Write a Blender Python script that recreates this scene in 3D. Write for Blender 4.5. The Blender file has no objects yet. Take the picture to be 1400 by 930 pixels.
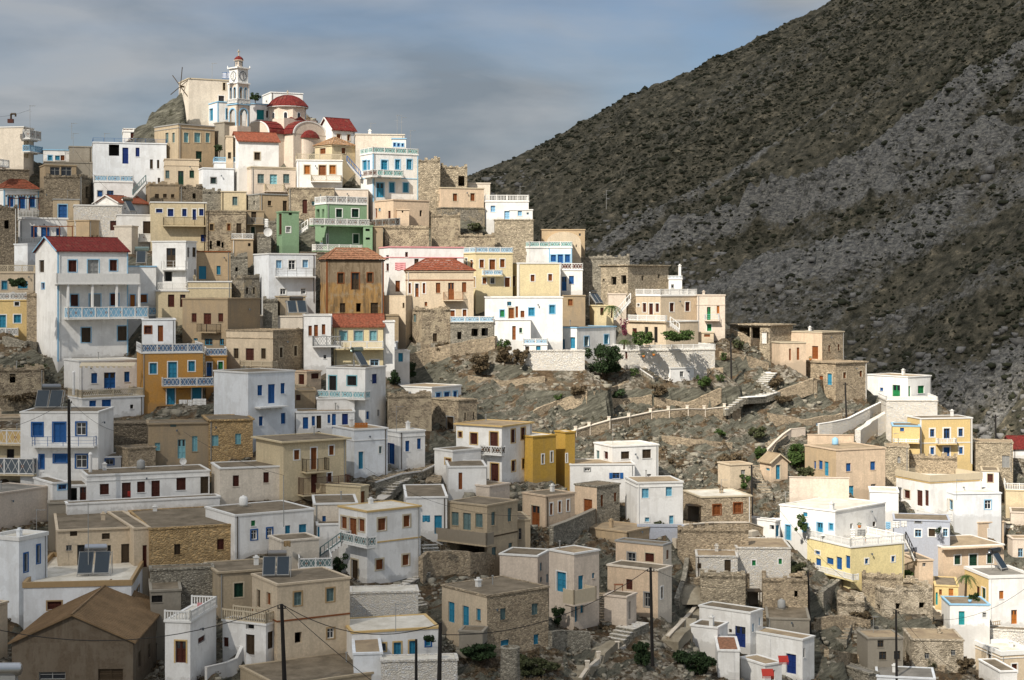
import bpy, math, random
import numpy as np
from mathutils import Vector, Matrix
R_ = random.Random(7)
F = 2200.0; YH = 390.0
SUN = Vector((-0.38, -0.62, 0.68)).normalized()
C = bpy.context.scene.collection
scene = bpy.context.scene

# ------------------------------------------------------------------ terrain depth of the hillside (metres)
PYR = [60, 150, 300, 450, 600, 750, 930, 1150]
PXC = [-300, 0, 350, 700, 1050, 1400, 1750]
DT = [[294, 280, 255, 225, 195, 165, 140, 112],
      [294, 280, 255, 225, 195, 165, 140, 112],
      [290, 275, 250, 222, 195, 165, 140, 112],
      [292, 275, 262, 240, 212, 180, 150, 120],
      [300, 290, 280, 262, 236, 200, 170, 136],
      [310, 300, 290, 280, 258, 228, 195, 158],
      [315, 305, 295, 285, 265, 240, 210, 170]]
DT = np.array(DT, float)
def Dcol(px):
    px = np.clip(px, PXC[0], PXC[-1])
    return np.stack([np.interp(px, PXC, DT[:, j]) for j in range(len(PYR))], -1)
def D(px, py):
    return float(np.interp(py, PYR, Dcol(np.array(float(px)))))
RIDGE = [(-300, 215), (100, 215), (150, 195), (185, 180), (215, 152), (245, 136), (330, 138), (352, 133), (375, 150), (430, 185), (560, 215), (610, 240),
         (700, 262), (740, 315), (800, 350), (930, 385), (1000, 432), (1080, 445), (1180, 500), (1290, 560), (1340, 605), (1400, 622), (1750, 690)]
def P(px, py, Y): return Vector(((px-700)/F*Y, Y, (YH-py)/F*Y))

# ------------------------------------------------------------------ noise
def _hash(ix, iy, seed):
    h = (ix.astype(np.int64)*374761393 + iy.astype(np.int64)*668265263 + seed*982451653) & 0xffffffff
    h = ((h ^ (h >> 13))*1274126177) & 0xffffffff
    return ((h ^ (h >> 16)) & 0xffff)/65535.0
def vnoise(x, y, seed=0):
    ix = np.floor(x); iy = np.floor(y); fx = x-ix; fy = y-iy
    fx = fx*fx*(3-2*fx); fy = fy*fy*(3-2*fy)
    a = _hash(ix, iy, seed); b = _hash(ix+1, iy, seed); c = _hash(ix, iy+1, seed); d = _hash(ix+1, iy+1, seed)
    return (a*(1-fx)+b*fx)*(1-fy)+(c*(1-fx)+d*fx)*fy
def fbm(x, y, oct=5, seed=0, ridged=False):
    s = 0; amp = 1; tot = 0
    for o in range(oct):
        n = vnoise(x, y, seed+o*17)
        if ridged: n = 1-abs(2*n-1)
        s = s+n*amp; tot += amp; amp *= .5; x = x*2.03+13.7; y = y*2.03+7.1
    return s/tot

# ------------------------------------------------------------------ materials
MC = {}
def newmat(name):
    m = bpy.data.materials.new(name); m.use_nodes = True
    nt = m.node_tree; b = nt.nodes['Principled BSDF']
    b.inputs['Specular IOR Level'].default_value = .25
    return m, nt, b
def N(nt, t, **kw):
    n = nt.nodes.new(t)
    for k, v in kw.items():
        if hasattr(n, k): setattr(n, k, v)
        else: n.inputs[k].default_value = v
    return n
def ramp(nt, fac, stops):
    r = nt.nodes.new('ShaderNodeValToRGB'); e = r.color_ramp.elements
    while len(e) < len(stops): e.new(.5)
    for i, (p, c) in enumerate(stops):
        e[i].position = p; e[i].color = (c[0], c[1], c[2], 1) if isinstance(c, (tuple, list)) else (c, c, c, 1)
    nt.links.new(fac, r.inputs[0]); return r.outputs[0]
def mixc(nt, fac, a, b, mode='MIX'):
    n = nt.nodes.new('ShaderNodeMix'); n.data_type = 'RGBA'; n.blend_type = mode
    for s, v in ((n.inputs[0], fac), (n.inputs[6], a), (n.inputs[7], b)):
        if isinstance(v, (int, float)): s.default_value = v
        elif isinstance(v, tuple): s.default_value = (v[0], v[1], v[2], 1)
        else: nt.links.new(v, s)
    return n.outputs[2]
def coords(nt, scale=(1, 1, 1), rnd=True, rot=(0, 0, 0), kind='Object'):
    tc = nt.nodes.new('ShaderNodeTexCoord'); mp = nt.nodes.new('ShaderNodeMapping'); m0 = nt.nodes.new('ShaderNodeMapping')
    mp.inputs['Scale'].default_value = scale; m0.inputs['Rotation'].default_value = rot
    nt.links.new(tc.outputs[kind], m0.inputs['Vector']); nt.links.new(m0.outputs[0], mp.inputs['Vector'])
    if rnd:
        oi = nt.nodes.new('ShaderNodeObjectInfo'); v = nt.nodes.new('ShaderNodeVectorMath'); v.operation = 'SCALE'
        cb = nt.nodes.new('ShaderNodeCombineXYZ'); nt.links.new(oi.outputs['Random'], cb.inputs[0]); nt.links.new(oi.outputs['Random'], cb.inputs[1])
        nt.links.new(cb.outputs[0], v.inputs[0]); v.inputs['Scale'].default_value = 50
        nt.links.new(v.outputs[0], mp.inputs['Location'])
    return mp.outputs[0]
def noise(nt, vec, scale, detail=4, rough=.55, dist=0):
    n = N(nt, 'ShaderNodeTexNoise'); n.inputs['Scale'].default_value = scale; n.inputs['Detail'].default_value = detail
    n.inputs['Roughness'].default_value = rough; n.inputs['Distortion'].default_value = dist
    nt.links.new(vec, n.inputs['Vector']); return n.outputs['Fac']
def bump(nt, b, h, dist=.05, st=.6):
    n = nt.nodes.new('ShaderNodeBump'); n.inputs['Distance'].default_value = dist; n.inputs['Strength'].default_value = st
    nt.links.new(h, n.inputs['Height']); nt.links.new(n.outputs[0], b.inputs['Normal'])
def plaster(key, col, dirt=.35, tint=(.42, .36, .28), lo=.45):
    """painted render with rain streaks, patches of wear"""
    m, nt, b = newmat('plaster_'+key)
    v1 = coords(nt, (1, 1, .16)); v2 = coords(nt, (1, 1, 1))
    st = noise(nt, v1, 1.6, 5, .65); pt = noise(nt, v2, .55, 6, .62); fn = noise(nt, v2, 5, 4, .6)
    c0 = mixc(nt, ramp(nt, fn, [(.38, 0), (.62, 1)]), tuple(x*(.95 if lo > .5 else .84) for x in col), col)
    c1 = mixc(nt, ramp(nt, st, [(.48, 0), (.66, dirt)]), c0, tuple(col[i]*lo+tint[i]*.25 for i in range(3)))
    c2 = mixc(nt, ramp(nt, pt, [(.50, 0), (.545, dirt*.6), (.75, dirt)]), c1, tuple(col[i]*.55+tint[i]*.22 for i in range(3)))
    sp = nt.nodes.new('ShaderNodeSeparateXYZ'); tc = nt.nodes.new('ShaderNodeTexCoord'); nt.links.new(tc.outputs['Object'], sp.inputs[0])
    dm = nt.nodes.new('ShaderNodeMath'); dm.operation = 'MULTIPLY_ADD'; nt.links.new(noise(nt, v2, 1.1, 5, .65), dm.inputs[0]); dm.inputs[1].default_value = 2.2; nt.links.new(sp.outputs[2], dm.inputs[2])
    dr = N(nt, 'ShaderNodeMapRange'); dr.inputs[1].default_value = 1.45; dr.inputs[2].default_value = 1.15; dr.inputs[3].default_value = 0; dr.inputs[4].default_value = min(.75, dirt*1.3); nt.links.new(dm.outputs[0], dr.inputs[0])
    c2 = mixc(nt, dr.outputs[0], c2, tuple(col[i]*.42+tint[i]*.25 for i in range(3)))      # damp, worn foot of the wall
    nt.links.new(c2, b.inputs['Base Color']); b.inputs['Roughness'].default_value = .93
    bump(nt, b, noise(nt, v2, 3.5, 5, .6), .03, .5)
    return m
def stone(key, col, mortar, sc=2.3, plas=None, dark=.5, bigd=.6):
    """coursed rubble: flattened cells with light or dark joints, some left-over render"""
    m, nt, b = newmat('stone_'+key)
    v = coords(nt, (1, 1, 1.7)); v2 = coords(nt)
    ws = N(nt, 'ShaderNodeTexNoise'); ws.inputs['Scale'].default_value = 2.5; nt.links.new(v, ws.inputs['Vector'])
    va = nt.nodes.new('ShaderNodeVectorMath'); va.operation = 'MULTIPLY_ADD'; nt.links.new(ws.outputs['Color'], va.inputs[0]); va.inputs[1].default_value = (.22,)*3; nt.links.new(v, va.inputs[2])
    vo = N(nt, 'ShaderNodeTexVoronoi'); vo.inputs['Scale'].default_value = sc; nt.links.new(va.outputs[0], vo.inputs['Vector'])
    ve = N(nt, 'ShaderNodeTexVoronoi', feature='DISTANCE_TO_EDGE'); ve.inputs['Scale'].default_value = sc; nt.links.new(va.outputs[0], ve.inputs['Vector'])
    bw = nt.nodes.new('ShaderNodeRGBToBW'); nt.links.new(vo.outputs['Color'], bw.inputs[0])
    cs = ramp(nt, bw.outputs[0], [(.1, tuple(x*dark for x in col)), (.5, col), (.9, tuple(min(x*1.45, .7) for x in col))])
    jn = ramp(nt, ve.outputs['Distance'], [(.0, 1), (.07, 0)])
    c = mixc(nt, jn, cs, mortar)
    big = noise(nt, v2, .7, 5, .6)
    c = mixc(nt, ramp(nt, big, [(.45, 0), (.8, bigd)]), c, tuple(x*.45 for x in col))
    if plas: c = mixc(nt, ramp(nt, noise(nt, v2, .8, 6, .65, .4), [(.5, 0), (.56, .9)]), c, plas)
    nt.links.new(c, b.inputs['Base Color']); b.inputs['Roughness'].default_value = .95
    bump(nt, b, ramp(nt, ve.outputs['Distance'], [(0, 0), (.25, 1)]), .12, .8)
    return m
def flat(key, col, rough=.6, var=.25, metal=0):
    m, nt, b = newmat('paint_'+key)
    n = noise(nt, coords(nt, (1, 1, .5)), 4, 4, .6)
    c = mixc(nt, ramp(nt, n, [(.35, 0), (.75, var)]), col, tuple(x*.5 for x in col))
    oi = nt.nodes.new('ShaderNodeObjectInfo')
    c = mixc(nt, ramp(nt, oi.outputs['Random'], [(0, .15), (.6, 0), (1, .0)]), c, tuple(x*.6+.05 for x in col))
    nt.links.new(c, b.inputs['Base Color']); b.inputs['Roughness'].default_value = rough; b.inputs['Metallic'].default_value = metal
    return m
def roofmat(key, col, dark):
    m, nt, b = newmat('roof_'+key)
    v = coords(nt)
    c = mixc(nt, ramp(nt, noise(nt, v, .5, 7, .65, .3), [(.36, 0), (.66, 1)]), col, dark)
    c = mixc(nt, ramp(nt, noise(nt, v, 4, 5, .7), [(.5, 0), (.8, .5)]), c, tuple(x*.6 for x in dark))
    nt.links.new(c, b.inputs['Base Color']); b.inputs['Roughness'].default_value = .95
    bump(nt, b, noise(nt, v, 3, 6, .7), .06, .6)
    return m
def tiles(key, col):
    m, nt, b = newmat('tiles_'+key)
    v = coords(nt, rnd=False); 
    br = N(nt, 'ShaderNodeTexNoise'); br.inputs['Scale'].default_value = 3.5; br.inputs['Detail'].default_value = 5; nt.links.new(v, br.inputs['Vector'])
    c = mixc(nt, ramp(nt, br.outputs['Fac'], [(.35, 0), (.68, 1)]), col, tuple(x*.45 for x in col))
    c = mixc(nt, ramp(nt, noise(nt, v, .9, 5, .6), [(.55, 0), (.75, .5)]), c, (.16, .11, .07))
    nt.links.new(c, b.inputs['Base Color']); b.inputs['Roughness'].default_value = .85
    return m
def two_tone():
    """ochre lower storey, brown weathered upper storey"""
    m, nt, b = newmat('plaster_brown_ochre'); v = coords(nt, rnd=False); sp = nt.nodes.new('ShaderNodeSeparateXYZ'); nt.links.new(v, sp.inputs[0])
    a1 = nt.nodes.new('ShaderNodeMath'); a1.operation = 'MULTIPLY_ADD'; nt.links.new(noise(nt, v, .8, 5, .6), a1.inputs[0]); a1.inputs[1].default_value = 1.2; nt.links.new(sp.outputs[2], a1.inputs[2])
    m1 = N(nt, 'ShaderNodeMapRange'); m1.inputs[1].default_value = 5.0; m1.inputs[2].default_value = 5.4; nt.links.new(a1.outputs[0], m1.inputs[0])
    c = mixc(nt, m1.outputs[0], (.38, .225, .085), (.25, .19, .125)); st = noise(nt, coords(nt, (1, 1, .2), rnd=False), 1.5, 6, .7)
    c = mixc(nt, ramp(nt, st, [(.45, 0), (.62, .85)]), c, (.12, .085, .05)); c = mixc(nt, ramp(nt, noise(nt, v, .9, 7, .7), [(.52, 0), (.6, .6)]), c, (.34, .27, .18))
    nt.links.new(c, b.inputs['Base Color']); b.inputs['Roughness'].default_value = .95; bump(nt, b, noise(nt, v, 3, 5, .7), .05, .7); return m
WALLS = {
 'W': lambda: plaster('white', (.81, .80, .775), .42, lo=.6), 'W2': lambda: plaster('worn_white', (.70, .68, .62), .75),
 'WB': lambda: plaster('bluish_white', (.75, .775, .80), .4, lo=.6),
 'WC': lambda: plaster('cream_white', (.74, .66, .55), .35), 'C': lambda: plaster('cream', (.62, .51, .37), .4), 'Y': lambda: plaster('yellow', (.70, .52, .24), .25),
 'YL': lambda: plaster('light_yellow', (.76, .64, .39), .25), 'YB': lambda: plaster('bright_yellow', (.80, .68, .36), .2), 'P': lambda: plaster('peach', (.66, .51, .365), .5), 'O': lambda: plaster('ochre', (.52, .27, .07), .4),
 'OG': lambda: plaster('orange', (.50, .375, .235), .6), 'BR': lambda: two_tone(),
 'B': lambda: plaster('beige', (.47, .38, .26), .6), 'T': lambda: plaster('tan', (.36, .275, .175), .9), 'K': lambda: plaster('concrete', (.30, .27, .22), .8),
 'PK': lambda: plaster('pinkish_cream', (.68, .58, .48), .3), 'LI': lambda: plaster('lilac_grey', (.42, .45, .52), .2), 'DK': lambda: plaster('dark_concrete', (.13, .10, .07), .8),
 'N': lambda: plaster('green', (.225, .345, .21), .3, (.2, .25, .15)), 'YO': lambda: plaster('mustard', (.50, .31, .06), .3), 'CY': lambda: plaster('cream_yellow', (.66, .55, .36), .35),
 'S': lambda: stone('tan', (.47, .395, .285), (.33, .275, .20), 3.6), 'SO': lambda: stone('ochre', (.46, .31, .15), (.50, .38, .22), 2.9, dark=.8),
 'SL': lambda: stone('light', (.44, .35, .24), (.42, .35, .26), 4.0), 'SP': lambda: stone('part_rendered', (.38, .31, .22), (.26, .21, .15), 3.8, (.52, .43, .30)),
 'SD': lambda: stone('dark', (.26, .215, .155), (.12, .10, .075), 3.8), 'G': lambda: stone('grey', (.34, .31, .25), (.18, .165, .13), 3.8),
 'GP': lambda: stone('grey_part_rendered', (.31, .275, .22), (.13, .12, .095), 3.6, (.34, .285, .20)), 'SW': lambda: stone('whitewashed', (.80, .745, .655), (.79, .745, .665), 4.2, dark=.92, bigd=.22),
 'RP': lambda: stone('pale_rendered', (.46, .39, .29), (.34, .285, .21), 3.8, (.64, .55, .42)),
}
def wall_mat(k):
    if k not in MC: MC[k] = WALLS[k]()
    return MC[k]
PAINT = {'b': (.016, .10, .30), 'n2': (.012, .035, .17), 'c': (.035, .24, .38), 'l': (.16, .42, .56), 't': (.02, .28, .30), 'v': (.13, .20, .20), 'n': (.22, .07, .02), 'm': (.075, .02, .012),
 'k': (.015, .013, .012), 'kn': (.06, .04, .022), 'e': (.012, .05, .03), 'g': (.02, .22, .07), 'w': (.76, .75, .72), 'y': (.60, .42, .18), 'o': (.42, .15, .03), 'cr': (.55, .47, .34),
 'rd': (.36, .03, .02), 'gy': (.30, .30, .29), 'tb': (.22, .45, .50), 'tan': (.36, .25, .13), 'pk': (.70, .32, .33), 'lb': (.28, .50, .68), 'dg': (.10, .12, .14), 'db': (.10, .17, .28), 'dt': (.14, .34, .32), 'lp': (.22, .42, .58), 'cn': (.27, .23, .175)}
def paint(k):
    kk = 'p_'+k
    if kk not in MC: MC[kk] = flat(k, PAINT[k])
    return MC[kk]
def glass():
    if 'glass' not in MC:
        m, nt, b = newmat('window_glass'); b.inputs['Base Color'].default_value = (.02, .024, .03, 1); b.inputs['Roughness'].default_value = .08; b.inputs['Specular IOR Level'].default_value = .6; MC['glass'] = m
    return MC['glass']
def metal(key='metal', col=(.5, .5, .5), r=.3):
    if key not in MC: MC[key] = flat(key, col, r, .1, .9)
    return MC[key]
ROOFS = {'K': ((.235, .19, .135), (.115, .092, .062)), 'T': ((.40, .31, .20), (.24, .18, .12)), 'W': ((.70, .66, .58), (.50, .46, .38)), 'G': ((.26, .24, .21), (.15, .14, .12)), 'Br': ((.22, .145, .08), (.15, .10, .055))}
def roof_mat(k):
    kk = 'r_'+k
    if kk not in MC:
        MC[kk] = roofmat(k, *ROOFS[k]) if k in ROOFS else tiles(k, {'red': (.17, .022, .018), 'tile': (.27, .08, .042), 'terra': (.33, .16, .09), 'orange': (.44, .26, .14)}[k])
    return MC[kk]

# ------------------------------------------------------------------ mesh builder
class MB:
    def __init__(s): s.v = []; s.f = []; s.m = []
    def quad(s, pts, m=0):
        i = len(s.v); s.v += [tuple(p) for p in pts]; s.f.append(tuple(range(i, i+len(pts)))); s.m.append(m)
    def hexa(s, p, m=0):
        i = len(s.v); s.v += [tuple(q) for q in p]
        for f in ((0, 3, 2, 1), (4, 5, 6, 7), (0, 1, 5, 4), (1, 2, 6, 5), (2, 3, 7, 6), (3, 0, 4, 7)): s.f.append(tuple(i+k for k in f)); s.m.append(m)
    def box(s, x0, x1, y0, y1, z0, z1, m=0):
        s.hexa([(x0, y0, z0), (x1, y0, z0), (x1, y1, z0), (x0, y1, z0), (x0, y0, z1), (x1, y0, z1), (x1, y1, z1), (x0, y1, z1)], m)
    def fbox(s, fc, s0, s1, n0, n1, z0, z1, m=0):
        p = [fc(a, n, z) for z in (z0, z1) for a, n in ((s0, n1), (s1, n1), (s1, n0), (s0, n0))]; s.hexa(p, m)
    def bar(s, p, q, r, m=0, r2=None):
        p = Vector(p); q = Vector(q); d = (q-p)
        if d.length < 1e-6: return
        d.normalize(); u = d.cross(Vector((0, 0, 1)));
        if u.length < .01: u = d.cross(Vector((1, 0, 0)))
        u.normalize(); w = d.cross(u); r2 = r if r2 is None else r2
        s.hexa([p+u*r+w*r, p-u*r+w*r, p-u*r-w*r, p+u*r-w*r, q+u*r2+w*r2, q-u*r2+w*r2, q-u*r2-w*r2, q+u*r2-w*r2], m)
    def tube(s, p, q, r, m=0, r2=None, n=8, caps=True):
        p = Vector(p); q = Vector(q); d = (q-p).normalized(); u = d.cross(Vector((0, 0, 1)))
        if u.length < .01: u = Vector((1, 0, 0))
        u.normalize(); w = d.cross(u); r2 = r if r2 is None else r2; i = len(s.v)
        for k in range(n):
            a = 2*math.pi*k/n; e = u*math.cos(a)+w*math.sin(a); s.v.append(tuple(p+e*r)); s.v.append(tuple(q+e*r2))
        for k in range(n):
            a = i+2*k; b = i+2*((k+1) % n); s.f.append((a, b, b+1, a+1)); s.m.append(m)
        if caps:
            s.f.append(tuple(i+2*k for k in range(n))); s.m.append(m); s.f.append(tuple(i+2*k+1 for k in range(n))); s.m.append(m)
    def lathe(s, prof, m=0, n=16, c=(0, 0, 0), a0=0, a1=2*math.pi, sx=1, sy=1):
        i = len(s.v); full = abs(a1-a0-2*math.pi) < 1e-6; k1 = n if full else n+1
        for r, z in prof:
            for k in range(k1):
                a = a0+(a1-a0)*k/n; s.v.append((c[0]+r*math.cos(a)*sx, c[1]+r*math.sin(a)*sy, c[2]+z))
        for j in range(len(prof)-1):
            for k in range(n):
                a = i+j*k1+k; b = i+j*k1+(k+1) % k1; s.f.append((a, b, b+k1, a+k1)); s.m.append(m)
    def build(s, name, mats, parent=None, smooth=False, mw=None):
        me = bpy.data.meshes.new(name); me.from_pydata(s.v, [], s.f)
        for m in mats: me.materials.append(m)
        if len(mats) > 1: me.polygons.foreach_set('material_index', s.m)
        if smooth: me.polygons.foreach_set('use_smooth', [True]*len(me.polygons))
        me.update()
        o = bpy.data.objects.new(name, me); C.objects.link(o)
        if parent: o.parent = parent
        if mw is not None: o.matrix_local = mw
        return o
def empty(name, loc, rz=0, parent=None):
    o = bpy.data.objects.new(name, None); C.objects.link(o); o.location = loc; o.rotation_euler = (0, 0, rz); o.empty_display_size = .3
    if parent: o.parent = parent
    return o
def tag(o, label=None, cat=None, group=None, kind=None):
    if label: o['label'] = label
    if cat: o['category'] = cat
    if group: o['group'] = group
    if kind: o['kind'] = kind
    return o

# ------------------------------------------------------------------ tiles of the reference used while measuring: origin and scale
TL = {0: (0, 0, 1), 1: (0, 60, 4.65), 2: (180, 60, 4.65), 3: (440, 140, 4.65), 4: (0, 230, 5.168), 5: (180, 230, 5.168), 6: (370, 230, 5.168), 7: (0, 380, 5.168), 8: (230, 380, 5.168),
      9: (460, 320, 4.65), 10: (700, 290, 4.044), 11: (980, 400, 3.321), 12: (640, 480, 3.875), 13: (0, 540, 4.652), 14: (250, 500, 4.652), 15: (480, 500, 4.65), 16: (0, 700, 4.043),
      17: (260, 680, 3.72), 18: (520, 680, 3.72), 19: (780, 680, 3.72), 20: (1060, 640, 3.206)}
def X(t, x): return TL[t][0]+x/TL[t][2]
def Y(t, y): return TL[t][1]+y/TL[t][2]

# ------------------------------------------------------------------ railings
def railing(mb, A, B, z0, h, style):
    """run of railing from A to B (2-D points), material 0 = main, 1 = accent"""
    A = Vector((A[0], A[1], 0)); B = Vector((B[0], B[1], 0)); L = (B-A).length
    if L < .15: return
    d = (B-A)/L; pt = lambda s, z: A+d*s+Vector((0, 0, z0+z))
    thin = style in ('met', 'wire')
    n = max(1, round(L/(1.9 if not thin else 1.6))); r = .025 if thin else .07
    for k in range(n+1): mb.bar(pt(L*k/n, 0), pt(L*k/n, h+(.04 if not thin else 0)), r)
    if style == 'sol':
        mb.bar(pt(0, h/2), pt(L, h/2), .0001)
        nn = Vector((-d.y, d.x, 0))*.06
        mb.hexa([pt(0, 0)-nn, pt(L, 0)-nn, pt(L, 0)+nn, pt(0, 0)+nn, pt(0, h)-nn, pt(L, h)-nn, pt(L, h)+nn, pt(0, h)+nn]); return
    rr = .02 if thin else .055
    mb.bar(pt(0, h-rr), pt(L, h-rr), rr); 
    if style != 'wire': mb.bar(pt(0, rr+.05), pt(L, rr+.05), rr)
    if style == 'wire':
        for q in (.3, .6): mb.bar(pt(0, h*q), pt(L, h*q), .012)
    elif style == 'met':
        k = max(2, int(L/.16))
        for i in range(1, k): mb.bar(pt(L*i/k, .05), pt(L*i/k, h), .013)
    elif style == 'bals':
        k = max(2, int(L/.24))
        for i in range(1, k):
            s = L*i/k; mb.bar(pt(s, .1), pt(s, h*.45), .03, 0, .055); mb.bar(pt(s, h*.45), pt(s, h-.08), .055, 0, .03)
    elif style in ('lat', 'orn'):
        cell = max(.3, h-.15)*(.62 if style == 'lat' else .5); k = max(1, round(L/cell)); cw = L/k; za = .1; zb = h-.1; zm = (za+zb)/2; q = .022
        for i in range(k):
            s0 = i*cw; s1 = s0+cw; sm = (s0+s1)/2
            mb.bar(pt(s0, za), pt(s1, zb), q); mb.bar(pt(s0, zb), pt(s1, za), q)
            if style == 'lat':
                mb.bar(pt(sm, za), pt(s0, zm), q); mb.bar(pt(sm, za), pt(s1, zm), q); mb.bar(pt(s0, zm), pt(sm, zb), q); mb.bar(pt(s1, zm), pt(sm, zb), q)
            else:
                e = cw*.2
                if i % 3 == 1:
                  for (a1, b1), (a2, b2) in zip(((sm, zm-e), (sm+e, zm), (sm, zm+e), (sm-e, zm)), ((sm+e, zm), (sm, zm+e), (sm-e, zm), (sm, zm-e))): mb.bar(pt(a1, b1), pt(a2, b2), q*1.3, 2)
        if style == 'orn':
            nn = Vector((-d.y, d.x, 0))*.012
            mb.hexa([pt(0, za)-nn, pt(L, za)-nn, pt(L, za)+nn, pt(0, za)+nn, pt(0, zb)-nn, pt(L, zb)-nn, pt(L, zb)+nn, pt(0, zb)+nn], 1)
def rail_spec(s, dm='w', da='b'):
    p = s.split('.'); return p[0], paint(p[1] if len(p) > 1 else ('k' if p[0] == 'met' else dm)), paint({'b': 'db', 't': 'dt', 'lb': 'lp'}.get(p[2], p[2]) if len(p) > 2 else da)

# ------------------------------------------------------------------ houses
HOUSES = []; HH = []; BLOCKS = []   # footprints for the ground
LAST = None
class Block:
    def __init__(s, t, g, wall, opts, ops, root=None, name='house', label=''):
        o = dict(kv.split('=') if '=' in kv else (kv, '1') for kv in opts.split())
        xl, xc, xr, yt, yb = g; s.o = o; s.t = t
        xl, xc, xr = X(t, xl), X(t, xc), X(t, xr); yt, yb = Y(t, yt), Y(t, yb)
        dd = D(xc, yb)+float(o.get('dy', 0)); s.O = P(xc, yb, dd); s.H = (YH-yt)/F*dd-s.O.z
        u = (xc-700)/F; pl = xc-xl; pr = xr-xc
        if 'b' in o: b = math.radians(float(o['b']))
        elif pl < 12 and pl < .15*pr: b = math.atan2(max(pl, 0), max(pr, 7*F/dd*.9)*1.0)*.8+.01
        else: b = min(max(math.atan2(pl*1.0, pr*1.0), .15), 1.42)
        s.a = b-math.atan(u)
        ca, sa = math.cos(s.a), math.sin(s.a); ur = (xr-700)/F; ul = (xl-700)/F
        s.W = (ur*dd-s.O.x)/(ca-ur*sa)
        s.L = (s.O.x-ul*dd)/(sa+ul*ca) if abs(sa+ul*ca) > .02 and pl > 1 else 99
        dep = float(o.get('dep', 6))
        if s.L > 16 or s.L < 2.2: s.L = dep
        if 'dep' in o and pl < 12: s.L = dep
        if s.W > 60 or s.W < 1: s.W = 1.5
        s.ex = Vector((ca, sa, 0)); s.ey = Vector((-sa, ca, 0))
        s.FR = lambda a, n, z: (a, -n, z); s.FL = lambda a, n, z: (-n, a, z)
        s.wing = root is not None
        s.sink = float(o.get('sink', 7))
        s.mw = Matrix.Translation(s.O) @ Matrix.Rotation(s.a, 4, 'Z')
        if s.wing:
            s.root = root.root; s.R0 = root.R0; s.lm = s.R0.inverted() @ s.mw
        else:
            s.root = empty(name, s.O, s.a); s.R0 = s.mw; s.lm = Matrix.Identity(4)
            tag(s.root, label, o.get('cat', 'house').replace('_', ' '), None if 'nog' in o else 'houses built up the village hillside')
        s.mat = wall_mat(wall)
        HOUSES.append((s.O.x, s.O.y, s.O.z, s.a, s.W, s.L)); HH.append(s.H); BLOCKS.append(s)
        s.fr = o.get('fr'); s.parse(ops); s.walls(); s.roof()
        for op in s.ops: s.opening(*op)
        for op in s.bal: s.balcony(*op)
        if 'q' in o: s.trim(o['q'])
        if 'str' in o: s.string(o['str'])
        if not s.wing and o.get('cat', 'house') == 'house': s.fittings()
    def loc(s, face, px, py, off=0):
        r = Vector(((px-700)/F, 1, (YH-py)/F)); nv = s.ey if face == 'R' else s.ex
        t = (s.O.dot(nv)-off)/r.dot(nv); q = r*t-s.O
        return q.dot(s.ex if face == 'R' else s.ey), q.z
    def parse(s, ops):
        s.ops = []; s.bal = []; t = s.t
        for it in ops.replace('\n', ' ').split(';'):
            k = it.split()
            if not k: continue
            if k[0][0] == '@': t = int(k[0][1:]); k = k[1:]
            if not k: continue
            face, ty = k[0][0], k[0][1]; col = k[1]; x0, x1, y0, y1 = map(float, k[2:6])
            x0, x1, y0, y1 = X(t, x0), X(t, x1), Y(t, y0), Y(t, y1)
            if ty == 'B':
                s.bal.append((face, col, x0, x1, y0, y1, float(k[6]) if len(k) > 6 else 1.1)); continue
            s0, z1 = s.loc(face, x0, y0); s1, z0 = s.loc(face, x1, y1); _, z1b = s.loc(face, x1, y0); _, z0b = s.loc(face, x0, y1)
            z1 = (z1+z1b)/2; z0 = (z0+z0b)/2
            if s0 > s1: s0, s1 = s1, s0
            Lf = s.W if face == 'R' else s.L
            s0 = max(s0, .08); s1 = min(s1, Lf-.08); z1 = min(z1, s.H-.06)
            if s1-s0 < .15 or z1-z0 < .2 or s1-s0 > 9: continue
            if any(f == face and s0 < b+.02 and a < s1+.02 and z0 < d+.02 and c < z1+.02 for f, _, _, a, b, c, d in s.ops): continue
            s.ops.append((face, ty, col, s0, s1, z0, z1))
    def walls(s):
        mb = MB()
        for face, fc, Lf in (('R', s.FR, s.W), ('L', s.FL, s.L)):
            holes = [(a, b, c, d, ty) for f, ty, _, a, b, c, d in s.ops if f == face]
            xs = sorted({0, Lf} | {h[0] for h in holes} | {h[1] for h in holes}); zs = sorted({-s.sink, s.H} | {h[2] for h in holes} | {h[3] for h in holes})
            for i in range(len(xs)-1):
                for j in range(len(zs)-1):
                    cx = (xs[i]+xs[i+1])/2; cz = (zs[j]+zs[j+1])/2
                    if any(h[0] < cx < h[1] and h[2] < cz < h[3] for h in holes): continue
                    mb.quad([fc(xs[i], 0, zs[j]), fc(xs[i+1], 0, zs[j]), fc(xs[i+1], 0, zs[j+1]), fc(xs[i], 0, zs[j+1])], 1 if face == 'L' else 0)
            for a, b, c, d, ty in holes:
                n = -.45 if ty == 'o' else -.22
                for (p, q), (r, t) in (((a, c), (a, d)), ((b, c), (b, d)), ((a, c), (b, c)), ((a, d), (b, d))):
                    mb.quad([fc(p, 0, q), fc(r, 0, t), fc(r, n, t), fc(p, n, q)], 1 if face == 'L' else 0)
        H, W, L, k = s.H, s.W, s.L, -s.sink
        mb.quad([(W, 0, k), (W, L, k), (W, L, H), (W, 0, H)]); mb.quad([(0, L, k), (W, L, k), (W, L, H), (0, L, H)])
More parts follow.
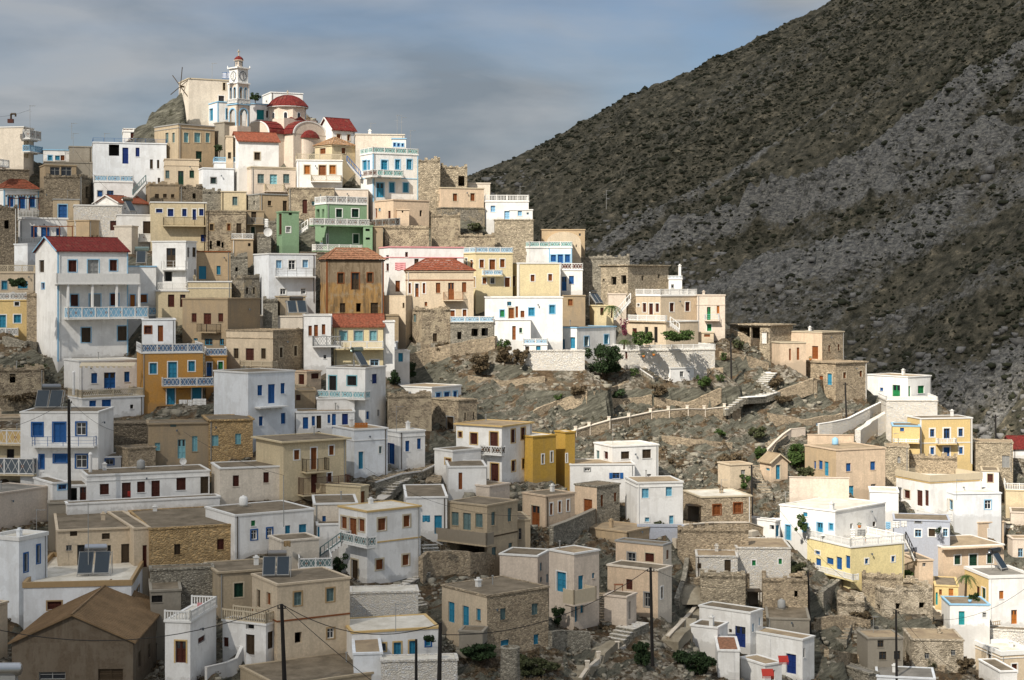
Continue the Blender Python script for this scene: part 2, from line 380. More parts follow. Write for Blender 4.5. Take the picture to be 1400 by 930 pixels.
        if 'ruin' in s.o:
            rr = random.Random(int(s.O.x*10))
            for (ax, ay), (bx, by) in (((0, 0), (W, 0)), ((0, 0), (0, L)), ((W, 0), (W, L)), ((0, L), (W, L))):
                n = max(2, int(math.hypot(bx-ax, by-ay)/.45))
                for i in range(n):
                    f0, f1 = i/n, (i+1)/n; h = max(.08, rr.gauss(.25, .2))
                    x0, y0, x1, y1 = ax+(bx-ax)*f0, ay+(by-ay)*f0, ax+(bx-ax)*f1, ay+(by-ay)*f1
                    dx, dy = (0, .45) if ay == by else (.45, 0)
                    if ay == by == L: dy = -.45
                    if ax == bx == W: dx = -.45
                    mb.box(min(x0, x1+dx), max(x0, x1+dx), min(y0, y1+dy), max(y0, y1+dy), H-.3, H+h)
        s.wobj = mb.build('wing' if s.wing else 'wall', [s.mat, wall_mat(s.o['LM'])] if 'LM' in s.o else [s.mat, s.mat], s.root, mw=s.lm if s.wing else None)
        s.par = s.wobj if s.wing else s.root
    def sub(s, mb, name, mats, parent=None, smooth=False): return mb.build(name, mats, parent or s.par, smooth)
    def roof(s):
        o = s.o; rt = o.get('roof', 'flat'); H, W, L = s.H, s.W, s.L; tr = o.get('tr', None)
        trm = paint(tr) if tr else s.mat
        mb = MB()
        if rt == 'flat':
            ov = float(o.get('ov', .10)); h = float(o.get('par', .16)); e = .28; rc = roof_mat(o.get('rc', 'K'))
            if 'ruin' in o: mb.box(.46, W-.46, .46, L-.46, H-.6, H-.45, 1); s.sub(mb, 'floor_slab', [trm, rc]); return
            a, b, c, d = -ov, W+ov, -ov, L+ov
            mb.box(a, b, c, c+e, H-.02, H+h); mb.box(a, b, d-e, d, H-.02, H+h); mb.box(a, a+e, c+e, d-e, H-.02, H+h); mb.box(b-e, b, c+e, d-e, H-.02, H+h)
            mb.box(a+e, b-e, c+e, d-e, H-.02, H+h-.07 if h < .3 else H+.05, 1)
            s.sub(mb, 'roof', [trm, rc])
            if 'cor' in o:
                m2 = MB(); zc = H-float(o['cor']); m2.box(-.07, W+.05, -.07, 0, zc-.09, zc); m2.box(-.07, 0, 0, L, zc-.09, zc); s.sub(m2, 'cornice', [trm])
        elif rt in ('gable', 'gableL', 'hip'):
            ov = .28; rise = float(o.get('rise', 1.3)); rm = roof_mat(o.get('rc', 'red'))
            if rt == 'gable': lo, hi, mid = (-ov, W+ov), (-ov, L+ov), L/2; f = lambda u, v, z: (u, v, z)
            elif rt == 'gableL': lo, hi, mid = (-ov, L+ov), (-ov, W+ov), W/2; f = lambda u, v, z: (v, u, z)
            if rt != 'hip':
                t = .1; sl = rise/mid
                for v0, sg in ((hi[0], 1), (hi[1], -1)):
                    z0 = H-ov*sl+.04
                    n = max(4, int((lo[1]-lo[0])/.45))
                    # corrugated / tiled sheet: ribs run down the slope
                    for i in range(n):
                        u0 = lo[0]+(lo[1]-lo[0])*i/n; u1 = lo[0]+(lo[1]-lo[0])*(i+1)/n; um = u0+(u1-u0)*.32; g = .045
                        for ua, ub, dz in ((u0, um, g), (um, u1, 0)):
                            p = [f(ua, v0, z0), f(ub, v0, z0), f(ub, mid, H+rise+.04), f(ua, mid, H+rise+.04)]
                            mb.hexa([(q[0], q[1], q[2]-.03) for q in p]+[(q[0], q[1], q[2]+t+dz) for q in p])
                mb.bar(f(lo[0], mid, H+rise+.15), f(lo[1], mid, H+rise+.15), .08)
                s.sub(mb, 'roof', [rm])
                e2 = W if rt == 'gable' else L; g = MB(); g.quad([f(e2, 0, H-.01), f(e2, 2*mid, H-.01), f(e2, mid, H+rise)]); s.sub(g, 'gable', [s.mat])
                g = MB(); g.quad([f(0, 0, H-.01), f(0, 2*mid, H-.01), f(0, mid, H+rise)])
                if tr:
                    for uu in (-.2,):
                        for v0 in (hi[0], hi[1]): g.bar(f(uu-.1, v0, H-ov*sl+.1), f(uu-.1, mid, H+rise+.12), .07, 1)
                s.sub(g, 'gable', [s.mat, trm])
            else:
                m = min(W, L)/2; A = (-ov, -ov, H); B = (W+ov, -ov, H); Cc = (W+ov, L+ov, H); Dd = (-ov, L+ov, H)
                if W >= L: p = (m, L/2, H+rise); q = (W-m, L/2, H+rise); fs = [(A, B, q, p), (B, Cc, q), (Cc, Dd, p, q), (Dd, A, p)]
                else: p = (W/2, m, H+rise); q = (W/2, L-m, H+rise); fs = [(A, B, p), (B, Cc, q, p), (Cc, Dd, q), (Dd, A, p, q)]
                for fcs in fs:
                    c4 = [Vector(x) for x in fcs]
                    if len(c4) == 3: c4.append(c4[2])
                    a0, a1, t1, t0 = c4; n = max(4, int((a1-a0).length/.4)); k = 6
                    nrm = (a1-a0).cross(t0-a0).normalized()
                    for i in range(n):
                        for j in range(k):
                            e0, e1 = i/n, (i+1)/n; g0, g1 = j/k, (j+1)/k
                            pp = lambda e, g: (a0.lerp(a1, e)).lerp(t0.lerp(t1, e), g)
                            dz = nrm*R_.uniform(.02, .055); 
                            mb.quad([pp(e0, g0)+dz*1.6, pp(e1, g0)+dz*1.6, pp(e1, g1)+dz*.3, pp(e0, g1)+dz*.3])
                mb.quad([A, B, Cc, Dd], 1)
                for x in ((A, p), (B, q if W >= L else p), (p, q), (Dd, p if W >= L else q), (Cc, q)): mb.bar(x[0], x[1], .09)
                s.sub(mb, 'roof', [rm, trm])
                g = MB(); g.box(-.15, W+.15, -.15, L+.15, H-.22, H-.01); s.sub(g, 'cornice', [trm])
        elif rt == 'barrel':
            n = 12; rise = float(o.get('rise', 1.5))
            for i in range(n):
                a0, a1 = math.pi*i/n, math.pi*(i+1)/n; f = lambda a, u: (W/2-math.cos(a)*W/2, u, H+math.sin(a)*rise)
                mb.quad([f(a0, 0), f(a1, 0), f(a1, L), f(a0, L)]); mb.quad([f(a0, 0), f(a1, 0), (W/2, 0, H)])
            s.sub(mb, 'roof', [s.mat], smooth=False)
        if 'bal' in o:
            st, m0, m1 = rail_spec(o['bal']); h = float(o.get('bh', .95)); g = MB(); z = H+.1
            railing(g, (0, 0), (W, 0), z, h, st); railing(g, (0, 0), (0, L), z, h, st); railing(g, (W, 0), (W, L), z, h, st); s.sub(g, 'balustrade', [m0, m1, paint('n')])
        if 'chim' in o:
            for it in o['chim'].split('+'):
                fx, fy = map(float, it.split(',')[:2]); g = MB(); x, y = W*fx, L*fy; hh = float(it.split(',')[2]) if it.count(',') > 1 else 1.1
                g.box(x-.22, x+.22, y-.22, y+.22, H+.05, H+hh); g.box(x-.3, x+.3, y-.3, y+.3, H+hh, H+hh+.1); g.box(x-.13, x+.13, y-.13, y+.13, H+hh+.1, H+hh+.3)
                s.sub(g, 'chimney', [paint(o.get('cc', 'w'))])
    def opening(s, face, ty, col, s0, s1, z0, z1):
        if ty == 'o': return
        cs = col.split('/'); c = cs[0]; fr = cs[1] if len(cs) > 1 else s.fr
        if fr == '-': fr = None
        fc = s.FR if face == 'R' else s.FL; mb = MB(); w = s1-s0; h = z1-z0; n0 = -.16
        pm = paint(c); mats = [pm, glass(), paint(fr) if fr else pm]
        e = min(.07, w*.12)
        if ty in 'gs':
            mb.fbox(fc, s0, s1, n0-.05, n0-.03, z0, z1, 1)
            fm = 0 if ty == 'g' else 0
            for a, b, p, q in ((s0, s0+e, z0, z1), (s1-e, s1, z0, z1), (s0+e, s1-e, z0, z0+e), (s0+e, s1-e, z1-e, z1)): mb.fbox(fc, a, b, n0-.03, n0+.02, p, q, fm)
            if w > .45: mb.fbox(fc, (s0+s1)/2-e*.5, (s0+s1)/2+e*.5, n0-.03, n0+.02, z0+e, z1-e, fm)
            mb.fbox(fc, s0+e, s1-e, n0-.03, n0+.01, z0+h*.62, z0+h*.62+e*.7, fm)
            if ty == 's':
                for a, b in ((s0-w*.5, s0-.03), (s1+.03, s1+w*.5)): mb.fbox(fc, a, b, .01, .06, z0, z1, 0)
        else:
            mid = (s0+s1)/2; lv = [(s0, mid-.012), (mid+.012, s1)] if (w > .55) else [(s0, s1)]
            mb.fbox(fc, s0, s1, n0-.06, n0-.04, z0, z1, 0)
            for a, b in lv:
                ee = min(.09, (b-a)*.22)
                cuts = [z0, z0+h*.5, z1] if ty == 'w' else [z0, z0+h*.35, z0+h*.62, z1]
                mb.fbox(fc, a, a+ee, n0-.04, n0+.02, z0, z1); mb.fbox(fc, b-ee, b, n0-.04, n0+.02, z0, z1)
                for i, zc in enumerate(cuts):
                    za = min(max(zc-ee/2, z0), z1-ee); mb.fbox(fc, a+ee, b-ee, n0-.04, n0+.02, za, za+ee)
                if ty == 'w':
                    k = max(3, int(h/.12))
                    for i in range(k):
                        zz = z0+h*(i+.5)/k; mb.fbox(fc, a+ee, b-ee, n0-.04, n0-.005, zz-.018, zz+.018)
                elif h > 1.7: mb.fbox(fc, a+ee, b-ee, n0-.04, n0-.03, z0+h*.64, z1-ee, 1 if (int(s0*10) % 3 == 0) else 0)
        nm = 'door' if ty == 'd' else 'window'
        fb = MB(); has = False
        if fr:
            fw = float(s.o.get('fw', .13)); has = True; zb = z0 if ty == 'd' else z0-fw*.7
            for a, b, p, q in ((s0-fw, s0, zb, z1+fw), (s1, s1+fw, zb, z1+fw), (s0, s1, z1, z1+fw)): fb.fbox(fc, a, b, -.02, .035, p, q, 0)
            if ty != 'd': fb.fbox(fc, s0, s1, -.02, .035, zb, z0, 0)
        elif ty != 'd' and h > .5:
            has = True; fb.fbox(fc, s0-.06, s1+.06, -.1, .07, z0-.07, z0, 0)
        elif 'lin' in s.o: has = True; fb.fbox(fc, s0-.15, s1+.15, -.05, .05, z1, z1+.12, 0)
        frm = paint(fr) if fr else s.mat
        if s.wing:
            if has:
                k = len(mb.v); mb.v += fb.v; mb.f += [tuple(i+k for i in f) for f in fb.f]; mb.m += [3]*len(fb.f)
            s.sub(mb, nm, mats+[frm])
        else:
            ob = s.sub(mb, nm, mats)
            if has: s.sub(fb, 'frame' if fr else ('sill' if ty != 'd' else 'lintel'), [frm], ob)
    def balcony(s, face, spec, x0, x1, y0, y1, p=1.1):
        st, m0, m1 = rail_spec(spec if not spec.startswith('slab') else 'wire')
        fc = s.FR if face == 'R' else s.FL
        s0, zt = s.loc(face, x0, y0, p); s1, zb = s.loc(face, x1, y1, p)
        _, zt2 = s.loc(face, x1, y0, p); _, zb2 = s.loc(face, x0, y1, p); zt = (zt+zt2)/2; zb = (zb+zb2)/2
        if s0 > s1: s0, s1 = s1, s0
        if s1-s0 > 40 or s1-s0 < .2: return
        th = .16; mb = MB(); mb.fbox(fc, s0, s1, .002, p+.05, zb, zb+th); s_m = paint('w') if 'W' in s.mat.name or 'white' in s.mat.name else s.mat
        for q in np.arange(s0+.3, s1-.2, 1.6): mb.fbox(fc, q, q+.14, .002, p*.6, zb-.18, zb)
        b = s.sub(mb, 'balcony', [s_m])
        if spec.startswith('slab'): return
        g = MB(); e = .07; k = lambda a, n: fc(a, n, 0)[:2]
        hh = max(zt-zb-th, .5)
        railing(g, k(s0+e, p-e), k(s1-e, p-e), zb+th, hh, st)
        railing(g, k(s0+e, .05), k(s0+e, p-e), zb+th, hh, st); railing(g, k(s1-e, .05), k(s1-e, p-e), zb+th, hh, st)
        if s.wing:
            pass
        s.sub(g, 'railing', [m0, m1, paint('n')], None if s.wing else b)
    def fittings(s):
        rr = random.Random(int(abs(s.O.x)*37+s.O.z*11)); W, L, H = s.W, s.L, s.H
        if rr.random() < .55 and W > 3:
            x = W-.3 if rr.random() < .5 else .25; g = MB(); g.tube((x, -.07, -.3), (x, -.07, H-.15), .05, n=6); g.bar((x, -.07, H-.15), (x, .05, H-.05), .05); s.sub(g, 'drainpipe', [paint(rr.choice(['gy', 'w', 'gy', 'kn']))])
        if s.o.get('roof', 'flat') == 'flat' and s.O.z+H < 4 and L > 3 and W > 3:
            q = rr.random()
            if q < .35:
                x, y = rr.uniform(.6, W-.8), rr.uniform(L*.4, L-.6); g = MB(); h = rr.uniform(.5, 1.0); g.box(x-.2, x+.2, y-.2, y+.2, H, H+h); g.box(x-.27, x+.27, y-.27, y+.27, H+h, H+h+.08); g.box(x-.12, x+.12, y-.12, y+.12, H+h+.08, H+h+.25); s.sub(g, 'chimney', [paint('w') if rr.random() < .6 else s.mat])
            elif q < .6:
                x, y = rr.uniform(.6, W-.8), rr.uniform(L*.3, L-.6); g = MB(); g.tube((x, y, H), (x, y, H+.9), .06, n=6); g.tube((x, y, H+.9), (x, y, H+1.0), .12, n=8); s.sub(g, 'vent_pipe', [paint('gy')])
        if rr.random() < .5 and W > 4:
            x = rr.uniform(.8, W-.8); z = H*rr.uniform(.7, .85)
            if not any(f == 'R' and a-.3 < x < b+.3 and c-.3 < z < d+.3 for f, _, _, a, b, c, d in s.ops):
                g = MB(); g.bar((x, 0, z), (x, -.3, z+.1), .025); g.tube((x, -.3, z-.12), (x, -.3, z+.1), .09, n=8); s.sub(g, 'wall_lamp', [paint('dg')])
    def trim(s, c):
        w = .16; z0 = -.5; z1 = s.H
        g = MB(); g.fbox(s.FR, -.035, w, 0.002, .035, z0, z1); g.fbox(s.FL, 0, w, .002, .035, z0, z1); s.sub(g, 'corner_trim', [paint(c)])
        g = MB(); g.fbox(s.FR, s.W-w, s.W, .002, .035, z0, z1); s.sub(g, 'corner_trim', [paint(c)])
    def string(s, v):
        c, t, y = v.split(','); z = s.loc('R', 700, 0)[1]*0
        _, z = s.loc('R', X(int(t), 0)+0, 0); zz = (YH-Y(int(t), float(y)))/F*s.O.y-s.O.z
        g = MB(); g.fbox(s.FR, 0, s.W, .002, .05, zz-.07, zz+.07); g.fbox(s.FL, 0.0, s.L, .002, .05, zz-.07, zz+.07); s.sub(g, 'string_course', [paint(c)])
def H(t, name, label, g, wall, opts='', ops=''):
    global LAST
    LAST = Block(t, g, wall, opts, ops, None, name, label); return LAST
def Wg(t, g, wall, opts='', ops=''): return Block(t, g, wall, opts, ops, LAST)
# ================================================================= houses (measured per tile; see TL)
# ---- hilltop left
H(1, 'white_house', 'tall white house with tan doors at the far left end of the skyline', (-40, 150, 215, 530, 790), 'WC', 'tr=w dep=7 b=62', 'Rd cr 152 182 600 725; RB orn.w.gy 190 262 552 612 1.3; RB lat.lb 190 272 650 695 1.3; RB lat.w -20 60 735 785')
H(1, 'white_house', 'low white house with a blue painted roof edge beside the far left skyline house', (275, 275, 500, 675, 745), 'W', 'tr=lb', 'Rw c/lb 305 330 710 740; Rw c 350 380 710 740; Rw n 385 410 708 742')
H(1, 'concrete_house', 'grey concrete house with a slab roof behind the rusty roofed shed', (440, 440, 585, 655, 750), 'K', 'rc=G')
H(1, 'concrete_house', 'long bare concrete house with a flat roof below the blue edged white house', (280, 282, 588, 752, 870), 'K', '')
H(1, 'glazed_porch', 'small brown building with a dark glazed veranda above the stone walls', (253, 285, 485, 772, 850), 'T', 'dy=-2 cat=porch', 'Rg gy 318 380 783 840; Rg gy 388 455 783 840')
H(4, 'stone_house', 'brown stone house with a dark side doorway left of the blue lattice terrace', (310, 565, 665, 62, 248), 'SD', 'ruin', 'Ro k 605 630 130 212')
H(1, 'retaining_wall', 'rough stone retaining wall above the orange hip roof at the far left', (-60, -55, 185, 800, 905), 'SD', 'cat=wall dep=3')
H(1, 'white_house', 'long white house with navy doors and a roof terrace on the left skyline', (588, 592, 1058, 628, 885), 'WB', 'dep=8 bal=wire.b bh=.7', 'Ro k 692 758 640 712; Rd n2 778 816 660 762; Rw n2 862 887 660 717; Rw kn 953 972 735 795; Rw kn 998 1013 738 792; Rw kn 1003 1018 852 888; Rw b 608 625 850 868')
H(1, 'white_house', 'small white roof terrace house with red brown panels above the long white skyline house', (780, 783, 985, 558, 625), 'W', 'dy=9 bal=orn.w.m bh=.5', 'Rw m 830 850 565 600; Rw c 880 900 570 600')
H(4, 'white_house', 'white house with a blue lattice roof terrace below the long skyline house', (662, 667, 940, 97, 250), 'W', 'bal=orn.w.lb bh=1.0 dep=5', 'Rw b/gy 690 722 160 200; Rg b 755 802 158 188')
H(2, 'ochre_house', 'tan two storey house with three pale blue windows below the windmill knoll', (145, 297, 528, 512, 790), 'OG', 'cor=.5 tr=gy b=30 LM=B', 'Lw v/cr 215 235 565 630; Lw v/cr 258 275 565 628; Rw tb/cr 332 362 565 627; Rw tb/cr 398 437 566 627; Rw tb/cr 470 497 567 627; Rd e 408 448 683 752')
H(2, 'yellow_house', 'faded cream house with a tall green door below the tan two storey house', (205, 210, 428, 735, 905), 'C', 'cor=.9', 'Rw v 215 240 805 855; Rd e 295 330 808 898; Rw e/cr 368 397 805 853')
H(2, 'windmill_building', 'tall windowless cream stone building beside the windmill on the hilltop', (300, 362, 618, 222, 500), 'WC', 'rc=W tr=cr cat=building dep=6', 'Rw kn/cr 580 597 248 295; Rg kn/w 552 588 330 365')
H(2, 'white_house', 'white house with blue corner strips in front of the cream hilltop building', (425, 547, 905, 370, 500), 'W', 'tr=lb q=lb rc=W dy=-2', 'Lw c/lb 460 482 420 490; Lw c/lb 495 517 413 487; Rw c/lb 600 615 412 480; Rw t 795 842 420 482; Rw kn 855 868 425 470')
H(2, 'white_house', 'plain white block house between the bell tower and the church dome', (832, 885, 1088, 310, 420), 'W', 'dy=8', 'Lo k 850 862 360 385')
H(3, 'white_house', 'white gabled house with a dark red roof right of the church', (-20, 68, 212, 170, 255), 'W', 'roof=gable rc=red rise=2.0 tr=w dy=4', 'Rw n/cr 95 120 203 236; Rw n/cr 162 180 206 244')
H(2, 'white_house', 'white house with one brown window and a brick red roof in front of the church', (632, 680, 935, 617, 790), 'W', 'roof=gable rc=tile rise=1.6 dy=-4', 'Rw kn/cr 780 817 690 738')
H(2, 'concrete_terrace', 'grey concrete terrace block under the bell tower', (525, 590, 690, 500, 600), 'K', 'dy=-2 cat=terrace', '')
H(2, 'cream_house', 'narrow cream house with arched windows beside the brick red roof', (595, 600, 645, 590, 770), 'C', 'dy=-3', 'Rw kn/cr 612 632 690 730')
H(2, 'beige_house', 'beige house with grey blue shutters below the white brick red roofed house', (688, 760, 1043, 784, 945), 'PK', 'cor=.15 tr=cr dep=8', 'Rw v 800 842 828 886; Rd tb 878 925 830 892; Rw v 963 1003 828 886; Lo k 712 728 835 890; RB lat.cr 850 975 893 942 .9')
H(2, 'white_house', 'small plain white house with one tiny window right of the green doored cream house', (418, 455, 650, 792, 945), 'WB', '', 'Rg e/gy 503 537 850 887')
H(2, 'white_house', 'little white terrace with a blue railing under the dark green tree', (520, 525, 672, 755, 805), 'WB', 'bal=lat.lb bh=.8 cat=terrace dy=-2', '')
H(3, 'cream_house', 'cream house with an orange tiled hip roof below the church apse', (-44, 65, 212, 268, 350), 'CY', 'roof=hip rc=orange rise=1.5 b=38', 'Lw n/cr -12 24 292 328; Rw n/cr 125 150 290 326; Rw c/w 212 230 275 300')
H(2, 'white_house', 'white house with orange shutters and a cream lattice balcony below the orange hip roof', (1045, 1050, 1340, 742, 925), 'W', 'bal=lat.cr bh=1.0 dep=6', 'Rw o/cr 1097 1133 772 828; Rd n/cr 1190 1235 772 840; Rw o/cr 1258 1297 772 828; RB lat.cr 1140 1335 835 880')
H(3, 'cream_house', 'long low cream house with roof aerials behind the blue and white house', (210, 215, 525, 205, 300), 'WC', 'rc=W chim=.3,.5,.9', '')
H(3, 'white_house', 'small white house with a blue roof edge above the bright white three tier house', (440, 447, 535, 233, 300), 'W', 'tr=lb dy=-1', 'Rw b/lb 455 470 258 281; Rw b/lb 480 495 260 282; Rw b/lb 507 520 262 282')
H(3, 'white_house', 'bright white three tier house with light blue corner strips and turquoise shutters', (245, 325, 612, 325, 612), 'W', 'q=lb bal=orn.w.t bh=.95 str=lb,3,478 fr=lb b=24', 'Rd c 378 418 368 430; Rw c 467 497 365 425; Rw c 540 573 363 425; Rd c 348 395 512 605; Rw c 430 462 510 573; Rw c 517 550 512 572; Lw c 258 285 370 430; Lw c 290 305 370 430; RB orn.w.t 325 520 430 476 1.3; LB orn.w.m 262 322 432 478 .9')
H(3, 'stone_ruin', 'rubble stone tower wall right of the bright white three tier house', (612, 614, 752, 372, 612), 'S', 'ruin dep=5 cat=ruin')
H(3, 'stone_ruin', 'roofless tan stone house with one black doorway on the skyline', (752, 756, 925, 414, 560), 'S', 'ruin cat=ruin dy=2', 'Ro k 867 907 466 532')
H(3, 'white_block', 'plain cream white block on the skyline behind the peach house', (925, 930, 1070, 517, 610), 'WC', 'rc=W dy=5 cat=house', '')
H(3, 'peach_house', 'peach house with two brown shutters on a stone base near the skyline', (690, 757, 1030, 545, 690), 'P', 'tr=cr b=16', 'Ld n 705 720 587 677; Lw n 738 748 585 630; Rw n/cr 833 860 580 628; Rw n/cr 944 972 578 627')
H(3, 'retaining_wall', 'tan stone retaining wall under the peach house', (690, 765, 1036, 672, 725), 'GP', 'cat=wall dy=-1.2 dep=3 b=16')
H(3, 'white_house', 'white house with sky blue doors at the right end of the upper skyline', (1035, 1040, 1315, 632, 748), 'W', 'bal=bals.w bh=1 dep=6', 'Rw lb/w 1073 1103 657 697; Rd lb/w 1160 1195 690 742')
Wg(3, (1190, 1194, 1340, 686, 750), 'W', 'dy=-1.5', 'Rw lb/w 1245 1272 690 722; Rg lb 1302 1316 700 714')
H(3, 'retaining_wall', 'stone retaining wall below the white house with sky blue doors', (1095, 1099, 1345, 750, 850), 'S', 'cat=wall dy=-2 dep=3')
H(3, 'retaining_wall', 'pale rubble wall dropping below the peach house', (685, 700, 880, 722, 880), 'SP', 'cat=wall ruin dy=-1 dep=3')
H(3, 'tan_house', 'low tan house with a dark lattice terrace below the bright white three tier house', (300, 455, 682, 622, 800), 'P', 'rc=T b=30', 'Lw n 320 352 675 733; Lw c 360 373 672 692; Lw m 420 437 690 738; LB orn.gy.kn 300 470 742 795 .8; Ro k 622 638 687 725; Ro k 508 518 680 700')
Wg(3, (475, 478, 555, 685, 785), 'P', 'dy=-1.2 sink=.1 dep=1.2', 'Ro k 508 518 688 702')
H(3, 'retaining_wall', 'brown stone wall with a slanting coping right of the green house', (385, 400, 680, 798, 905), 'SP', 'cat=wall ruin dep=2 dy=-2')
H(3, 'tan_block', 'narrow tan pier beside the green house tower', (325, 328, 388, 792, 930), 'T', 'cat=wall dy=-2')
# ---- green house group
H(6, 'cream_house', 'plain cream upper house directly behind the green house balcony', (445, 450, 690, 150, 262), 'PK', 'tr=w dy=1', '')
H(6, 'stone_house', 'beige stone house with a red brown door behind the green house', (120, 125, 450, 143, 350), 'SP', 'dy=1', 'Rd m 225 258 222 320; Rg tb 290 330 235 262')
H(6, 'green_house', 'green three level house with white framed dark windows and patterned balconies', (315, 395, 680, 252, 595), 'N', 'bal=orn.w.gy bh=1.1 fr=w tr=w b=25', 'Rw e 462 505 288 347; Rw e 573 622 288 347; Rd e 360 405 468 535; Rw e 582 622 466 532; Lo k 322 345 290 350; Lo k 362 378 290 350; RB orn.w.gy 300 700 358 412 1.3; RB lat.w 320 650 540 592 1.4')
Wg(6, (650, 655, 720, 412, 595), 'N', 'dy=-1.5', 'Ro k 670 700 428 445; Ro k 672 702 490 506')
H(6, 'green_house', 'narrow green stair tower left of the green house', (42, 82, 200, 310, 560), 'N', 'dy=-2', 'Rg w/w 110 140 415 455; Ro k 128 152 316 332; Lw m 55 78 320 470')
# ---- left upper rows
H(4, 'white_house', 'white house with bright blue shutters under an orange hip roof at the far left', (-30, 28, 275, 142, 300), 'W', 'roof=hip rc=tile rise=1.6 q=lb tr=w b=22', 'Rw b/lb 55 98 200 270; Rd b/lb 130 180 200 290; Rw b/lb 207 250 200 275; RB bals.w.w 135 415 290 357 1.5')
H(4, 'white_house', 'white lower storey house with three blue shutters and a pergola terrace', (130, 140, 480, 358, 500), 'W', 'dy=-1 bal=bals.w bh=.01', 'Rw b 220 262 408 487; Rd b 290 350 418 492; Rw b 397 428 425 487; RB bals.w.w 130 622 490 540 1.6')
H(4, 'white_house', 'plain white block house under the blue shuttered terrace', (130, 195, 262, 540, 668), 'WB', 'dy=-2')
H(4, 'stone_house', 'tall dark rubble stone house at the far left edge', (-60, -55, 125, 284, 672), 'SD', 'ruin dep=5 dy=-2', 'Ro k 30 62 368 428')
H(4, 'cream_house', 'cream house with turquoise windows and a lattice terrace at the left edge', (-50, -45, 255, 742, 885), 'C', 'dy=-2 bal=lat.cr bh=1.1', 'Rw c/gy 12 50 797 857; Rw c 125 195 797 850')
H(4, 'beige_house', 'beige house with one tall bright blue door', (372, 378, 562, 222, 365), 'B', 'tr=gy', 'Rd b/lb 412 473 258 360')
H(4, 'stone_house', 'low rubble stone house front above the beige house with the blue door', (275, 280, 528, 160, 255), 'SD', 'ruin dep=4')
H(4, 'cream_house', 'cream whitewashed brick house without windows behind the solar heater', (520, 525, 862, 264, 480), 'SW', 'rc=W tr=w', 'Rd m 778 826 372 440')
H(4, 'white_house', 'white gabled house with a dull red roof right of the blue lattice terrace', (668, 838, 1052, 245, 335), 'W', 'roof=gable rc=tile rise=1.2 tr=w', 'Ro k 880 890 280 290')
H(4, 'tan_house', 'plain tan block house with two tiny holes above the big red roof', (475, 630, 725, 372, 500), 'OG', 'b=50', 'Ro k 648 658 475 495; Ro k 683 692 475 495')
H(4, 'white_house', 'white house with a brown wooden window and a white lattice balcony', (822, 828, 1152, 332, 560), 'W', 'dep=6 tr=w', 'Rw kn/- 1010 1080 375 462; RB orn.w.w 980 1292 465 522 1.2')
Wg(4, (808, 930, 975, 412, 600), 'WC', 'dy=-2', 'Ro k 950 960 580 605')
H(5, 'white_house', 'small white upper house with blue windows behind the white lattice balcony', (222, 226, 455, 428, 500), 'WB', 'dy=3', 'Rg b 225 272 445 460; Rg b 285 330 445 462; Rg b 370 420 440 462')
H(5, 'white_house', 'tall narrow white house with three stacked brown doors', (145, 382, 458, 520, 935), 'W', 'tr=w b=66 dep=6', 'Ld kn 245 310 565 702; Lo g 228 285 732 800; Rw kn 392 408 560 628; Rw kn 430 455 560 628; Rw kn 443 457 715 770; LB wire.w 205 380 655 722 .9; LB lat.w 172 395 808 872 1; Ld m 255 300 893 935; Lw m 343 385 893 935')
H(5, 'yellow_house', 'yellow house with navy shutters in white frames and a metal balcony', (128, 135, 528, 243, 575), 'CY', 'tr=w fr=w rc=T', 'Rw n2 172 217 288 314; Rw n2 255 295 288 340; Rw n2 357 388 288 340; Rd n2 430 455 290 365; Rw n2 477 508 288 335; RB met.kn 222 522 347 412; Rw n2/- 488 528 470 520')
Wg(5, (130, 134, 487, 215, 248), 'CY', 'dy=3 rc=T')
H(5, 'stone_house', 'weathered tan house with three small square windows above the yellow house', (100, 128, 335, 115, 222), 'T', 'ruin', 'Rw kn 165 193 182 210; Rw kn 222 248 182 210; Rw kn 278 302 184 210')
H(5, 'stone_house', 'brown rubble house with one dark window hole above the yellow house', (335, 340, 500, 135, 245), 'SD', 'ruin', 'Ro k 430 453 178 215')
H(5, 'stone_wall', 'crumbling grey stone wall between the yellow house and the cream block', (498, 503, 632, 168, 302), 'G', 'ruin cat=wall')
H(5, 'cream_house', 'plain pale cream block with one grey green window', (628, 632, 810, 168, 302), 'CY', 'tr=cr', 'Rw v/cr 712 747 202 262')
H(5, 'stone_house', 'wide sandy stone house with small brown windows in the middle of the upper village', (525, 530, 808, 305, 590), 'SP', 'cor=.3', 'Rw kn/tan 552 578 395 440; Rw n/tan 675 697 393 440; Rd kn 740 775 390 462; Ro k 552 567 512 572; Ro k 600 627 512 552; Ro k 635 650 522 563')
H(5, 'tan_house', 'small tan block with a white lattice terrace on its roof', (705, 708, 858, 508, 600), 'OG', 'bal=lat.w bh=.9', 'Ro k 822 840 530 552')
H(5, 'stone_wall', 'rough stone terrace wall left of the green stair tower', (885, 890, 985, 480, 600), 'G', 'ruin cat=wall')
H(5, 'ochre_house', 'orange ochre house with a grey stone side wall left of the green house', (812, 905, 1102, 185, 360), 'OG', 'tr=gy LM=G', 'Rw kn 962 988 230 265; Rd kn 1068 1100 230 304; Lo k 860 870 230 265')
H(5, 'tan_house', 'narrow weathered tan house with a small balcony beside the orange ochre house', (808, 815, 935, 305, 482), 'T', '', 'Rd kn 845 880 305 380; RB met.gy 815 935 350 402 .8; Rw e/cr 843 870 415 465')
H(5, 'orange_house', 'plain orange house with two dull blue doors', (455, 462, 698, 592, 800), 'OG', 'tr=n', 'Rd c/- 475 527 692 784; Rw c/- 600 628 690 752')
H(5, 'cream_house', 'blank cream wall house below the plain orange house', (395, 400, 705, 805, 940), 'CY', 'dy=-2 tr=w cor=.8')
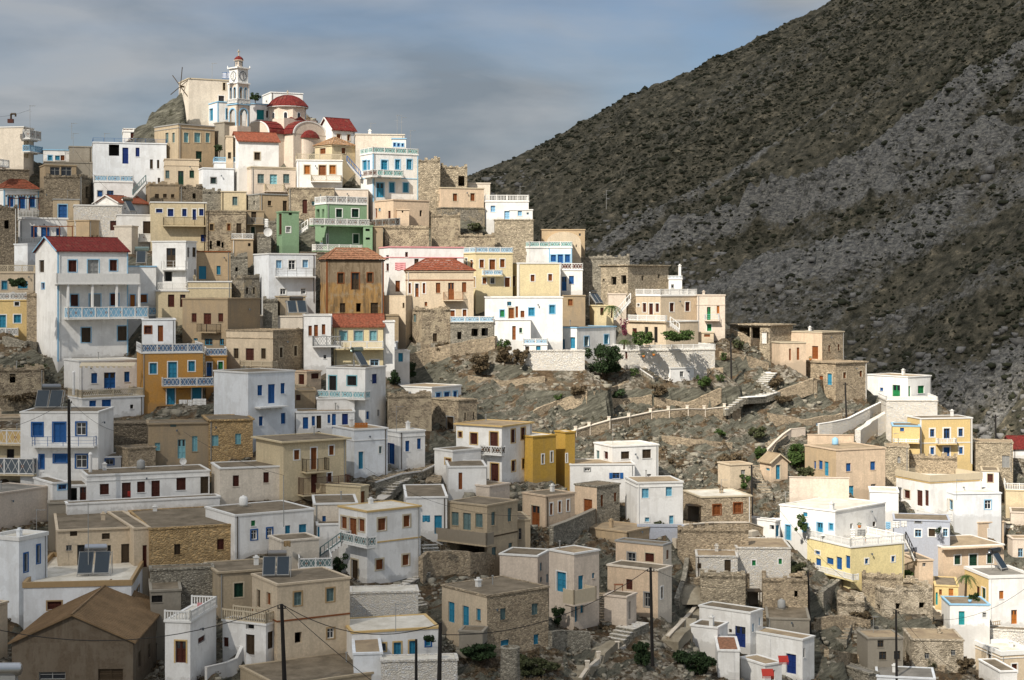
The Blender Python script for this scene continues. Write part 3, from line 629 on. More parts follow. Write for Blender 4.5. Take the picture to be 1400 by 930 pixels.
H(5, 'stone_ruin', 'dark grey stone ruin right of the plain orange house', (695, 700, 820, 628, 800), 'G', 'ruin cat=ruin', 'Ro k 732 750 700 730')
H(5, 'stone_ruin', 'collapsed grey stone house with small slit windows below the dark ruin', (700, 795, 905, 775, 905), 'GP', 'ruin cat=ruin', 'Ro k 808 825 843 890; Ro k 858 872 843 890')
H(6, 'white_house', 'square white house with pale blue shutters and a thin wire balcony', (-120, -12, 318, 608, 935), 'WB', 'tr=w', 'Rw lb/w 38 78 650 708; Rg w/w 127 175 650 717; Rw lb/w 225 265 648 702; RB wire.gy 50 320 705 772 1.1; Rg w/w 68 108 852 893; Rg w/w 215 247 850 890')
H(6, 'brown_house', 'brown neoclassical house with a weathered terracotta hip roof and missing balcony', (350, 395, 800, 645, 1040), 'BR', 'roof=hip rc=terra rise=1.7 q=n tr=kn b=14', 'Rw kn/n 475 515 742 812; Rd kn/n 572 625 740 858; Rw kn/n 683 720 740 804; @9; Rw kn 22 57 440 500; Ro k 125 157 440 495; Rd kn 217 265 437 514')
# ---- middle ridge
H(9, 'white_house', 'long white house with pink roof edge and red brown windows', (272, 337, 808, 85, 378), 'W', 'tr=pk rc=W str=pk,9,148 dep=6 b=14', 'Lw m 313 333 135 160; Rw m 437 455 115 148; Lw m 313 333 188 235; Rd n 375 405 297 367; Rw kn 495 523 158 200; Rw m 587 620 157 175; Rw m 655 695 155 172; Rw n 740 767 153 190')
H(9, 'cream_house', 'cream house with a red tiled hip roof and a rust brown balcony', (440, 445, 872, 232, 545), 'C', 'roof=hip rc=tile rise=1.8 str=n,9,293', 'Rw n/w 458 473 312 378; Rd n/w 500 523 315 400; Rw n/w 548 565 312 378; Rw n 632 660 310 375; Rd n 710 747 310 420; Rw n 798 825 307 370; Rw n 560 577 432 458; Rd n/w 717 752 485 540; Rw n/w 802 827 480 533; RB met.n 680 808 368 426 1.0')
Wg(9, (376, 440, 478, 398, 560), 'C', 'dy=-1 ov=.02', 'Lo k 420 432 438 472')
H(9, 'stone_ruin', 'roofless rendered stone ruin below the cream house with the red hip roof', (483, 545, 725, 485, 700), 'SP', 'ruin cat=ruin', 'Rw kn 613 640 632 685; Lw v 487 505 510 560')
H(9, 'stone_ruin', 'low stone building with two black openings under a blue white balustrade', (690, 725, 1000, 568, 715), 'G', 'cat=ruin bal=orn.w.lb bh=.9', 'Ro k 768 795 622 670; Ro k 858 900 602 650; Ro k 922 965 598 648')
H(9, 'tan_house', 'small blank tan building right of the brown neoclassical house', (315, 320, 395, 520, 665), 'T', '')
H(9, 'yellow_house', 'yellow house with a narrow red tiled roof and faded blue shutters', (-20, -15, 297, 588, 840), 'YL', 'roof=gable rc=tile rise=1.5 dep=5 tr=w', 'Rw tb/gy 22 67 618 676; Rw tb/gy 113 167 615 678; Rw tb/gy 213 255 615 676; RB lat.w -15 300 682 737 1.2; Rg lb/w 215 268 800 838')
Wg(9, (296, 299, 330, 560, 880), 'W', 'dep=5 dy=-.5')
H(9, 'white_house', 'tiny white house with one turquoise door beside the dark bushes', (325, 345, 465, 748, 820), 'W', 'dep=4', 'Rd c/w 393 423 757 812')
Wg(9, (325, 328, 388, 690, 760), 'WB', 'dy=2')
H(9, 'yellow_house', 'yellow house with orange shutters in white frames and a blue patterned balcony', (812, 885, 1120, 124, 395), 'YL', 'bal=orn.w.lb bh=.9 fr=w b=22', 'Rw n 910 938 163 215; Rd n 972 1010 162 227; Rw n 1040 1070 160 212; Rw n 928 953 280 317; Rg gy 980 1005 280 315; Rd n 1070 1103 277 337; Lw gy 815 833 155 215; Ld n 850 867 165 225; Lw n 872 883 275 340; RB orn.w.lb 938 1058 228 270 .9')
H(10, 'yellow_house', 'plain yellow block house with three small orange windows', (-8, 30, 268, 285, 460), 'YL', 'tr=w fr=w q=w b=12', 'Rw n 103 125 347 383; Rw n 200 222 343 380; Lw n 0 18 355 410')
H(9, 'white_house', 'large white house with small blue and green windows and red brown doors', (940, 945, 1438, 405, 690), 'W', 'rc=W dep=6', 'Rg c 1085 1112 430 455; Rw g/lb 1040 1067 483 527; Rd n/cr 1095 1128 470 537; Rd n 1138 1155 460 532; Rw n 1170 1195 488 530; Rw c/lb 1222 1258 470 520; @10; Rw c/lb 207 237 515 562')
Wg(9, (1000, 1004, 1235, 548, 690), 'W', 'dy=-3', 'Rd n 1117 1140 585 673; Rg g 1162 1180 597 628')
H(10, 'white_house', 'low white house with turquoise doors and a light blue roof edge', (125, 358, 575, 642, 850), 'W', 'tr=lb b=50', 'Lg c/w 235 262 662 683; Lw c/w 190 218 710 738; Ld c/w 265 293 703 757; Ld c/w 322 350 692 754; Rw v/lb 400 424 688 740; Rw c/lb 510 535 678 728')
H(10, 'white_house', 'small white terrace house with a pale blue balustrade right of the stone walls', (60, 65, 195, 735, 860), 'W', 'bal=orn.w.lb bh=.8 dy=-1', 'Rw c/w 133 158 740 765; Rw kn 78 95 742 765')
H(10, 'retaining_wall', 'worn whitewashed retaining wall below the turquoise doored house', (70, 75, 402, 770, 862), 'SW', 'cat=wall dy=-2.5 dep=2')
H(10, 'tan_house', 'plain brown tan box with one rust window beside the yellow block', (278, 283, 405, 465, 605), 'T', '', 'Rw n/tan 310 335 482 517')
H(10, 'white_house', 'white house with bright blue shutters and an eagle patterned roof balustrade', (55, 97, 205, 198, 285), 'W', 'bal=orn.w.t bh=.9 dep=6', 'Lw b 68 82 220 240')
Wg(10, (200, 204, 332, 198, 290), 'W', 'dy=-1 bal=orn.w.t bh=.9 dep=5 q=lb', 'Rw b/lb 215 243 237 274; Rd b/lb 253 282 235 284; Rw b/lb 293 320 235 278')
H(10, 'white_house', 'small white house with a bright blue door and window below the eagle balustrade', (268, 272, 390, 322, 442), 'W', 'bal=orn.w.m bh=1', 'Rd b 275 302 357 436; Rw b 315 342 353 398')
H(10, 'orange_house', 'plain orange block house against the dark mountain', (155, 165, 403, 100, 248), 'OG', 'dy=5 rc=T', 'Rg gy 370 381 118 132')
H(10, 'domed_chapel', 'beige barrel roofed chapel in front of the plain orange block', (188, 192, 382, 168, 248), 'C', 'roof=barrel rise=1.7 cat=chapel dep=5', 'Ro k 352 358 180 195')
H(10, 'stone_ruin', 'long roofless stone ruin with an open porch against the mountain', (390, 642, 865, 295, 448), 'S', 'rc=T cat=ruin b=52 ov=.3', 'Lo k 397 424 325 440; Lo k 448 475 325 400; Lo k 500 512 370 388; Lo k 548 577 357 402; Lo k/w 603 632 350 396; Ro k 716 729 352 378; Ro k 805 818 345 366')
H(10, 'stone_wall', 'rubble stone wall behind the long roofless stone ruin', (340, 345, 650, 255, 300), 'G', 'ruin cat=wall dy=3 dep=2')
H(10, 'chapel', 'tiny white chapel with a blue lattice parapet at the end of the long ruin', (863, 867, 940, 372, 434), 'W', 'bal=orn.w.lb bh=.5 chim=.85,.3,2.2 cat=chapel', 'Rg gy 880 895 400 420')
H(10, 'cream_house', 'long cream house with red brown shutters above the vine covered terrace', (640, 822, 1020, 465, 640), 'C', 'bal=lat.w bh=1 b=40 tr=w fr=w', 'Ld m 645 668 513 572; Lg gy 692 706 507 523; Lw m 722 742 503 553; Ld m 757 780 505 567; Lw m 793 813 505 553; Rw m 872 895 502 551; Rw m 958 983 497 548')
Wg(10, (555, 850, 1030, 608, 748), 'C', 'dy=-2.5 b=45 tr=w', 'Lw m 665 690 642 690; Ld k 733 753 635 692; Ld k 785 805 635 722; LB lat.w 640 850 570 608 .3')
H(10, 'pink_white_house', 'pale pink house with green doors at the end of the ridge row', (1020, 1023, 1178, 462, 688), 'PK', 'cor=1.4', 'Rd g 1078 1098 525 598; Rw o 1132 1147 518 560; Rw g/w 1078 1103 620 658; RB wire.lb 1065 1147 567 603 .9')
H(10, 'yellow_house', 'small yellow house under the solar panel beside the palm', (430, 465, 560, 520, 612), 'YL', 'dy=-1', 'Rd m 488 508 528 570')
H(10, 'white_block', 'blank white rendered block at the top of the diagonal stair', (530, 533, 632, 455, 540), 'PK', 'cat=house dy=1')
H(10, 'retaining_wall', 'long white terrace wall with a lattice parapet above the dark tree', (560, 640, 1122, 770, 860), 'SW', 'cat=wall b=24 bal=lat.w bh=.8 dy=-3 rc=W', 'Lw m 622 638 772 812')
H(10, 'cream_house', 'little cream store at the right end of the white terrace wall', (1010, 1014, 1115, 668, 712), 'C', 'dy=-1 dep=3', 'Rw n 1062 1095 675 690')
H(12, 'white_house', 'small square white house with red doors on the rocky slope', (993, 1072, 1196, 93, 198), 'W', 'tr=w rc=T', 'Rg gy 1122 1142 108 137; Ld m 1043 1057 108 176; Lw m 1005 1028 108 162; Ro k 1120 1145 176 196')
# ---- right end of the ridge
H(11, 'stone_shed', 'open fronted flat roofed stone shed at the top of the path', (60, 240, 345, 150, 236), 'S', 'cat=shed rc=T b=55 ov=.4', 'Lo k 92 150 158 226; Lo k 155 196 158 226; Lw w 203 226 180 232; Lo k 228 234 180 230')
H(11, 'peach_house', 'peach house with a brown double door and a stone right wall', (300, 478, 578, 183, 312), 'SL', 'tr=cr b=55 LM=P', 'Ld n 432 460 243 302; Rw n 507 516 240 268; Rw n 550 558 235 264')
Wg(11, (250, 288, 405, 230, 320), 'P', 'dy=-2 tr=cr', 'Rd n 328 337 255 308; Rd n 363 375 250 306')
H(11, 'stone_house', 'tan stone house with a bright blue door beside the stepped path', (365, 540, 682, 322, 482), 'SL', 'b=48 rc=T ov=.2', 'Ld c/cr 502 523 367 420; Ld n 465 482 378 426; Lo k 404 416 380 402; Lo k 379 391 383 405; Lo k 346 366 390 436; Rw n/cr 573 587 362 390; Rw n/cr 647 660 355 383')
H(11, 'white_house', 'bright white house with green double doors at the end of the ridge', (683, 867, 973, 385, 492), 'W', 'b=50 rc=T', 'Ld g 797 832 420 488; Lw b 740 755 432 447; Rw g 913 942 423 458; Rd g/- 870 880 425 484')
H(11, 'white_terrace', 'whitewashed terrace wall with balusters below the green doored white house', (735, 770, 1002, 492, 558), 'SW', 'dy=-2.5 cat=terrace bal=bals.w bh=.6 rc=W')
H(11, 'yellow_house', 'yellow two storey house with blue doors and a small white balcony', (865, 925, 1160, 575, 768), 'Y', 'tr=w q=w fr=w fw=.2 str=w,11,684 b=24', 'Rg b 968 988 620 655; Rg b 1030 1058 617 663; Rg b 1097 1117 618 653; Rw b 970 987 703 735; Rd b 1030 1057 703 768; Rw b 1100 1117 702 733; RB bals.w.w 1005 1090 663 692 .9')
Wg(11, (793, 798, 922, 607, 735), 'Y', 'dy=-.5 tr=lb', 'Rw b 832 850 614 630; RB bals.w.w 800 920 665 686 .8')
H(11, 'stone_house', 'low stone building right of the yellow house with the white balcony', (1165, 1170, 1345, 682, 800), 'S', 'rc=T', 'Rw gy 1295 1330 740 795')
H(11, 'white_house', 'white building with a bright red roof at the right edge', (1310, 1345, 1480, 708, 745), 'W', 'roof=gable rc=red rise=1.6 dep=5 b=20')
H(11, 'peach_house', 'peach house with blue shutters and an ochre side wall', (400, 542, 765, 718, 905), 'P', 'rc=T b=34 LM=OG', 'Lw b 440 450 765 800; Lw b 462 480 763 802; Ld c 488 507 768 832; Rw b 587 609 775 812; Rw b 697 720 767 806; Rg gy 700 722 870 897; Rd c 597 622 878 930')
H(11, 'stone_house', 'plain grey stone house behind the peach house with blue shutters', (762, 766, 873, 702, 818), 'S', 'rc=T', 'Rw gy 820 834 745 775')
H(11, 'garden_wall', 'tall cream rendered garden wall left of the blue shuttered peach house', (325, 330, 600, 838, 938), 'PK', 'dy=0 cat=wall dep=.6 par=.02')
H(11, 'gate_house', 'small peach gate house with a pediment and a turquoise door', (195, 245, 322, 772, 850), 'P', 'roof=gableL rc=T rise=1.0 cat=gatehouse tr=cr', 'Rd c/cr 268 288 783 848; Lw c 222 240 797 808')
H(11, 'garden_wall', 'low peach wall along the path above the blue shuttered house', (408, 412, 622, 645, 692), 'P', 'cat=wall dep=.6 par=.02')
H(11, 'cream_house', 'small cream house with one window beside the utility pole', (5, 60, 160, 785, 882), 'C', 'rc=T', 'Rw gy 110 130 805 826')
# ---- lower right
H(20, 'white_house', 'white stone house with blue doors and laundry terrace above the bright yellow house', (20, 262, 482, 192, 312), 'W', 'dy=-5 rc=W b=56 chim=.05,.1,.9', 'Lw c 122 141 194 212; Ld c/lb 45 67 250 316; Ld c/lb 183 208 240 302; Lw c/lb 235 253 243 272; Lw c/lb 120 143 243 280; Ro k 328 340 243 265; Rw kn 427 440 235 256')
Wg(20, (-32, 0, 22, 235, 315), 'W', 'dy=-1', 'Lo k -25 -5 250 270; Rd c 2 18 250 300')
H(20, 'yellow_house', 'bright yellow house with deep blue doors and a balustraded roof terrace', (140, 330, 565, 350, 520), 'YB', 'bal=bals.w bh=1 b=38 tr=w rc=W', 'Lw b/w 175 196 363 378; Ld b/- 177 200 396 450; Lw b/- 224 255 393 421; Ld b/- 267 292 390 445; Ld b/- 308 328 384 440; Rw b/w 393 408 397 420; Rw b/w 509 524 386 411; Lw m/- 176 198 495 542; LB bals.w.w 152 340 442 474 .9')
H(20, 'white_house', 'large white house with a yellow ornament parapet and red brown doors', (512, 678, 905, 60, 200), 'W', 'tr=cr par=.9 rc=W str=y,20,66 b=36', 'Lw m/cr 565 590 97 133; Ld m/- 620 645 97 166; Ld m/- 655 672 97 166; LB bals.w.w 515 720 180 212 2.2')
Wg(20, (900, 905, 980, 14, 110), 'W', 'tr=cr dy=1', 'Rw m/cr 930 954 26 62')
Wg(20, (715, 785, 990, 115, 215), 'WB', 'dy=-3 rc=W b=22', 'Lg c/cr 722 738 133 170; Lg c/cr 745 757 135 185; Lg c/cr 763 778 140 182; Rg w/lb 918 946 141 180')
Wg(20, (410, 415, 540, 105, 195), 'W', 'dy=-1 rc=W')
Wg(20, (515, 520, 765, 228, 302), 'LI', 'dy=-2', 'Rg k/gy 612 640 225 240; Rg lb/w 612 640 270 302; Rw kn/w 672 700 266 300; Rg lb/w 735 755 266 300')
H(20, 'peach_house', 'two level beige house with dark green windows in white frames', (600, 738, 1002, 350, 470), 'P', 'tr=w rc=T fr=w b=30', 'Rw e 785 812 382 423; Rd e 850 885 378 432; Rw e 928 955 376 418; Lg k/- 640 670 356 372; Lg k/- 645 672 390 403; RB slab 738 1000 345 352 .8')
Wg(20, (820, 892, 1002, 242, 345), 'P', 'dy=3 rc=T', 'Ld kn/w 838 855 260 312; Lw gy 866 882 262 296; Rg e/w 932 958 267 300')
Wg(20, (600, 628, 692, 408, 495), 'P', 'dy=-2.5', 'Rg gy 645 660 416 432')
H(20, 'cream_house', 'cream house with a white balustrade at the right edge', (1003, 1010, 1130, 98, 165), 'CY', 'bal=bals.w bh=1')
H(20, 'cream_house', 'small cream house at the right edge below the white balustrade', (1028, 1032, 1130, 195, 240), 'PK', 'dy=-1')
H(20, 'cream_house', 'cream house with a blue grilled window beside the small solar heater', (1018, 1040, 1130, 312, 390), 'PK', 'rc=T', 'Rg lb 1064 1085 352 390')
H(20, 'white_house', 'white house with orange shutters and a solar heater on its flat roof', (830, 935, 1130, 484, 690), 'W', 'tr=w par=.35 rc=G b=25 dep=9 LM=Y', 'Ld m 880 895 518 585; Lw e/w 905 922 525 572; Rw o 981 1001 538 574; Rd o 1034 1060 622 684')
Wg(20, (728, 765, 940, 600, 695), 'W', 'dy=-3 tr=lb', 'Rd t 804 830 628 688; Rw gy/w 908 925 633 656')
H(20, 'ochre_house', 'low ochre house with a brown door beside the plant terrace', (690, 700, 802, 517, 608), 'Y', '', 'Rd o 760 780 528 582; Rw n 718 730 532 556; Rd t 702 712 545 600')
H(20, 'stone_ruin', 'pale roofless stone ruin with square window holes below the bright yellow house', (385, 465, 690, 537, 640), 'RP', 'ruin cat=ruin', 'Ro k 527 548 593 620; Ro k 630 655 589 615; Lo k 395 420 597 640; Lo k 440 458 597 640')
H(20, 'stone_ruin', 'low tumbled stone wall left of the pale roofless ruin', (270, 275, 392, 595, 650), 'RP', 'ruin cat=ruin dy=1 dep=3')
H(20, 'concrete_house', 'bare concrete house with black window openings at the lower right', (358, 405, 560, 750, 880), 'K', 'rc=T', 'Rg kn 448 475 755 785; Rg kn 455 487 805 840; Rg kn 520 548 802 840')
H(20, 'stone_house', 'low tan stone house with two small windows right of the concrete house', (560, 597, 825, 755, 878), 'RP', 'rc=T', 'Rg gy 655 675 812 836; Rg gy 770 790 797 822; Ld kn 568 588 812 875')
H(20, 'cream_house', 'cream house with a white rimmed roof at the lower right corner', (875, 990, 1130, 822, 950), 'C', 'tr=w rc=W par=.5 b=30 cor=.3', 'Lg gy/w 930 948 806 836; Rw m/w 1036 1060 858 898')
H(20, 'retaining_wall', 'whitewashed retaining wall below the orange shuttered white house', (850, 855, 1130, 705, 755), 'SW', 'cat=wall dep=2')
H(20, 'white_block', 'tiny white block in front of the cream house with the white roof rim', (952, 985, 1060, 895, 960), 'W', 'cat=house dy=-6')
H(20, 'concrete_roof', 'plain flat concrete roof at the bottom right', (230, 410, 452, 905, 960), 'G', 'cat=roof rc=G b=40')
H(20, 'white_house', 'flat grey roofed building at the bottom edge right of centre', (440, 445, 700, 915, 975), 'WB', 'rc=G')
H(20, 'stone_wall', 'long stone terrace wall with two slit openings left of the bright yellow house', (-60, -55, 142, 492, 612), 'SL', 'ruin cat=wall', 'Ro k 83 98 537 567')
H(20, 'flat_roof_house', 'brown flat roofed store below the long stone terrace wall', (-40, -35, 150, 662, 705), 'K', 'cat=house rc=K dep=9 dy=-2')
# ---- lower middle
H(19, 'white_stone_house', 'low whitewashed stone house with a wooden door and rubble roof', (636, 640, 850, 302, 400), 'SW', 'rc=T', 'Rw kn 645 665 335 363; Rd kn 783 815 318 384')
Wg(19, (815, 845, 1120, 260, 396), 'SW', 'rc=T dy=-1', 'Rw g/w 923 942 320 348; Rw g/w 1058 1075 312 340')
H(12, 'stone_house', 'light stone house with two brown shuttered windows in arched surrounds', (1140, 1235, 1501, 778, 935), 'SL', 'rc=W tr=cr', 'Rw n/n 1298 1338 815 868; Rw n/n 1408 1450 805 858; Lo k 1168 1222 815 890')
H(19, 'white_house', 'white house with a big navy door and a brown flat roof', (655, 915, 978, 592, 762), 'W', 'tr=w b=60', 'Ld n2 837 890 657 762; Lw kn/- 805 821 670 688; Rw lb 925 935 642 684; Rw lb 958 966 612 652')
Wg(19, (612, 748, 800, 668, 752), 'W', 'dy=-1 chim=.2,.3,1', 'Rw c 752 760 697 736')
H(19, 'white_shed', 'small white shed with a broken tile roof beside the dark bush', (735, 750, 860, 782, 908), 'W', 'roof=flat rc=terra cat=shed')
H(19, 'white_house', 'white house with one navy double door at the bottom right of centre', (925, 1180, 1240, 728, 935), 'W', 'tr=w b=58 rc=T', 'Ld n2/w 1098 1148 797 897; @20; Rg kn 123 130 790 830')
H(19, 'white_house', 'white outbuilding with two small red awnings', (865, 990, 1075, 857, 965), 'W', 'dy=-1 rc=T b=40', 'Rd kn 1020 1040 880 930')
H(19, 'peach_house', 'tall peach house with a grey glazed door and peeling side wall', (230, 470, 513, 247, 560), 'WC', 'tr=gy b=62 LM=P', 'Lg gy/gy 290 330 282 362; Lw m/cr 380 425 284 328; Rw n 488 500 268 315; Rg gy 458 470 455 515; Rg gy 490 505 435 488')
Wg(19, (188, 445, 515, 375, 600), 'WC', 'dy=-3 b=62 LM=P', 'Ld m 283 315 417 470; Lg gy/gy 375 405 485 557; Rg gy/w 458 470 455 516')
H(19, 'cream_terrace', 'curved cream terrace house beside the white steps', (172, 285, 335, 512, 640), 'PK', 'dy=-3 cat=terrace', 'Rd gy 296 306 530 620')
H(19, 'tan_house', 'plain flat roofed tan block behind the tall peach house', (45, 285, 428, 180, 235), 'OG', 'rc=T b=55')
H(18, 'cream_house', 'cream house with bright turquoise double door and a solid balcony', (858, 985, 1113, 292, 660), 'PK', 'tr=w rc=T b=45', 'Ld c/w 897 945 380 482; Rd c 1007 1033 398 480; Rw c 1077 1090 385 412; RB sol.cr 985 1100 465 545 1.6; Rd c 990 1002 552 635; Rw c 1018 1033 547 588')
Wg(18, (607, 800, 862, 303, 500), 'PK', 'dy=1 tr=w', 'Rw c 812 822 333 374; Rw c 845 855 390 434; Rw c 813 822 405 430')
H(18, 'stone_house', 'large stone house with blue doors on its beige side and a wide brown roof', (313, 543, 855, 507, 800), 'SL', 'rc=K dep=9 chim=.3,.6,.7 b=38 LM=C', 'Rw v 610 640 565 623; Rw v 770 803 540 598; Rw c 613 655 725 779; Rw c 780 806 697 748; Ld c 345 377 533 637; Ld c 418 450 553 680; Lw c 488 510 567 626')
Wg(18, (400, 520, 545, 690, 800), 'K', 'dy=-2', 'Rd kn 517 546 742 815')
H(18, 'beige_house', 'grey beige house with grey green shutters above a dark open garage', (343, 543, 698, 47, 330), 'B', 'b=52 rc=K str=kn,18,205', 'Lw v 362 398 75 143; Ld v 420 460 80 166; Lw v 483 520 83 152; Rw v 565 585 75 142; Rw v 648 668 55 123; Rw v 567 590 253 316; Rw v 652 672 232 280; Lo k 388 530 232 345; LB sol.cn 265 540 168 236 1.3')
Wg(18, (690, 700, 763, 118, 268), 'B', 'dy=1', 'Rg gy 702 718 158 215')
H(18, 'white_house', 'white house with a bright blue door and blue towels above the steps', (125, 130, 340, 5, 190), 'W', 'rc=K dep=11', 'Rd c 275 313 92 186')
H(12, 'peach_house', 'long peach house with red brown doors and a weathered brown roof', (288, 410, 565, 772, 930), 'P', 'rc=K b=42', 'Ld n/cr 335 380 820 926; Rw n/w 433 448 806 868; Rw n/w 478 493 796 855; Rw n/w 523 536 788 848')
Wg(12, (565, 682, 803, 722, 880), 'G', 'b=48 rc=K dy=1 LM=P', 'Ld n 612 657 785 882; Rw n 703 717 762 825; Rw n 773 787 750 798')
H(12, 'white_house', 'white cubic house with wide brown shuttered windows on the slope', (668, 765, 1008, 509, 700), 'W', 'rc=W b=26', 'Lw v 678 695 527 572; Lw m/w 720 742 532 572; Rw kn 810 855 532 572; Rw kn 923 970 521 568; Rg kn 948 970 652 662')
H(12, 'white_house', 'white house with wide open blue shutters around one window', (538, 541, 882, 605, 800), 'W', 'tr=w rc=T b=6 dy=7', 'Rg w/gy 617 645 621 637; Rs b 766 803 645 676')
H(12, 'white_house', 'white house with four pale blue shutters at the foot of the rocky slope', (888, 893, 1138, 702, 930), 'W', 'tr=w rc=T b=14 cor=.4', 'Rw l/w 920 957 728 779; Rw l/w 1047 1080 717 769; Rw l/w 1065 1088 872 916; Rw l/w 937 960 882 904')
H(12, 'mustard_building', 'mustard yellow windowless building with white framed panels', (337, 343, 465, 457, 690), 'YO', 'b=40 rc=W tr=YO dep=7 cat=building'.replace('tr=YO ', ''), 'Rw gy/w 390 402 548 597; Rw gy/w 437 448 533 588')
Wg(12, (460, 515, 532, 434, 665), 'YO', 'b=35 rc=W', 'Rw gy/w 519 525 545 590')
H(15, 'white_house', 'white two storey house with yellow window frames and a small corner balcony', (668, 958, 1150, 390, 745), 'W', 'tr=y rc=T b=56 fr=y ov=.25', 'Lw m 682 705 420 455; Lw m 758 803 428 500; Ld m 882 934 422 512; Lw m 770 803 642 710; Ld m 888 938 622 740; Rw m 1017 1043 405 490; Rw m 1080 1108 394 470; Rw m 1020 1045 604 672; Rw m 1087 1112 592 655; LB orn.w.kn 820 958 512 570 .9')
Wg(15, (530, 646, 825, 547, 700), 'W', 'dy=-2 tr=w b=40', 'Lw n/y 597 635 590 628')
Wg(15, (602, 620, 860, 648, 795), 'W', 'dy=-3 tr=w', 'Rd n 683 707 680 787')
H(15, 'terrace_wall', 'rounded beige terrace wall in front of the yellow framed white house', (725, 880, 1008, 772, 830), 'PK', 'dy=-5 cat=wall b=50 rc=T')
H(15, 'white_house', 'white house with blue windows and a blue framed door beside the broad steps', (230, 308, 470, 425, 650), 'W', 'rc=W b=30 tr=w cor=.5', 'Ld b/n2 238 272 500 625; Rw b 345 372 478 546; Rw b 420 445 463 530')
H(15, 'white_house', 'plain white house with one turquoise blue door left of the broad steps', (-30, 20, 232, 412, 700), 'WB', 'tr=w b=26 cor=1.2 rc=T', 'Rd c/w 47 78 547 657; Rw v/w 177 195 513 558')
H(14, 'white_house', 'tall white house with aqua framed windows and an aqua patterned balcony', (912, 1160, 1290, 20, 420), 'W', 'b=60 tr=w', 'Lw k/tb 930 976 65 157; Lw k/tb 1046 1104 66 126; Rw n2 1203 1236 53 114; Rw b 1167 1187 291 340; Rw kn 1238 1250 280 320; LB orn.w.tb 852 1160 160 215 1.4')
Wg(14, (848, 853, 1092, 215, 300), 'W', 'dy=-2.5')
H(14, 'white_house', 'low white row house with many blue doors behind the beige balcony house', (715, 720, 1092, 300, 415), 'W', 'rc=T', 'Rd b 763 797 328 402; Rw b 820 840 321 382; Rd kn 850 880 318 400; Rw b 920 938 311 366; Rd b 948 973 307 402; Rd n2 1012 1050 306 404')
H(14, 'beige_house', 'beige two storey house with dark metal balconies and red brown shutters', (465, 640, 1040, 490, 850), 'CY', 'rc=K ov=.45 b=26 fr=w', 'Rw n 707 741 537 598; Rd n 814 851 522 660; Rw n 930 960 509 568; Rd m/- 815 855 690 812; Rw m 919 946 682 740; RB met.kn 785 935 592 682 1.2; RB met.m 765 1070 706 822 1.3')
Wg(14, (1050, 1130, 1182, 775, 880), 'CY', 'dy=-4', 'Lw m 1070 1125 692 775; Rd n 1133 1158 798 880')
H(14, 'white_house', 'white house with bright blue shutters and a bare slab balcony', (198, 415, 712, 50, 470), 'WB', 'tr=w b=36 rc=K', 'Rw b 475 507 124 190; Rd b 542 587 118 240; Rw b 622 650 111 178; Rw b 484 510 323 383; Rw b 624 653 301 370; RB slab 492 672 240 268 1.1')
H(13, 'plaster_ruin', 'half rendered old house with faded turquoise door and shutters', (940, 945, 1330, 188, 455), 'T', 'rc=K ov=.2', 'Rw v 1083 1122 168 204; Rw tb 985 1018 305 355; Rd tb 1130 1180 283 405; Rw tb 1222 1256 262 360')
H(14, 'stone_house', 'ochre stone house with two pale blue shutters and a flat brown roof', (130, 165, 445, 352, 585), 'SO', 'dy=-1 rc=K ov=.2', 'Rw tb 185 227 443 511; Rw tb 333 370 432 501')
H(13, 'stone_wall', 'dark brown rubble wall right of the blue windowed white house', (720, 725, 942, 188, 325), 'SD', 'cat=wall')
H(13, 'stone_shed', 'small pale stone shed with a dark side below the rubble wall', (738, 815, 990, 347, 480), 'SL', 'dy=-2 cat=shed rc=K')
H(13, 'white_house', 'long white row house with dark red doors on the left', (548, 553, 1333, 518, 700), 'W', 'b=7 rc=K tr=w cor=.5', 'Rw m 635 693 566 634; Rd m 775 832 558 672; Rw m 872 922 551 620; Rd m 963 1017 545 657; Rw m 1122 1182 528 606; @14; Rw m -15 20 713 790; Rd kn 112 163 703 813')
Wg(14, (228, 235, 622, 658, 865), 'WC', 'b=9 rc=K tr=w dy=1', 'Rw m 318 357 698 768; Rw m 512 547 678 745')
Wg(13, (430, 433, 556, 582, 700), 'W', '', 'Rd m 508 548 587 686; Ro k 446 490 592 682')
H(13, 'white_wall', 'long white parapet wall below the red doored row house', (425, 428, 1398, 700, 755), 'W', 'dy=-2.5 cat=wall b=7 dep=2 rc=K')
H(13, 'white_house', 'white house with strong blue shutters and laundry on its lower balcony', (130, 625, 722, 114, 570), 'W', 'tr=w b=76 fr=b fw=.16', 'Lw b 206 270 180 262; Ld b 340 414 178 303; Lg w 486 547 176 256; Lw b 252 276 384 468; Lw b 343 422 382 430; Lg w 484 552 382 463; LB wire.b 200 600 266 336 1.1; LB sol.w 255 560 495 570 1.1')
Wg(13, (300, 335, 432, 567, 695), 'W', 'dy=-1.5', 'Rg b/lb 370 424 570 602')
Wg(13, (612, 617, 770, 402, 488), 'W', 'dy=-1', 'Rg gy/b 672 722 409 444')
H(13, 'yellow_house', 'cream yellow house with two ornate white balconies at the left edge', (-70, 155, 250, 245, 530), 'CY', 'b=65', 'Ld k/- 43 90 345 420; LB orn.w.y -70 155 225 322 1.2; LB orn.w.dg -70 215 402 515 2.2')
H(13, 'cream_house', 'cream house roof behind the ornate balconies at the left edge', (-60, -55, 135, 150, 230), 'C', 'rc=T dy=3', 'Rg gy 98 133 163 195')
H(13, 'cream_house', 'large blank beige wall house with a sloping top at the lower left', (-70, -60, 303, 640, 860), 'PK', 'b=42 rc=G', '')
H(16, 'white_house', 'white house with two blue framed windows at the lower left edge', (-60, 105, 262, 160, 590), 'WB', 'rc=W b=48 par=.35 tr=w', 'Rw dg/b 133 153 230 330; Rw dg/b 204 220 184 283')
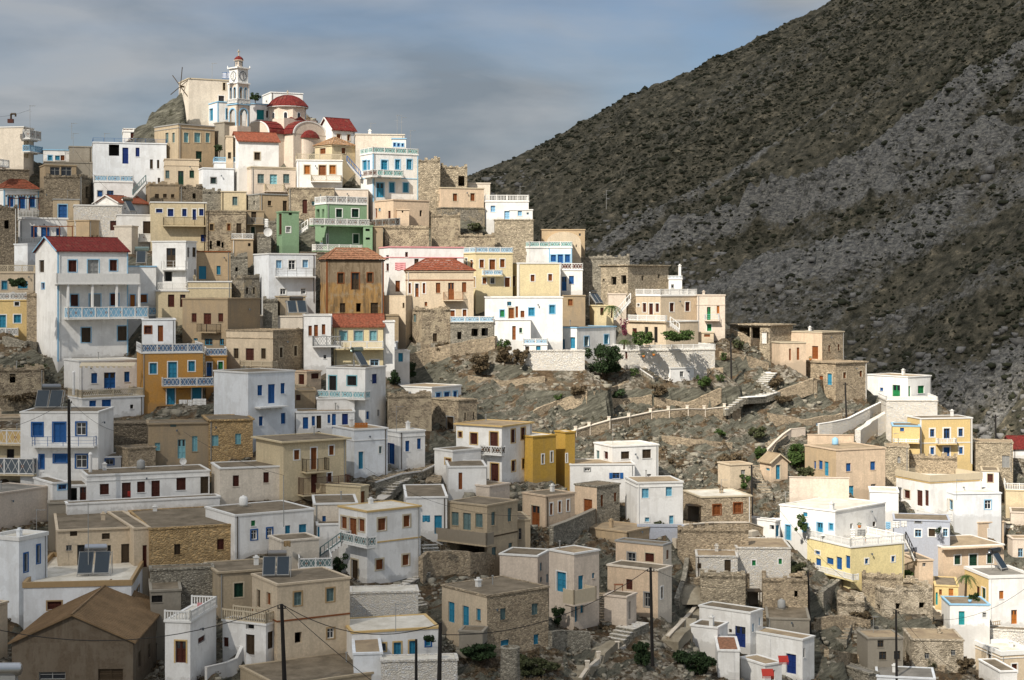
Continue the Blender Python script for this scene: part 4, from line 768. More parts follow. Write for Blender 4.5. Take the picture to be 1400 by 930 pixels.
H(16, 'beige_house', 'long beige house with dark doors behind the silver tank solar heater', (315, 320, 740, 107, 312), 'C', 'rc=K dep=13 ov=.2', 'Rw kn 387 427 104 134; Rw kn 563 607 118 150; Rg gy 365 397 184 215; Rd k 427 477 182 302; Rd k 585 613 184 242; Rd kn 670 723 177 304')
Wg(16, (735, 740, 828, 97, 308), 'C', 'rc=K dep=13 b=12', 'Rd m 788 812 184 306')
H(16, 'stone_house', 'wide ochre stone house with two dark windows and a brown roof', (825, 828, 1296, 99, 305), 'SO', 'b=9 rc=K dep=14 lin', 'Rw kn 963 998 178 236; @17; Rw m 137 172 212 266')
H(17, 'white_house', 'white row house with small blue windows and turquoise door', (78, 228, 628, 97, 298), 'W', 'b=24 rc=K tr=w', 'Rw g 310 332 118 146; Rg w/b 311 339 167 215; Rg w/b 391 417 157 205; Rw c 483 510 143 195; Rd c 553 592 137 215')
H(17, 'white_house', 'cream white house with a small royal blue window beside the curved stair', (625, 630, 850, 38, 215), 'WC', 'rc=K tr=w dep=7', 'Rw b 672 690 95 134')
Wg(17, (640, 644, 775, 142, 215), 'W', 'dy=-2', 'Rd c 642 658 150 205')
H(17, 'terrace_wall', 'stained white terrace wall below the turquoise door', (400, 465, 655, 227, 310), 'WC', 'cat=wall dy=-3 dep=3 b=20')
H(17, 'white_terrace', 'small white terrace with a teal lattice rail beside the curved stair', (548, 556, 720, 368, 410), 'W', 'bal=orn.w.v bh=1 cat=terrace dy=-2')
H(17, 'white_house', 'clean white two storey house with beige window frames and a teal corner balcony', (755, 900, 1172, 77, 435), 'W', 'fr=cr tr=y rc=W b=34 str=y,17,235 fw=.16', 'Lw n 768 797 98 160; Ld n 808 847 106 190; Lw n 857 887 110 174; Rw n 955 995 107 168; Rw n 1085 1118 92 150; Rw n 945 981 316 368; Rw n 1080 1113 292 346; Ld kn 820 853 318 415; LB orn.w.v 765 900 190 247 1.2')
H(17, 'white_wall', 'high stained white retaining wall below the clean white two storey house', (812, 815, 1160, 490, 650), 'SW', 'cat=wall dep=3 rc=W')
H(17, 'beige_house', 'low grey beige house with one dark green window and a brown roof', (78, 145, 440, 387, 600), 'B', 'rc=K ov=.2', 'Rw e/cr 223 270 436 508')
H(17, 'tan_house', 'tan two storey house with solar panels on its roof and a red string course', (315, 443, 812, 450, 830), 'C', 'b=22 rc=K str=n,17,632', 'Ld kn/cr 340 357 470 560; Lw n/cr 390 410 484 548; Rw v/tan 528 567 482 550; Rw v/tan 693 732 463 530; Ro k 532 568 686 742; Rg w/tan 697 732 666 718')
H(17, 'white_house', 'white house with dark doors under a beige baluster terrace', (165, 385, 440, 652, 800), 'W', 'dy=-1 bal=bals.cr bh=1 b=55 rc=G', 'Lo k 283 325 638 672; Lw m 168 195 712 760; Lw kn 283 327 698 800; Rd kn 395 425 682 770')
H(16, 'white_house', 'white house with a beige roof rim carrying the silver tank solar heater', (130, 726, 822, 405, 600), 'WB', 'tr=tan rc=W par=.5 b=84 dep=8', 'Lw m/tan 262 340 495 540; Rw kn/tan 740 770 430 465')
H(16, 'gabled_building', 'big dark concrete building with a brown corrugated gable roof at lower left', (65, 735, 912, 718, 985), 'DK', 'roof=gable rc=Br rise=2.3 b=79 cat=building', 'Lg gy 215 362 885 928; Lw kn 543 680 868 930; Ro k 765 778 770 860; Rw kn 820 832 730 800; Rw kn 862 880 650 720')
H(16, 'concrete_roof', 'stained flat concrete roof behind the brown gable roof', (10, 140, 420, 620, 700), 'K', 'dy=6 cat=roof rc=G b=30')
H(16, 'white_house', 'white stepped terrace house with a dark red door in the lower left', (912, 1052, 1195, 612, 940), 'W', 'tr=w rc=W b=70 bal=bals.w bh=.9', 'Ld m/y 970 1028 714 835; Rw m 1095 1135 688 720')
H(16, 'grey_house', 'grey house corner cut by the left edge of the picture', (-120, -100, 42, 540, 830), 'C', 'b=50 rc=G dy=-2')
H(17, 'flat_roof_house', 'wide brown flat roof at the bottom edge behind the utility pole', (255, 450, 1005, 965, 1080), 'B', 'rc=K b=24 dep=10 cat=house')
H(17, 'white_house', 'white house with turquoise doors and a dotted yellow cornice at the bottom edge', (818, 823, 1267, 692, 890), 'W', 'tr=y rc=W b=10 fr=y', 'Rd c 1035 1073 738 836; Rw dg 973 995 743 782; Rg c 850 873 760 780; @18; Rd c 147 180 730 822; Rw c/b 231 256 726 757')
H(17, 'white_shed', 'little white box store with a brown top in front of the turquoise doored house', (828, 832, 975, 800, 920), 'WB', 'dy=-4 cat=shed rc=T')
H(18, 'white_wall', 'stained white wall with a dentilled top at the bottom edge', (0, 5, 392, 838, 975), 'SW', 'dy=-4 cat=wall dep=2 rc=W')
# ---- left middle
H(4, 'white_house', 'tall white house with a bright red metal gable roof and blue corner strips', (250, 408, 905, 585, 1340), 'W', 'roof=gable rc=red rise=1.9 b=18 q=lb tr=lb fr=lb dep=8', 'Lw kn/w 277 313 650 735; Lg b 293 316 812 853; Rw m 483 542 650 733; Rd gy 620 697 648 768; Rw m 775 828 648 726; RB sol.w 400 992 745 822 1.6; @7; Rw m 499 553 118 200; Rd gy 632 710 116 214; Rw m 780 838 112 195; RB orn.w.lb 480 1050 205 292 1.6; Rw kn 575 641 352 456; Rw kn 831 896 341 444')
Wg(4, (903, 908, 1103, 697, 965), 'W', 'tr=lb dy=-1', '@7; Rd o/lb 920 953 120 210; Rw n/lb 980 1038 118 174; RB orn.w.lb 1045 1228 205 272 1.4')
H(7, 'white_house', 'recessed white house with a rust door under a white porch post', (1003, 1008, 1240, 298, 480), 'WB', 'dy=-1', 'Rw m/n 1023 1070 342 393; Rd n/- 1115 1153 336 450')
H(7, 'white_house', 'white house with royal blue shutters under a scalloped awning', (452, 558, 988, 592, 800), 'W', 'b=18 rc=W tr=w dep=6', 'Rw b/- 645 688 673 745; Rd b/- 735 817 668 780; Rw b/- 878 917 663 735')
H(7, 'white_house', 'white lower house with two royal blue doors and a stone lattice parapet', (485, 580, 1015, 857, 990), 'W', 'dy=-2 b=20 bal=lat.cr bh=1', '@13; Rd b/- 568 612 36 90; Rd b/- 648 707 30 90; Rw k/- 828 848 62 88')
H(7, 'orange_house', 'orange house with turquoise doors and red diamond patterned balconies', (967, 1002, 1434, 535, 905), 'O', 'bal=orn.w.b bh=1.1 fr=w tr=w', 'Rw c 1057 1108 602 678; Rd c 1187 1250 594 712; @8; Rw c 142 188 588 660; RB orn.w.b -40 325 705 775 1.4; Rd c 168 235 770 862; Rd c -10 47 780 895')
H(8, 'orange_house', 'narrow orange house with a blue door right of the red diamond balconies', (262, 267, 412, 557, 712), 'O', 'bal=orn.w.b bh=1 fr=w dy=1', 'Rd b 272 308 598 695; Rw g 353 386 592 645')
H(8, 'tan_house', 'tan stone house with maroon shutters and a dark iron balcony', (100, 420, 650, 152, 475), 'T', 'b=48 rc=G', 'Lw m 165 200 250 312; Ld m 250 303 250 326; Lw m 353 388 250 310; LB met.k 198 340 326 390 1; Lg c 257 313 430 475; Lg c 363 394 430 475; Lg c 180 208 426 442')
H(8, 'beige_house', 'beige corner house with dark shutters and a cream lattice balcony', (410, 740, 960, 378, 650), 'SL', 'b=54 cor=.9 rc=T LM=C', 'Lw kn/cr 463 498 498 570; Ld m/- 547 605 498 583; Lw kn/cr 657 690 498 572; Rw kn/cr 787 808 492 563; Rw kn/cr 888 910 481 551; LB lat.cr 503 740 588 636 1.0')
H(8, 'white_house', 'peeling white upper block under the twin solar panels', (572, 577, 950, 276, 368), 'WC', 'dy=4 rc=G')
H(8, 'white_house', 'white house with brown shutters and a grey lattice balcony beside the yellow house', (955, 960, 1150, 268, 640), 'W', 'tr=w', 'Rw n 990 1015 338 410; Rd n 1030 1058 332 422; Rw n 1085 1110 328 400; RB lat.gy 1020 1220 412 490 1.1; Rg gy 1097 1117 545 572')
H(8, 'peach_house', 'tiny peach house with a tile scrap roof between the two white houses', (890, 978, 1080, 667, 765), 'P', 'rc=terra', 'Ld m 920 960 680 752; Rw m 1010 1065 674 713; LB lat.cr 893 978 755 812 .6')
H(8, 'tan_house', 'small stained tan store below the tiny peach house', (893, 898, 1040, 802, 915), 'T', 'dy=-1', 'Rd m 903 935 826 866')
H(7, 'yellow_house', 'ochre yellow house with turquoise door at the left edge', (-55, -50, 190, 162, 395), 'Y', 'bal=orn.w.gy bh=1 fr=w dep=5', 'Rg k 103 135 170 197; Rd c -10 42 262 352; Rw c 97 148 260 318; RB orn.w.gy -50 130 355 418 1')
H(7, 'stone_house', 'narrow rough stone house with one square hole beside the ochre yellow house', (185, 190, 340, 127, 385), 'SL', 'ruin dep=5', 'Ro k 258 300 185 230')
H(7, 'stone_house', 'low tan stone house with one black window below the dark rock face', (-55, -50, 312, 657, 840), 'SP', 'ruin', 'Ro k 68 110 670 742')
# ---- stone ruins beside the broad steps
H(15, 'stone_ruin', 'rough brown stone ruin wall above the broad steps', (228, 233, 512, 197, 400), 'SP', 'ruin cat=ruin')
H(15, 'stone_ruin', 'brown stone ruin with a pedimented doorway right of the rough wall', (512, 683, 800, 225, 420), 'SP', 'cat=ruin b=42 rc=T', 'Lw kn/gy 608 652 325 405; Ro k 720 732 300 350; Ro k 775 785 295 340')
H(15, 'white_house', 'low white house with royal blue windows and a tan flat roof', (285, 513, 700, 143, 212), 'W', 'b=50 rc=T tr=w', 'Rw b/lb 540 570 173 200; Rw b/lb 592 626 168 212; Rw b/lb 650 674 163 210')
H(18, 'stone_tower', 'round squat stone kiln below the large stone house', (660, 663, 690, 790, 900), 'G', 'cat=kiln ruin') if False else None

H(7, 'cream_house', 'cream house level with maroon doors below the tall narrow white house', (1098, 1103, 1330, 95, 300), 'CY', 'dy=1.5 dep=4 tr=w', 'Rd m 1187 1232 118 206; Rd m 1272 1310 118 206')
H(19, 'retaining_wall', 'dark rubble retaining wall below the low whitewashed stone house', (655, 660, 890, 400, 470), 'S', 'ruin cat=wall dep=2 dy=-1.5')
H(20, 'retaining_wall', 'rubble bank wall below the bright yellow house', (375, 380, 560, 478, 535), 'SP', 'ruin cat=wall dep=2 dy=-1')
H(11, 'retaining_wall', 'rubble retaining wall below the yellow house with the small balcony', (872, 876, 1092, 750, 805), 'SL', 'ruin cat=wall dep=2 dy=-1')
H(16, 'retaining_wall', 'brown stone yard wall with a dark creeper below the ochre stone house', (825, 830, 1180, 325, 440), 'G', 'cat=wall dy=-3.5 dep=2')
H(16, 'concrete_shed', 'small grey concrete shed behind the brown gable roof', (828, 832, 1000, 442, 540), 'K', 'cat=shed dy=-4 rc=K', 'Rw k 838 898 462 500')
H(13, 'concrete_wall', 'short grey concrete wall under the blue shuttered house', (303, 308, 430, 695, 775), 'K', 'cat=wall dep=2 dy=-1')
H(12, 'retaining_wall', 'rough stone bank below the white cubic house', (895, 900, 1140, 930, 960), 'LI', 'cat=wall dep=1 dy=-.6')
H(19, 'retaining_wall', 'stone garden wall behind the curved pale terrace wall', (540, 545, 905, 168, 232), 'SL', 'ruin cat=wall dep=1.5 dy=-2')
H(5, 'stone_ruin', 'grey rubble gap wall behind the green stair tower', (930, 935, 1035, 385, 480), 'G', 'ruin cat=ruin')
H(8, 'stone_ruin', 'broken stone stump beside the twin solar panels', (668, 672, 775, 165, 270), 'G', 'ruin cat=ruin dep=3')
H(8, 'beige_house', 'low beige wall block below the square white house', (750, 790, 970, 135, 260), 'B', 'dep=3', 'Rw w 826 844 158 178')
H(3, 'retaining_wall', 'stone bank wall between the tan pier and the crag', (860, 865, 1100, 850, 905), 'SP', 'ruin cat=wall dep=2 dy=-2')
H(6, 'retaining_wall', 'dark stone wall under the green house lower balcony', (205, 210, 640, 598, 660), 'SD', 'cat=wall dep=3 dy=-.5')
H(1, 'cream_house', 'small cream house below the long bare concrete house', (608, 612, 735, 770, 850), 'C', 'dy=1')
H(20, 'stone_ruin', 'small roofless tan ruin beside the tumbled wall', (270, 330, 400, 575, 640), 'RP', 'ruin cat=ruin dy=1')
# ================================================================= ground
def ground_z(Xa, Ya):
    """natural hillside height at world x, y"""
    u = Xa/Ya*F+700; px = np.clip(u, PXC[0], PXC[-1])
    cols = Dcol(px)                       # (...,8) decreasing with py
    pyr = np.array(PYR, float)
    py = np.full(px.shape, np.nan)
    for j in range(len(PYR)-1):
        d0 = cols[..., j]; d1 = cols[..., j+1]; m = (Ya <= d0) & (Ya >= d1)
        py = np.where(m, pyr[j]+(pyr[j+1]-pyr[j])*(d0-Ya)/(d0-d1), py)
    near = Ya < cols[..., -1]; far = Ya > cols[..., 0]
    zn = (YH-pyr[-1])/F*cols[..., -1]-(cols[..., -1]-Ya)*.25
    py = np.where(np.isnan(py), pyr[0], py)
    rx = np.array([r[0] for r in RIDGE], float); ry = np.array([r[1] for r in RIDGE], float)
    rpy = np.interp(px, rx, ry)
    # depth at the ridge line
    Yr = np.zeros(px.shape)
    for j in range(len(PYR)-1):
        m = (rpy >= pyr[j]) & (rpy <= pyr[j+1]); Yr = np.where(m, cols[..., j]+(cols[..., j+1]-cols[..., j])*(rpy-pyr[j])/(pyr[j+1]-pyr[j]), Yr)
    zr = (YH-rpy)/F*Yr
    z = (YH-py)/F*Ya
    over = Ya > Yr
    dy = np.maximum(Ya-Yr, 0)
    zb = zr+.1*np.minimum(dy, 4)-.55*np.maximum(dy-4, 0)
    z = np.where(over, zb, z); z = np.where(near, zn, z)
    return np.maximum(z, -95)
GX0, GX1, GY0, GY1, GS = -92., 150., 96., 345., .5
gx = np.arange(GX0, GX1, GS); gy = np.arange(GY0, GY1, GS)
XX, YY = np.meshgrid(gx, gy)
ZZ = ground_z(XX, YY)
# soften the table's creases, then add rock ledges dipping to the left and broken ground
for _ in range(6):
    ZZ[1:-1, 1:-1] = (ZZ[1:-1, 1:-1]*2+ZZ[:-2, 1:-1]+ZZ[2:, 1:-1]+ZZ[1:-1, :-2]+ZZ[1:-1, 2:])/6
ZZ = ZZ+(fbm(XX*.10, YY*.10, 4, 11, True)-.5)*1.6
amp = np.clip((fbm(XX*.045, YY*.045, 3, 8)-.30)*4, .15, 1)
for T_, k_, sd in ((2.1, 1.0, 3), (.75, .9, 4)):
    led = (ZZ-XX*.36+YY*.12+1.7*T_*(fbm(XX*.14/T_**.5, YY*.14/T_**.5, 4, sd)-.5)*2)/T_; fr = led-np.floor(led)
    ZZ = ZZ+T_*(fr**3.2-fr)*amp*k_
ZZ = ZZ+(fbm(XX*.9, YY*.9, 4, 5, True)-.5)*.45
# the crag under the windmill
kn = P(222, 165, 278); r = np.hypot((XX-kn.x)/12, (YY-kn.y)/8); ZZ += np.exp(-r*r)*(fbm(XX*.5, YY*.5, 5, 21, True)-.35)*2.6
# bank the ground up to the foot of every wall, then level a pad for every house
def pads(mode):
    for (hx, hy, hz, ha, hw, hl), bk_ in zip(HOUSES, BLOCKS):
        mg_, sl_ = {'wall': (.15, 4), 'ruin': (.5, 2.4)}.get(bk_.o.get('cat'), (1.0, 1.4))
        ca, sa = math.cos(ha), math.sin(ha); R = hw+hl+5
        i0, i1 = int((hx-R-GX0)/GS), int((hx+R-GX0)/GS); j0, j1 = int((hy-R-GY0)/GS), int((hy+R-GY0)/GS); i0 = max(i0, 0); j0 = max(j0, 0)
        if i0 >= i1 or j0 >= j1: continue
        sx = XX[j0:j1, i0:i1]-hx; sy = YY[j0:j1, i0:i1]-hy; lx = sx*ca+sy*sa; ly = -sx*sa+sy*ca
        dx = np.maximum(np.maximum(-lx, lx-hw), 0); dy = np.maximum(np.maximum(-ly, ly-hl), 0); d = np.hypot(dx, dy); Zs = ZZ[j0:j1, i0:i1]
        if mode == 'raise': Zs = np.where(d < 4, np.maximum(Zs, hz-.1-d*.75), Zs)
        else: Zs = np.where(d < .01, np.minimum(Zs, hz-.4), np.minimum(Zs, hz-.05+np.maximum(d-mg_, 0)*sl_))
        ZZ[j0:j1, i0:i1] = Zs
pads('raise'); pads('cap')
# the bare rock knoll left of the windmill, standing in front of the mill's foot
kpx = np.array([176, 190, 203, 215, 228, 245, 262, 275.]); kpy = np.array([196, 178, 164, 153, 143, 134, 131, 136.])
KU = XX/YY*F+700; kz = (YH-np.interp(KU, kpx, kpy))/F*270.5; kz = kz-np.maximum(YY-270.5, 0)*1.1-np.maximum(270.5-YY, 0)*3.2-np.maximum(KU-250, 0)*.9-np.maximum(182-KU, 0)*.8+(fbm(XX*.6, YY*.6, 5, 23, True)-.5)*2.6
km = (KU > 172) & (KU < 275) & (YY > 266.5) & (YY < 290); ZZ = np.where(km, np.maximum(ZZ, kz), ZZ)
def gz(x, y):
    i = (x-GX0)/GS; j = (y-GY0)/GS; i = min(max(i, 0), len(gx)-2.001); j = min(max(j, 0), len(gy)-2.001)
    a, b = int(i), int(j); fx, fy = i-a, j-b
    return float((ZZ[b, a]*(1-fx)+ZZ[b, a+1]*fx)*(1-fy)+(ZZ[b+1, a]*(1-fx)+ZZ[b+1, a+1]*fx)*fy)
def G(px, py, y0=110):
    """point of the ground seen at a pixel of the photograph"""
    u = (px-700)/F; v = (YH-py)/F; y = y0
    while y < 340:
        if gz(u*y, y) > v*y: break
        y += .3
    else: y = D(px, py)
    return Vector((u*y, y, gz(u*y, y)))
def grid_mesh(name, XX, YY, ZZ, mat):
    h, w = XX.shape; me = bpy.data.meshes.new(name); n = h*w
    co = np.stack([XX, YY, ZZ], -1).reshape(-1).astype('f'); idx = np.arange(n).reshape(h, w)
    q = np.stack([idx[:-1, :-1], idx[:-1, 1:], idx[1:, 1:], idx[1:, :-1]], -1).reshape(-1, 4)
    me.vertices.add(n); me.vertices.foreach_set('co', co); me.loops.add(q.size); me.loops.foreach_set('vertex_index', q.reshape(-1).astype('i'))
    me.polygons.add(len(q)); me.polygons.foreach_set('loop_start', np.arange(0, q.size, 4).astype('i')); me.polygons.foreach_set('loop_total', np.full(len(q), 4, 'i'))
    me.polygons.foreach_set('use_smooth', np.ones(len(q), bool)); me.update(calc_edges=True); me.materials.append(mat)
    o = bpy.data.objects.new(name, me); C.objects.link(o); o['kind'] = 'structure'; return o
def ground_mat():
    m, nt, b = newmat('hillside'); 
    v = coords(nt, rnd=False); vs = coords(nt, (.55, .55, 2.6), rnd=False, rot=(0, math.radians(24), 0))
    ge = nt.nodes.new('ShaderNodeNewGeometry'); sp = nt.nodes.new('ShaderNodeSeparateXYZ'); nt.links.new(ge.outputs['True Normal'], sp.inputs[0])
    rock = ramp(nt, noise(nt, vs, .9, 10, .75, .5), [(.32, (.045, .045, .034)), (.43, (.15, .145, .112)), (.55, (.25, .24, .185)), (.70, (.46, .44, .35))])
    earth = ramp(nt, noise(nt, v, .7, 9, .75), [(.34, (.04, .028, .016)), (.46, (.14, .09, .05)), (.56, (.24, .17, .10)), (.68, (.44, .36, .24))])
    rub = N(nt, 'ShaderNodeTexVoronoi'); rub.inputs['Scale'].default_value = 2.6; nt.links.new(v, rub.inputs['Vector'])
    bw = nt.nodes.new('ShaderNodeRGBToBW'); nt.links.new(rub.outputs['Color'], bw.inputs[0])
    earth = mixc(nt, ramp(nt, noise(nt, v, .3, 5), [(.47, 0), (.55, .85)]), earth, ramp(nt, bw.outputs[0], [(.2, (.12, .10, .075)), (.5, (.32, .28, .21)), (.8, (.58, .53, .44))]))
    mm = nt.nodes.new('ShaderNodeMath'); mm.operation = 'MULTIPLY_ADD'; nt.links.new(noise(nt, v, .35, 7, .7), mm.inputs[0]); mm.inputs[1].default_value = .9; nt.links.new(sp.outputs[2], mm.inputs[2])
    c = mixc(nt, ramp(nt, mm.outputs[0], [(1.0, 0), (1.0+.3, 1)] if False else [(.0, 0), (1, 1)]), rock, earth) if False else None
    m2 = N(nt, 'ShaderNodeMapRange'); m2.inputs[1].default_value = 1.10; m2.inputs[2].default_value = 1.24; nt.links.new(mm.outputs[0], m2.inputs[0])
    c = mixc(nt, m2.outputs[0], rock, earth)
    c = mixc(nt, ramp(nt, noise(nt, v, .9, 8, .78), [(.55, 0), (.62, .8)]), c, (.045, .045, .024))
    nt.links.new(c, b.inputs['Base Color']); b.inputs['Roughness'].default_value = 1
    bump(nt, b, noise(nt, vs, 1.2, 11, .82, .4), 1.3, 1.0)
    return m
grid_mesh('hillside', XX, YY, ZZ, ground_mat())

# ---- the mountain across the gully
def mount_z(Xa, Ya):
    cx = [-400, -80, -19, 19, 48, 83, 111, 138, 190, 260, 420, 700]; cz = [10, 22, 46, 64, 80, 95, 108, 122.5, 158, 205, 280, 330]
    # crest at Y=700
    u = Xa/Ya*700
    zc = np.interp(u, cx, cz)*.35+np.interp(Xa, cx, cz)*.65 if False else np.interp(u*.5+Xa*.5, cx, cz)
    z = zc-.55*np.maximum(700-Ya, 0)-.5*np.maximum(Ya-700, 0)
    return z
mx = np.concatenate([np.arange(-60, 290, .9), np.arange(290, 520, 4.)]); my = np.concatenate([np.arange(296, 720, .9), np.arange(720, 1000, 8.)])
MX, MY = np.meshgrid(mx, my)
MZ = mount_z(MX, MY)
# gullies and rock ribs run with the slope from upper right to lower left
a = math.radians(28); UX = (MX*math.cos(a)+MY*math.sin(a)); UY = (-MX*math.sin(a)+MY*math.cos(a))
def mhit(px, py):
    u = (px-700)/F; v = (YH-py)/F
    for y in np.arange(300, 700, 2.):
        if float(mount_z(np.array(u*y), np.array(y))) > v*y: return np.array([u*y, y])
    return np.array([u*700, 700.])
def segd(A, B):
    d = B-A; L = np.hypot(*d); d = d/L; t = (MX-A[0])*d[0]+(MY-A[1])*d[1]; c = np.clip(t, -20, L+60); s = -(MX-A[0])*d[1]+(MY-A[1])*d[0]; return np.hypot(t-c, s), s, t
wob = (fbm(MX*.02, MY*.02, 4, 33)-.5)*26
ROCK = np.zeros(MX.shape); RIB = np.zeros(MX.shape)
for (pa, pb, wd, hh, st) in (((870, 372), (1420, 90), 11, 6.5, 1.), ((985, 330), (1420, 135), 8, 7, 1.), ((1110, 300), (1420, 190), 9, 8, 1.), ((900, 430), (1250, 330), 13, 3.5, .8), ((1040, 440), (1420, 400), 9, 3, .5), ((900, 300), (1000, 245), 4, 1.5, .7), ((1180, 560), (1420, 500), 12, 2.5, .8)):
    d, sg, tt = segd(mhit(*pa), mhit(*pb)); d = np.abs(d+wob*.35); k = np.clip(1-d/wd, 0, 1); brk = np.clip(fbm(MX*.05+hh, MY*.05, 3, 37)*2.4-.35, 0, 1)
    ROCK = np.maximum(ROCK, st*np.clip(k*1.8, 0, 1)*(.35+.65*brk)); RIB += hh*k**.7*brk*(.55+.9*(fbm(tt*.22, sg*.35+3, 4, 39, True)-.4))
low = np.clip((40-MZ)/110, 0, 1)*np.clip((MX-40)/120, 0, 1)
ROCK = np.clip(np.maximum(ROCK, np.clip((fbm(UX*.018, UY*.05, 5, 43)-.50+low*.13)*7, 0, 1)*(.35+.5*low)), 0, 1)
MZ = MZ+RIB+(fbm(UX*.006, UY*.02, 5, 31, True)-.55)*13*np.clip((700-MY)/60+.25, .0, 1)+(fbm(UX*.03, UY*.11, 5, 41, True)-.5)*3.6+(fbm(MX*.22, MY*.22, 4, 51, True)-.5)*(1.0+4.6*ROCK)+(fbm(MX*.8, MY*.8, 3, 61, True)-.5)*(.6+2.0*ROCK)
MZ = np.maximum(MZ, -98+fbm(MX*.1, MY*.1, 3, 2)*3)
def mrock(x, y):
    i = np.clip(np.searchsorted(mx, x)-1, 0, len(mx)-2); j = np.clip(np.searchsorted(my, y)-1, 0, len(my)-2); return ROCK[j, i]
def mgz(x, y):
    i = np.clip(np.searchsorted(mx, x)-1, 0, len(mx)-2); j = np.clip(np.searchsorted(my, y)-1, 0, len(my)-2)
    fx = (x-mx[i])/(mx[i+1]-mx[i]); fy = (y-my[j])/(my[j+1]-my[j])
    return (MZ[j, i]*(1-fx)+MZ[j, i+1]*fx)*(1-fy)+(MZ[j+1, i]*(1-fx)+MZ[j+1, i+1]*fx)*fy
def mount_mat():
    m, nt, b = newmat('mountain')
    v = coords(nt, rnd=False); vs = coords(nt, (.3, 1.0, 1.6), rnd=False, rot=(0, 0, math.radians(-28)))
    at = nt.nodes.new('ShaderNodeAttribute'); at.attribute_name = 'rock'
    rock = ramp(nt, noise(nt, vs, .8, 10, .78, .4), [(.34, (.055, .055, .055)), (.45, (.19, .19, .185)), (.54, (.36, .345, .31)), (.68, (.64, .61, .54))])
    soil = ramp(nt, noise(nt, v, .28, 10, .78), [(.34, (.032, .032, .021)), (.45, (.10, .093, .064)), (.56, (.20, .178, .125)), (.67, (.46, .39, .27))])
    mm = nt.nodes.new('ShaderNodeMath'); mm.operation = 'MULTIPLY_ADD'; nt.links.new(noise(nt, v, .5, 7, .75), mm.inputs[0]); mm.inputs[1].default_value = 1.1; mm.inputs[2].default_value = -.55
    ad = nt.nodes.new('ShaderNodeMath'); ad.operation = 'ADD'; nt.links.new(at.outputs['Fac'], ad.inputs[0]); nt.links.new(mm.outputs[0], ad.inputs[1])
    c = mixc(nt, ramp(nt, ad.outputs[0], [(.34, 0), (.6, 1)]), soil, rock)
    c = mixc(nt, ramp(nt, noise(nt, v, .16, 9, .8), [(.52, 0), (.60, .8)]), c, (.022, .023, .012))
    nt.links.new(c, b.inputs['Base Color']); b.inputs['Roughness'].default_value = 1
    bump(nt, b, noise(nt, vs, .9, 11, .8, .3), 2.6, 1.0)
    return m
mo = grid_mesh('mountain', MX, MY, MZ, mount_mat()); at_ = mo.data.attributes.new('rock', 'FLOAT', 'POINT'); at_.data.foreach_set('value', ROCK.reshape(-1).astype('f'))
m, nt, b = newmat('valley'); b.inputs['Base Color'].default_value = (.09, .08, .055, 1)
g = np.array([-9000, -600, -100, 200, 600, 9000.]); VX, VY = np.meshgrid(g, np.array([-9000, -300, 0, 400, 1200, 12000.]))
grid_mesh('valley_ground', VX, VY, np.full(VX.shape, -96.), m)

# ---- scrub and boulders on the mountain: too many to count
def blobs(name, pts, rad, mat, flatten=.7, sub=1, jit=.35, seed=1, kind='stuff'):
    import bmesh
    bm = bmesh.new()
    if sub: bmesh.ops.create_icosphere(bm, subdivisions=sub, radius=1)
    else: bmesh.ops.create_cube(bm, size=1.5); bmesh.ops.triangulate(bm, faces=bm.faces[:])
    v0 = np.array([v.co[:] for v in bm.verts]); f0 = np.array([[v.index for v in f.verts] for f in bm.faces]); bm.free()
    rg = np.random.default_rng(seed); n = len(pts); nv = len(v0)
    sc = rad[:, None, None]*np.stack([rg.uniform(.8, 1.3, n), rg.uniform(.8, 1.3, n), rg.uniform(.75, 1.2, n)*flatten], -1)[:, None, :]
    th = rg.uniform(0, 6.28, n); c, s = np.cos(th), np.sin(th)
    V = v0[None]*(1+rg.uniform(-jit, jit, (n, nv, 1))); V = V*sc
    V = np.stack([V[..., 0]*c[:, None]-V[..., 1]*s[:, None], V[..., 0]*s[:, None]+V[..., 1]*c[:, None], V[..., 2]], -1)+np.asarray(pts)[:, None, :]
    Fc = (f0[None]+(np.arange(n)*nv)[:, None, None]).reshape(-1, 3); me = bpy.data.meshes.new(name)
    me.vertices.add(n*nv); me.vertices.foreach_set('co', V.reshape(-1).astype('f')); me.loops.add(Fc.size); me.loops.foreach_set('vertex_index', Fc.reshape(-1).astype('i'))
    me.polygons.add(len(Fc)); me.polygons.foreach_set('loop_start', np.arange(0, Fc.size, 3).astype('i')); me.polygons.foreach_set('loop_total', np.full(len(Fc), 3, 'i'))
    me.update(calc_edges=True); me.materials.append(mat); o = bpy.data.objects.new(name, me); C.objects.link(o)
    if kind: o['kind'] = kind
    return o
def vegmat(key, c1, c2):
    m, nt, b = newmat('foliage_'+key); v = coords(nt, rnd=False)
    g = nt.nodes.new('ShaderNodeNewGeometry')
    c = mixc(nt, noise(nt, v, 1.2, 5, .7), c1, c2); c = mixc(nt, ramp(nt, g.outputs['Random Per Island'], [(0, 0), (1, .6)]), c, tuple(x*.45 for x in c1))
    nt.links.new(c, b.inputs['Base Color']); b.inputs['Roughness'].default_value = .9; bump(nt, b, noise(nt, v, 6, 4, .7), .2, .8); return m
rg = np.random.default_rng(5)
n = 90000; sx = rg.uniform(-50, 285, n); sy = rg.uniform(300, 716, n)
dens = (fbm(sx*.03, sy*.03, 4, 71)+fbm(sx*.16, sy*.16, 3, 72))/2*1.5-.25; hz = mgz(sx, sy); keep = (dens+rg.normal(0, .12, n)-mrock(sx, sy)*.2 > .47-np.clip(hz, -20, 90)*.0012) & (hz > -90)
sx, sy, hz = sx[keep], sy[keep], hz[keep]; rad = np.clip(rg.lognormal(-1.0, .55, len(sx)), .16, 1.7)
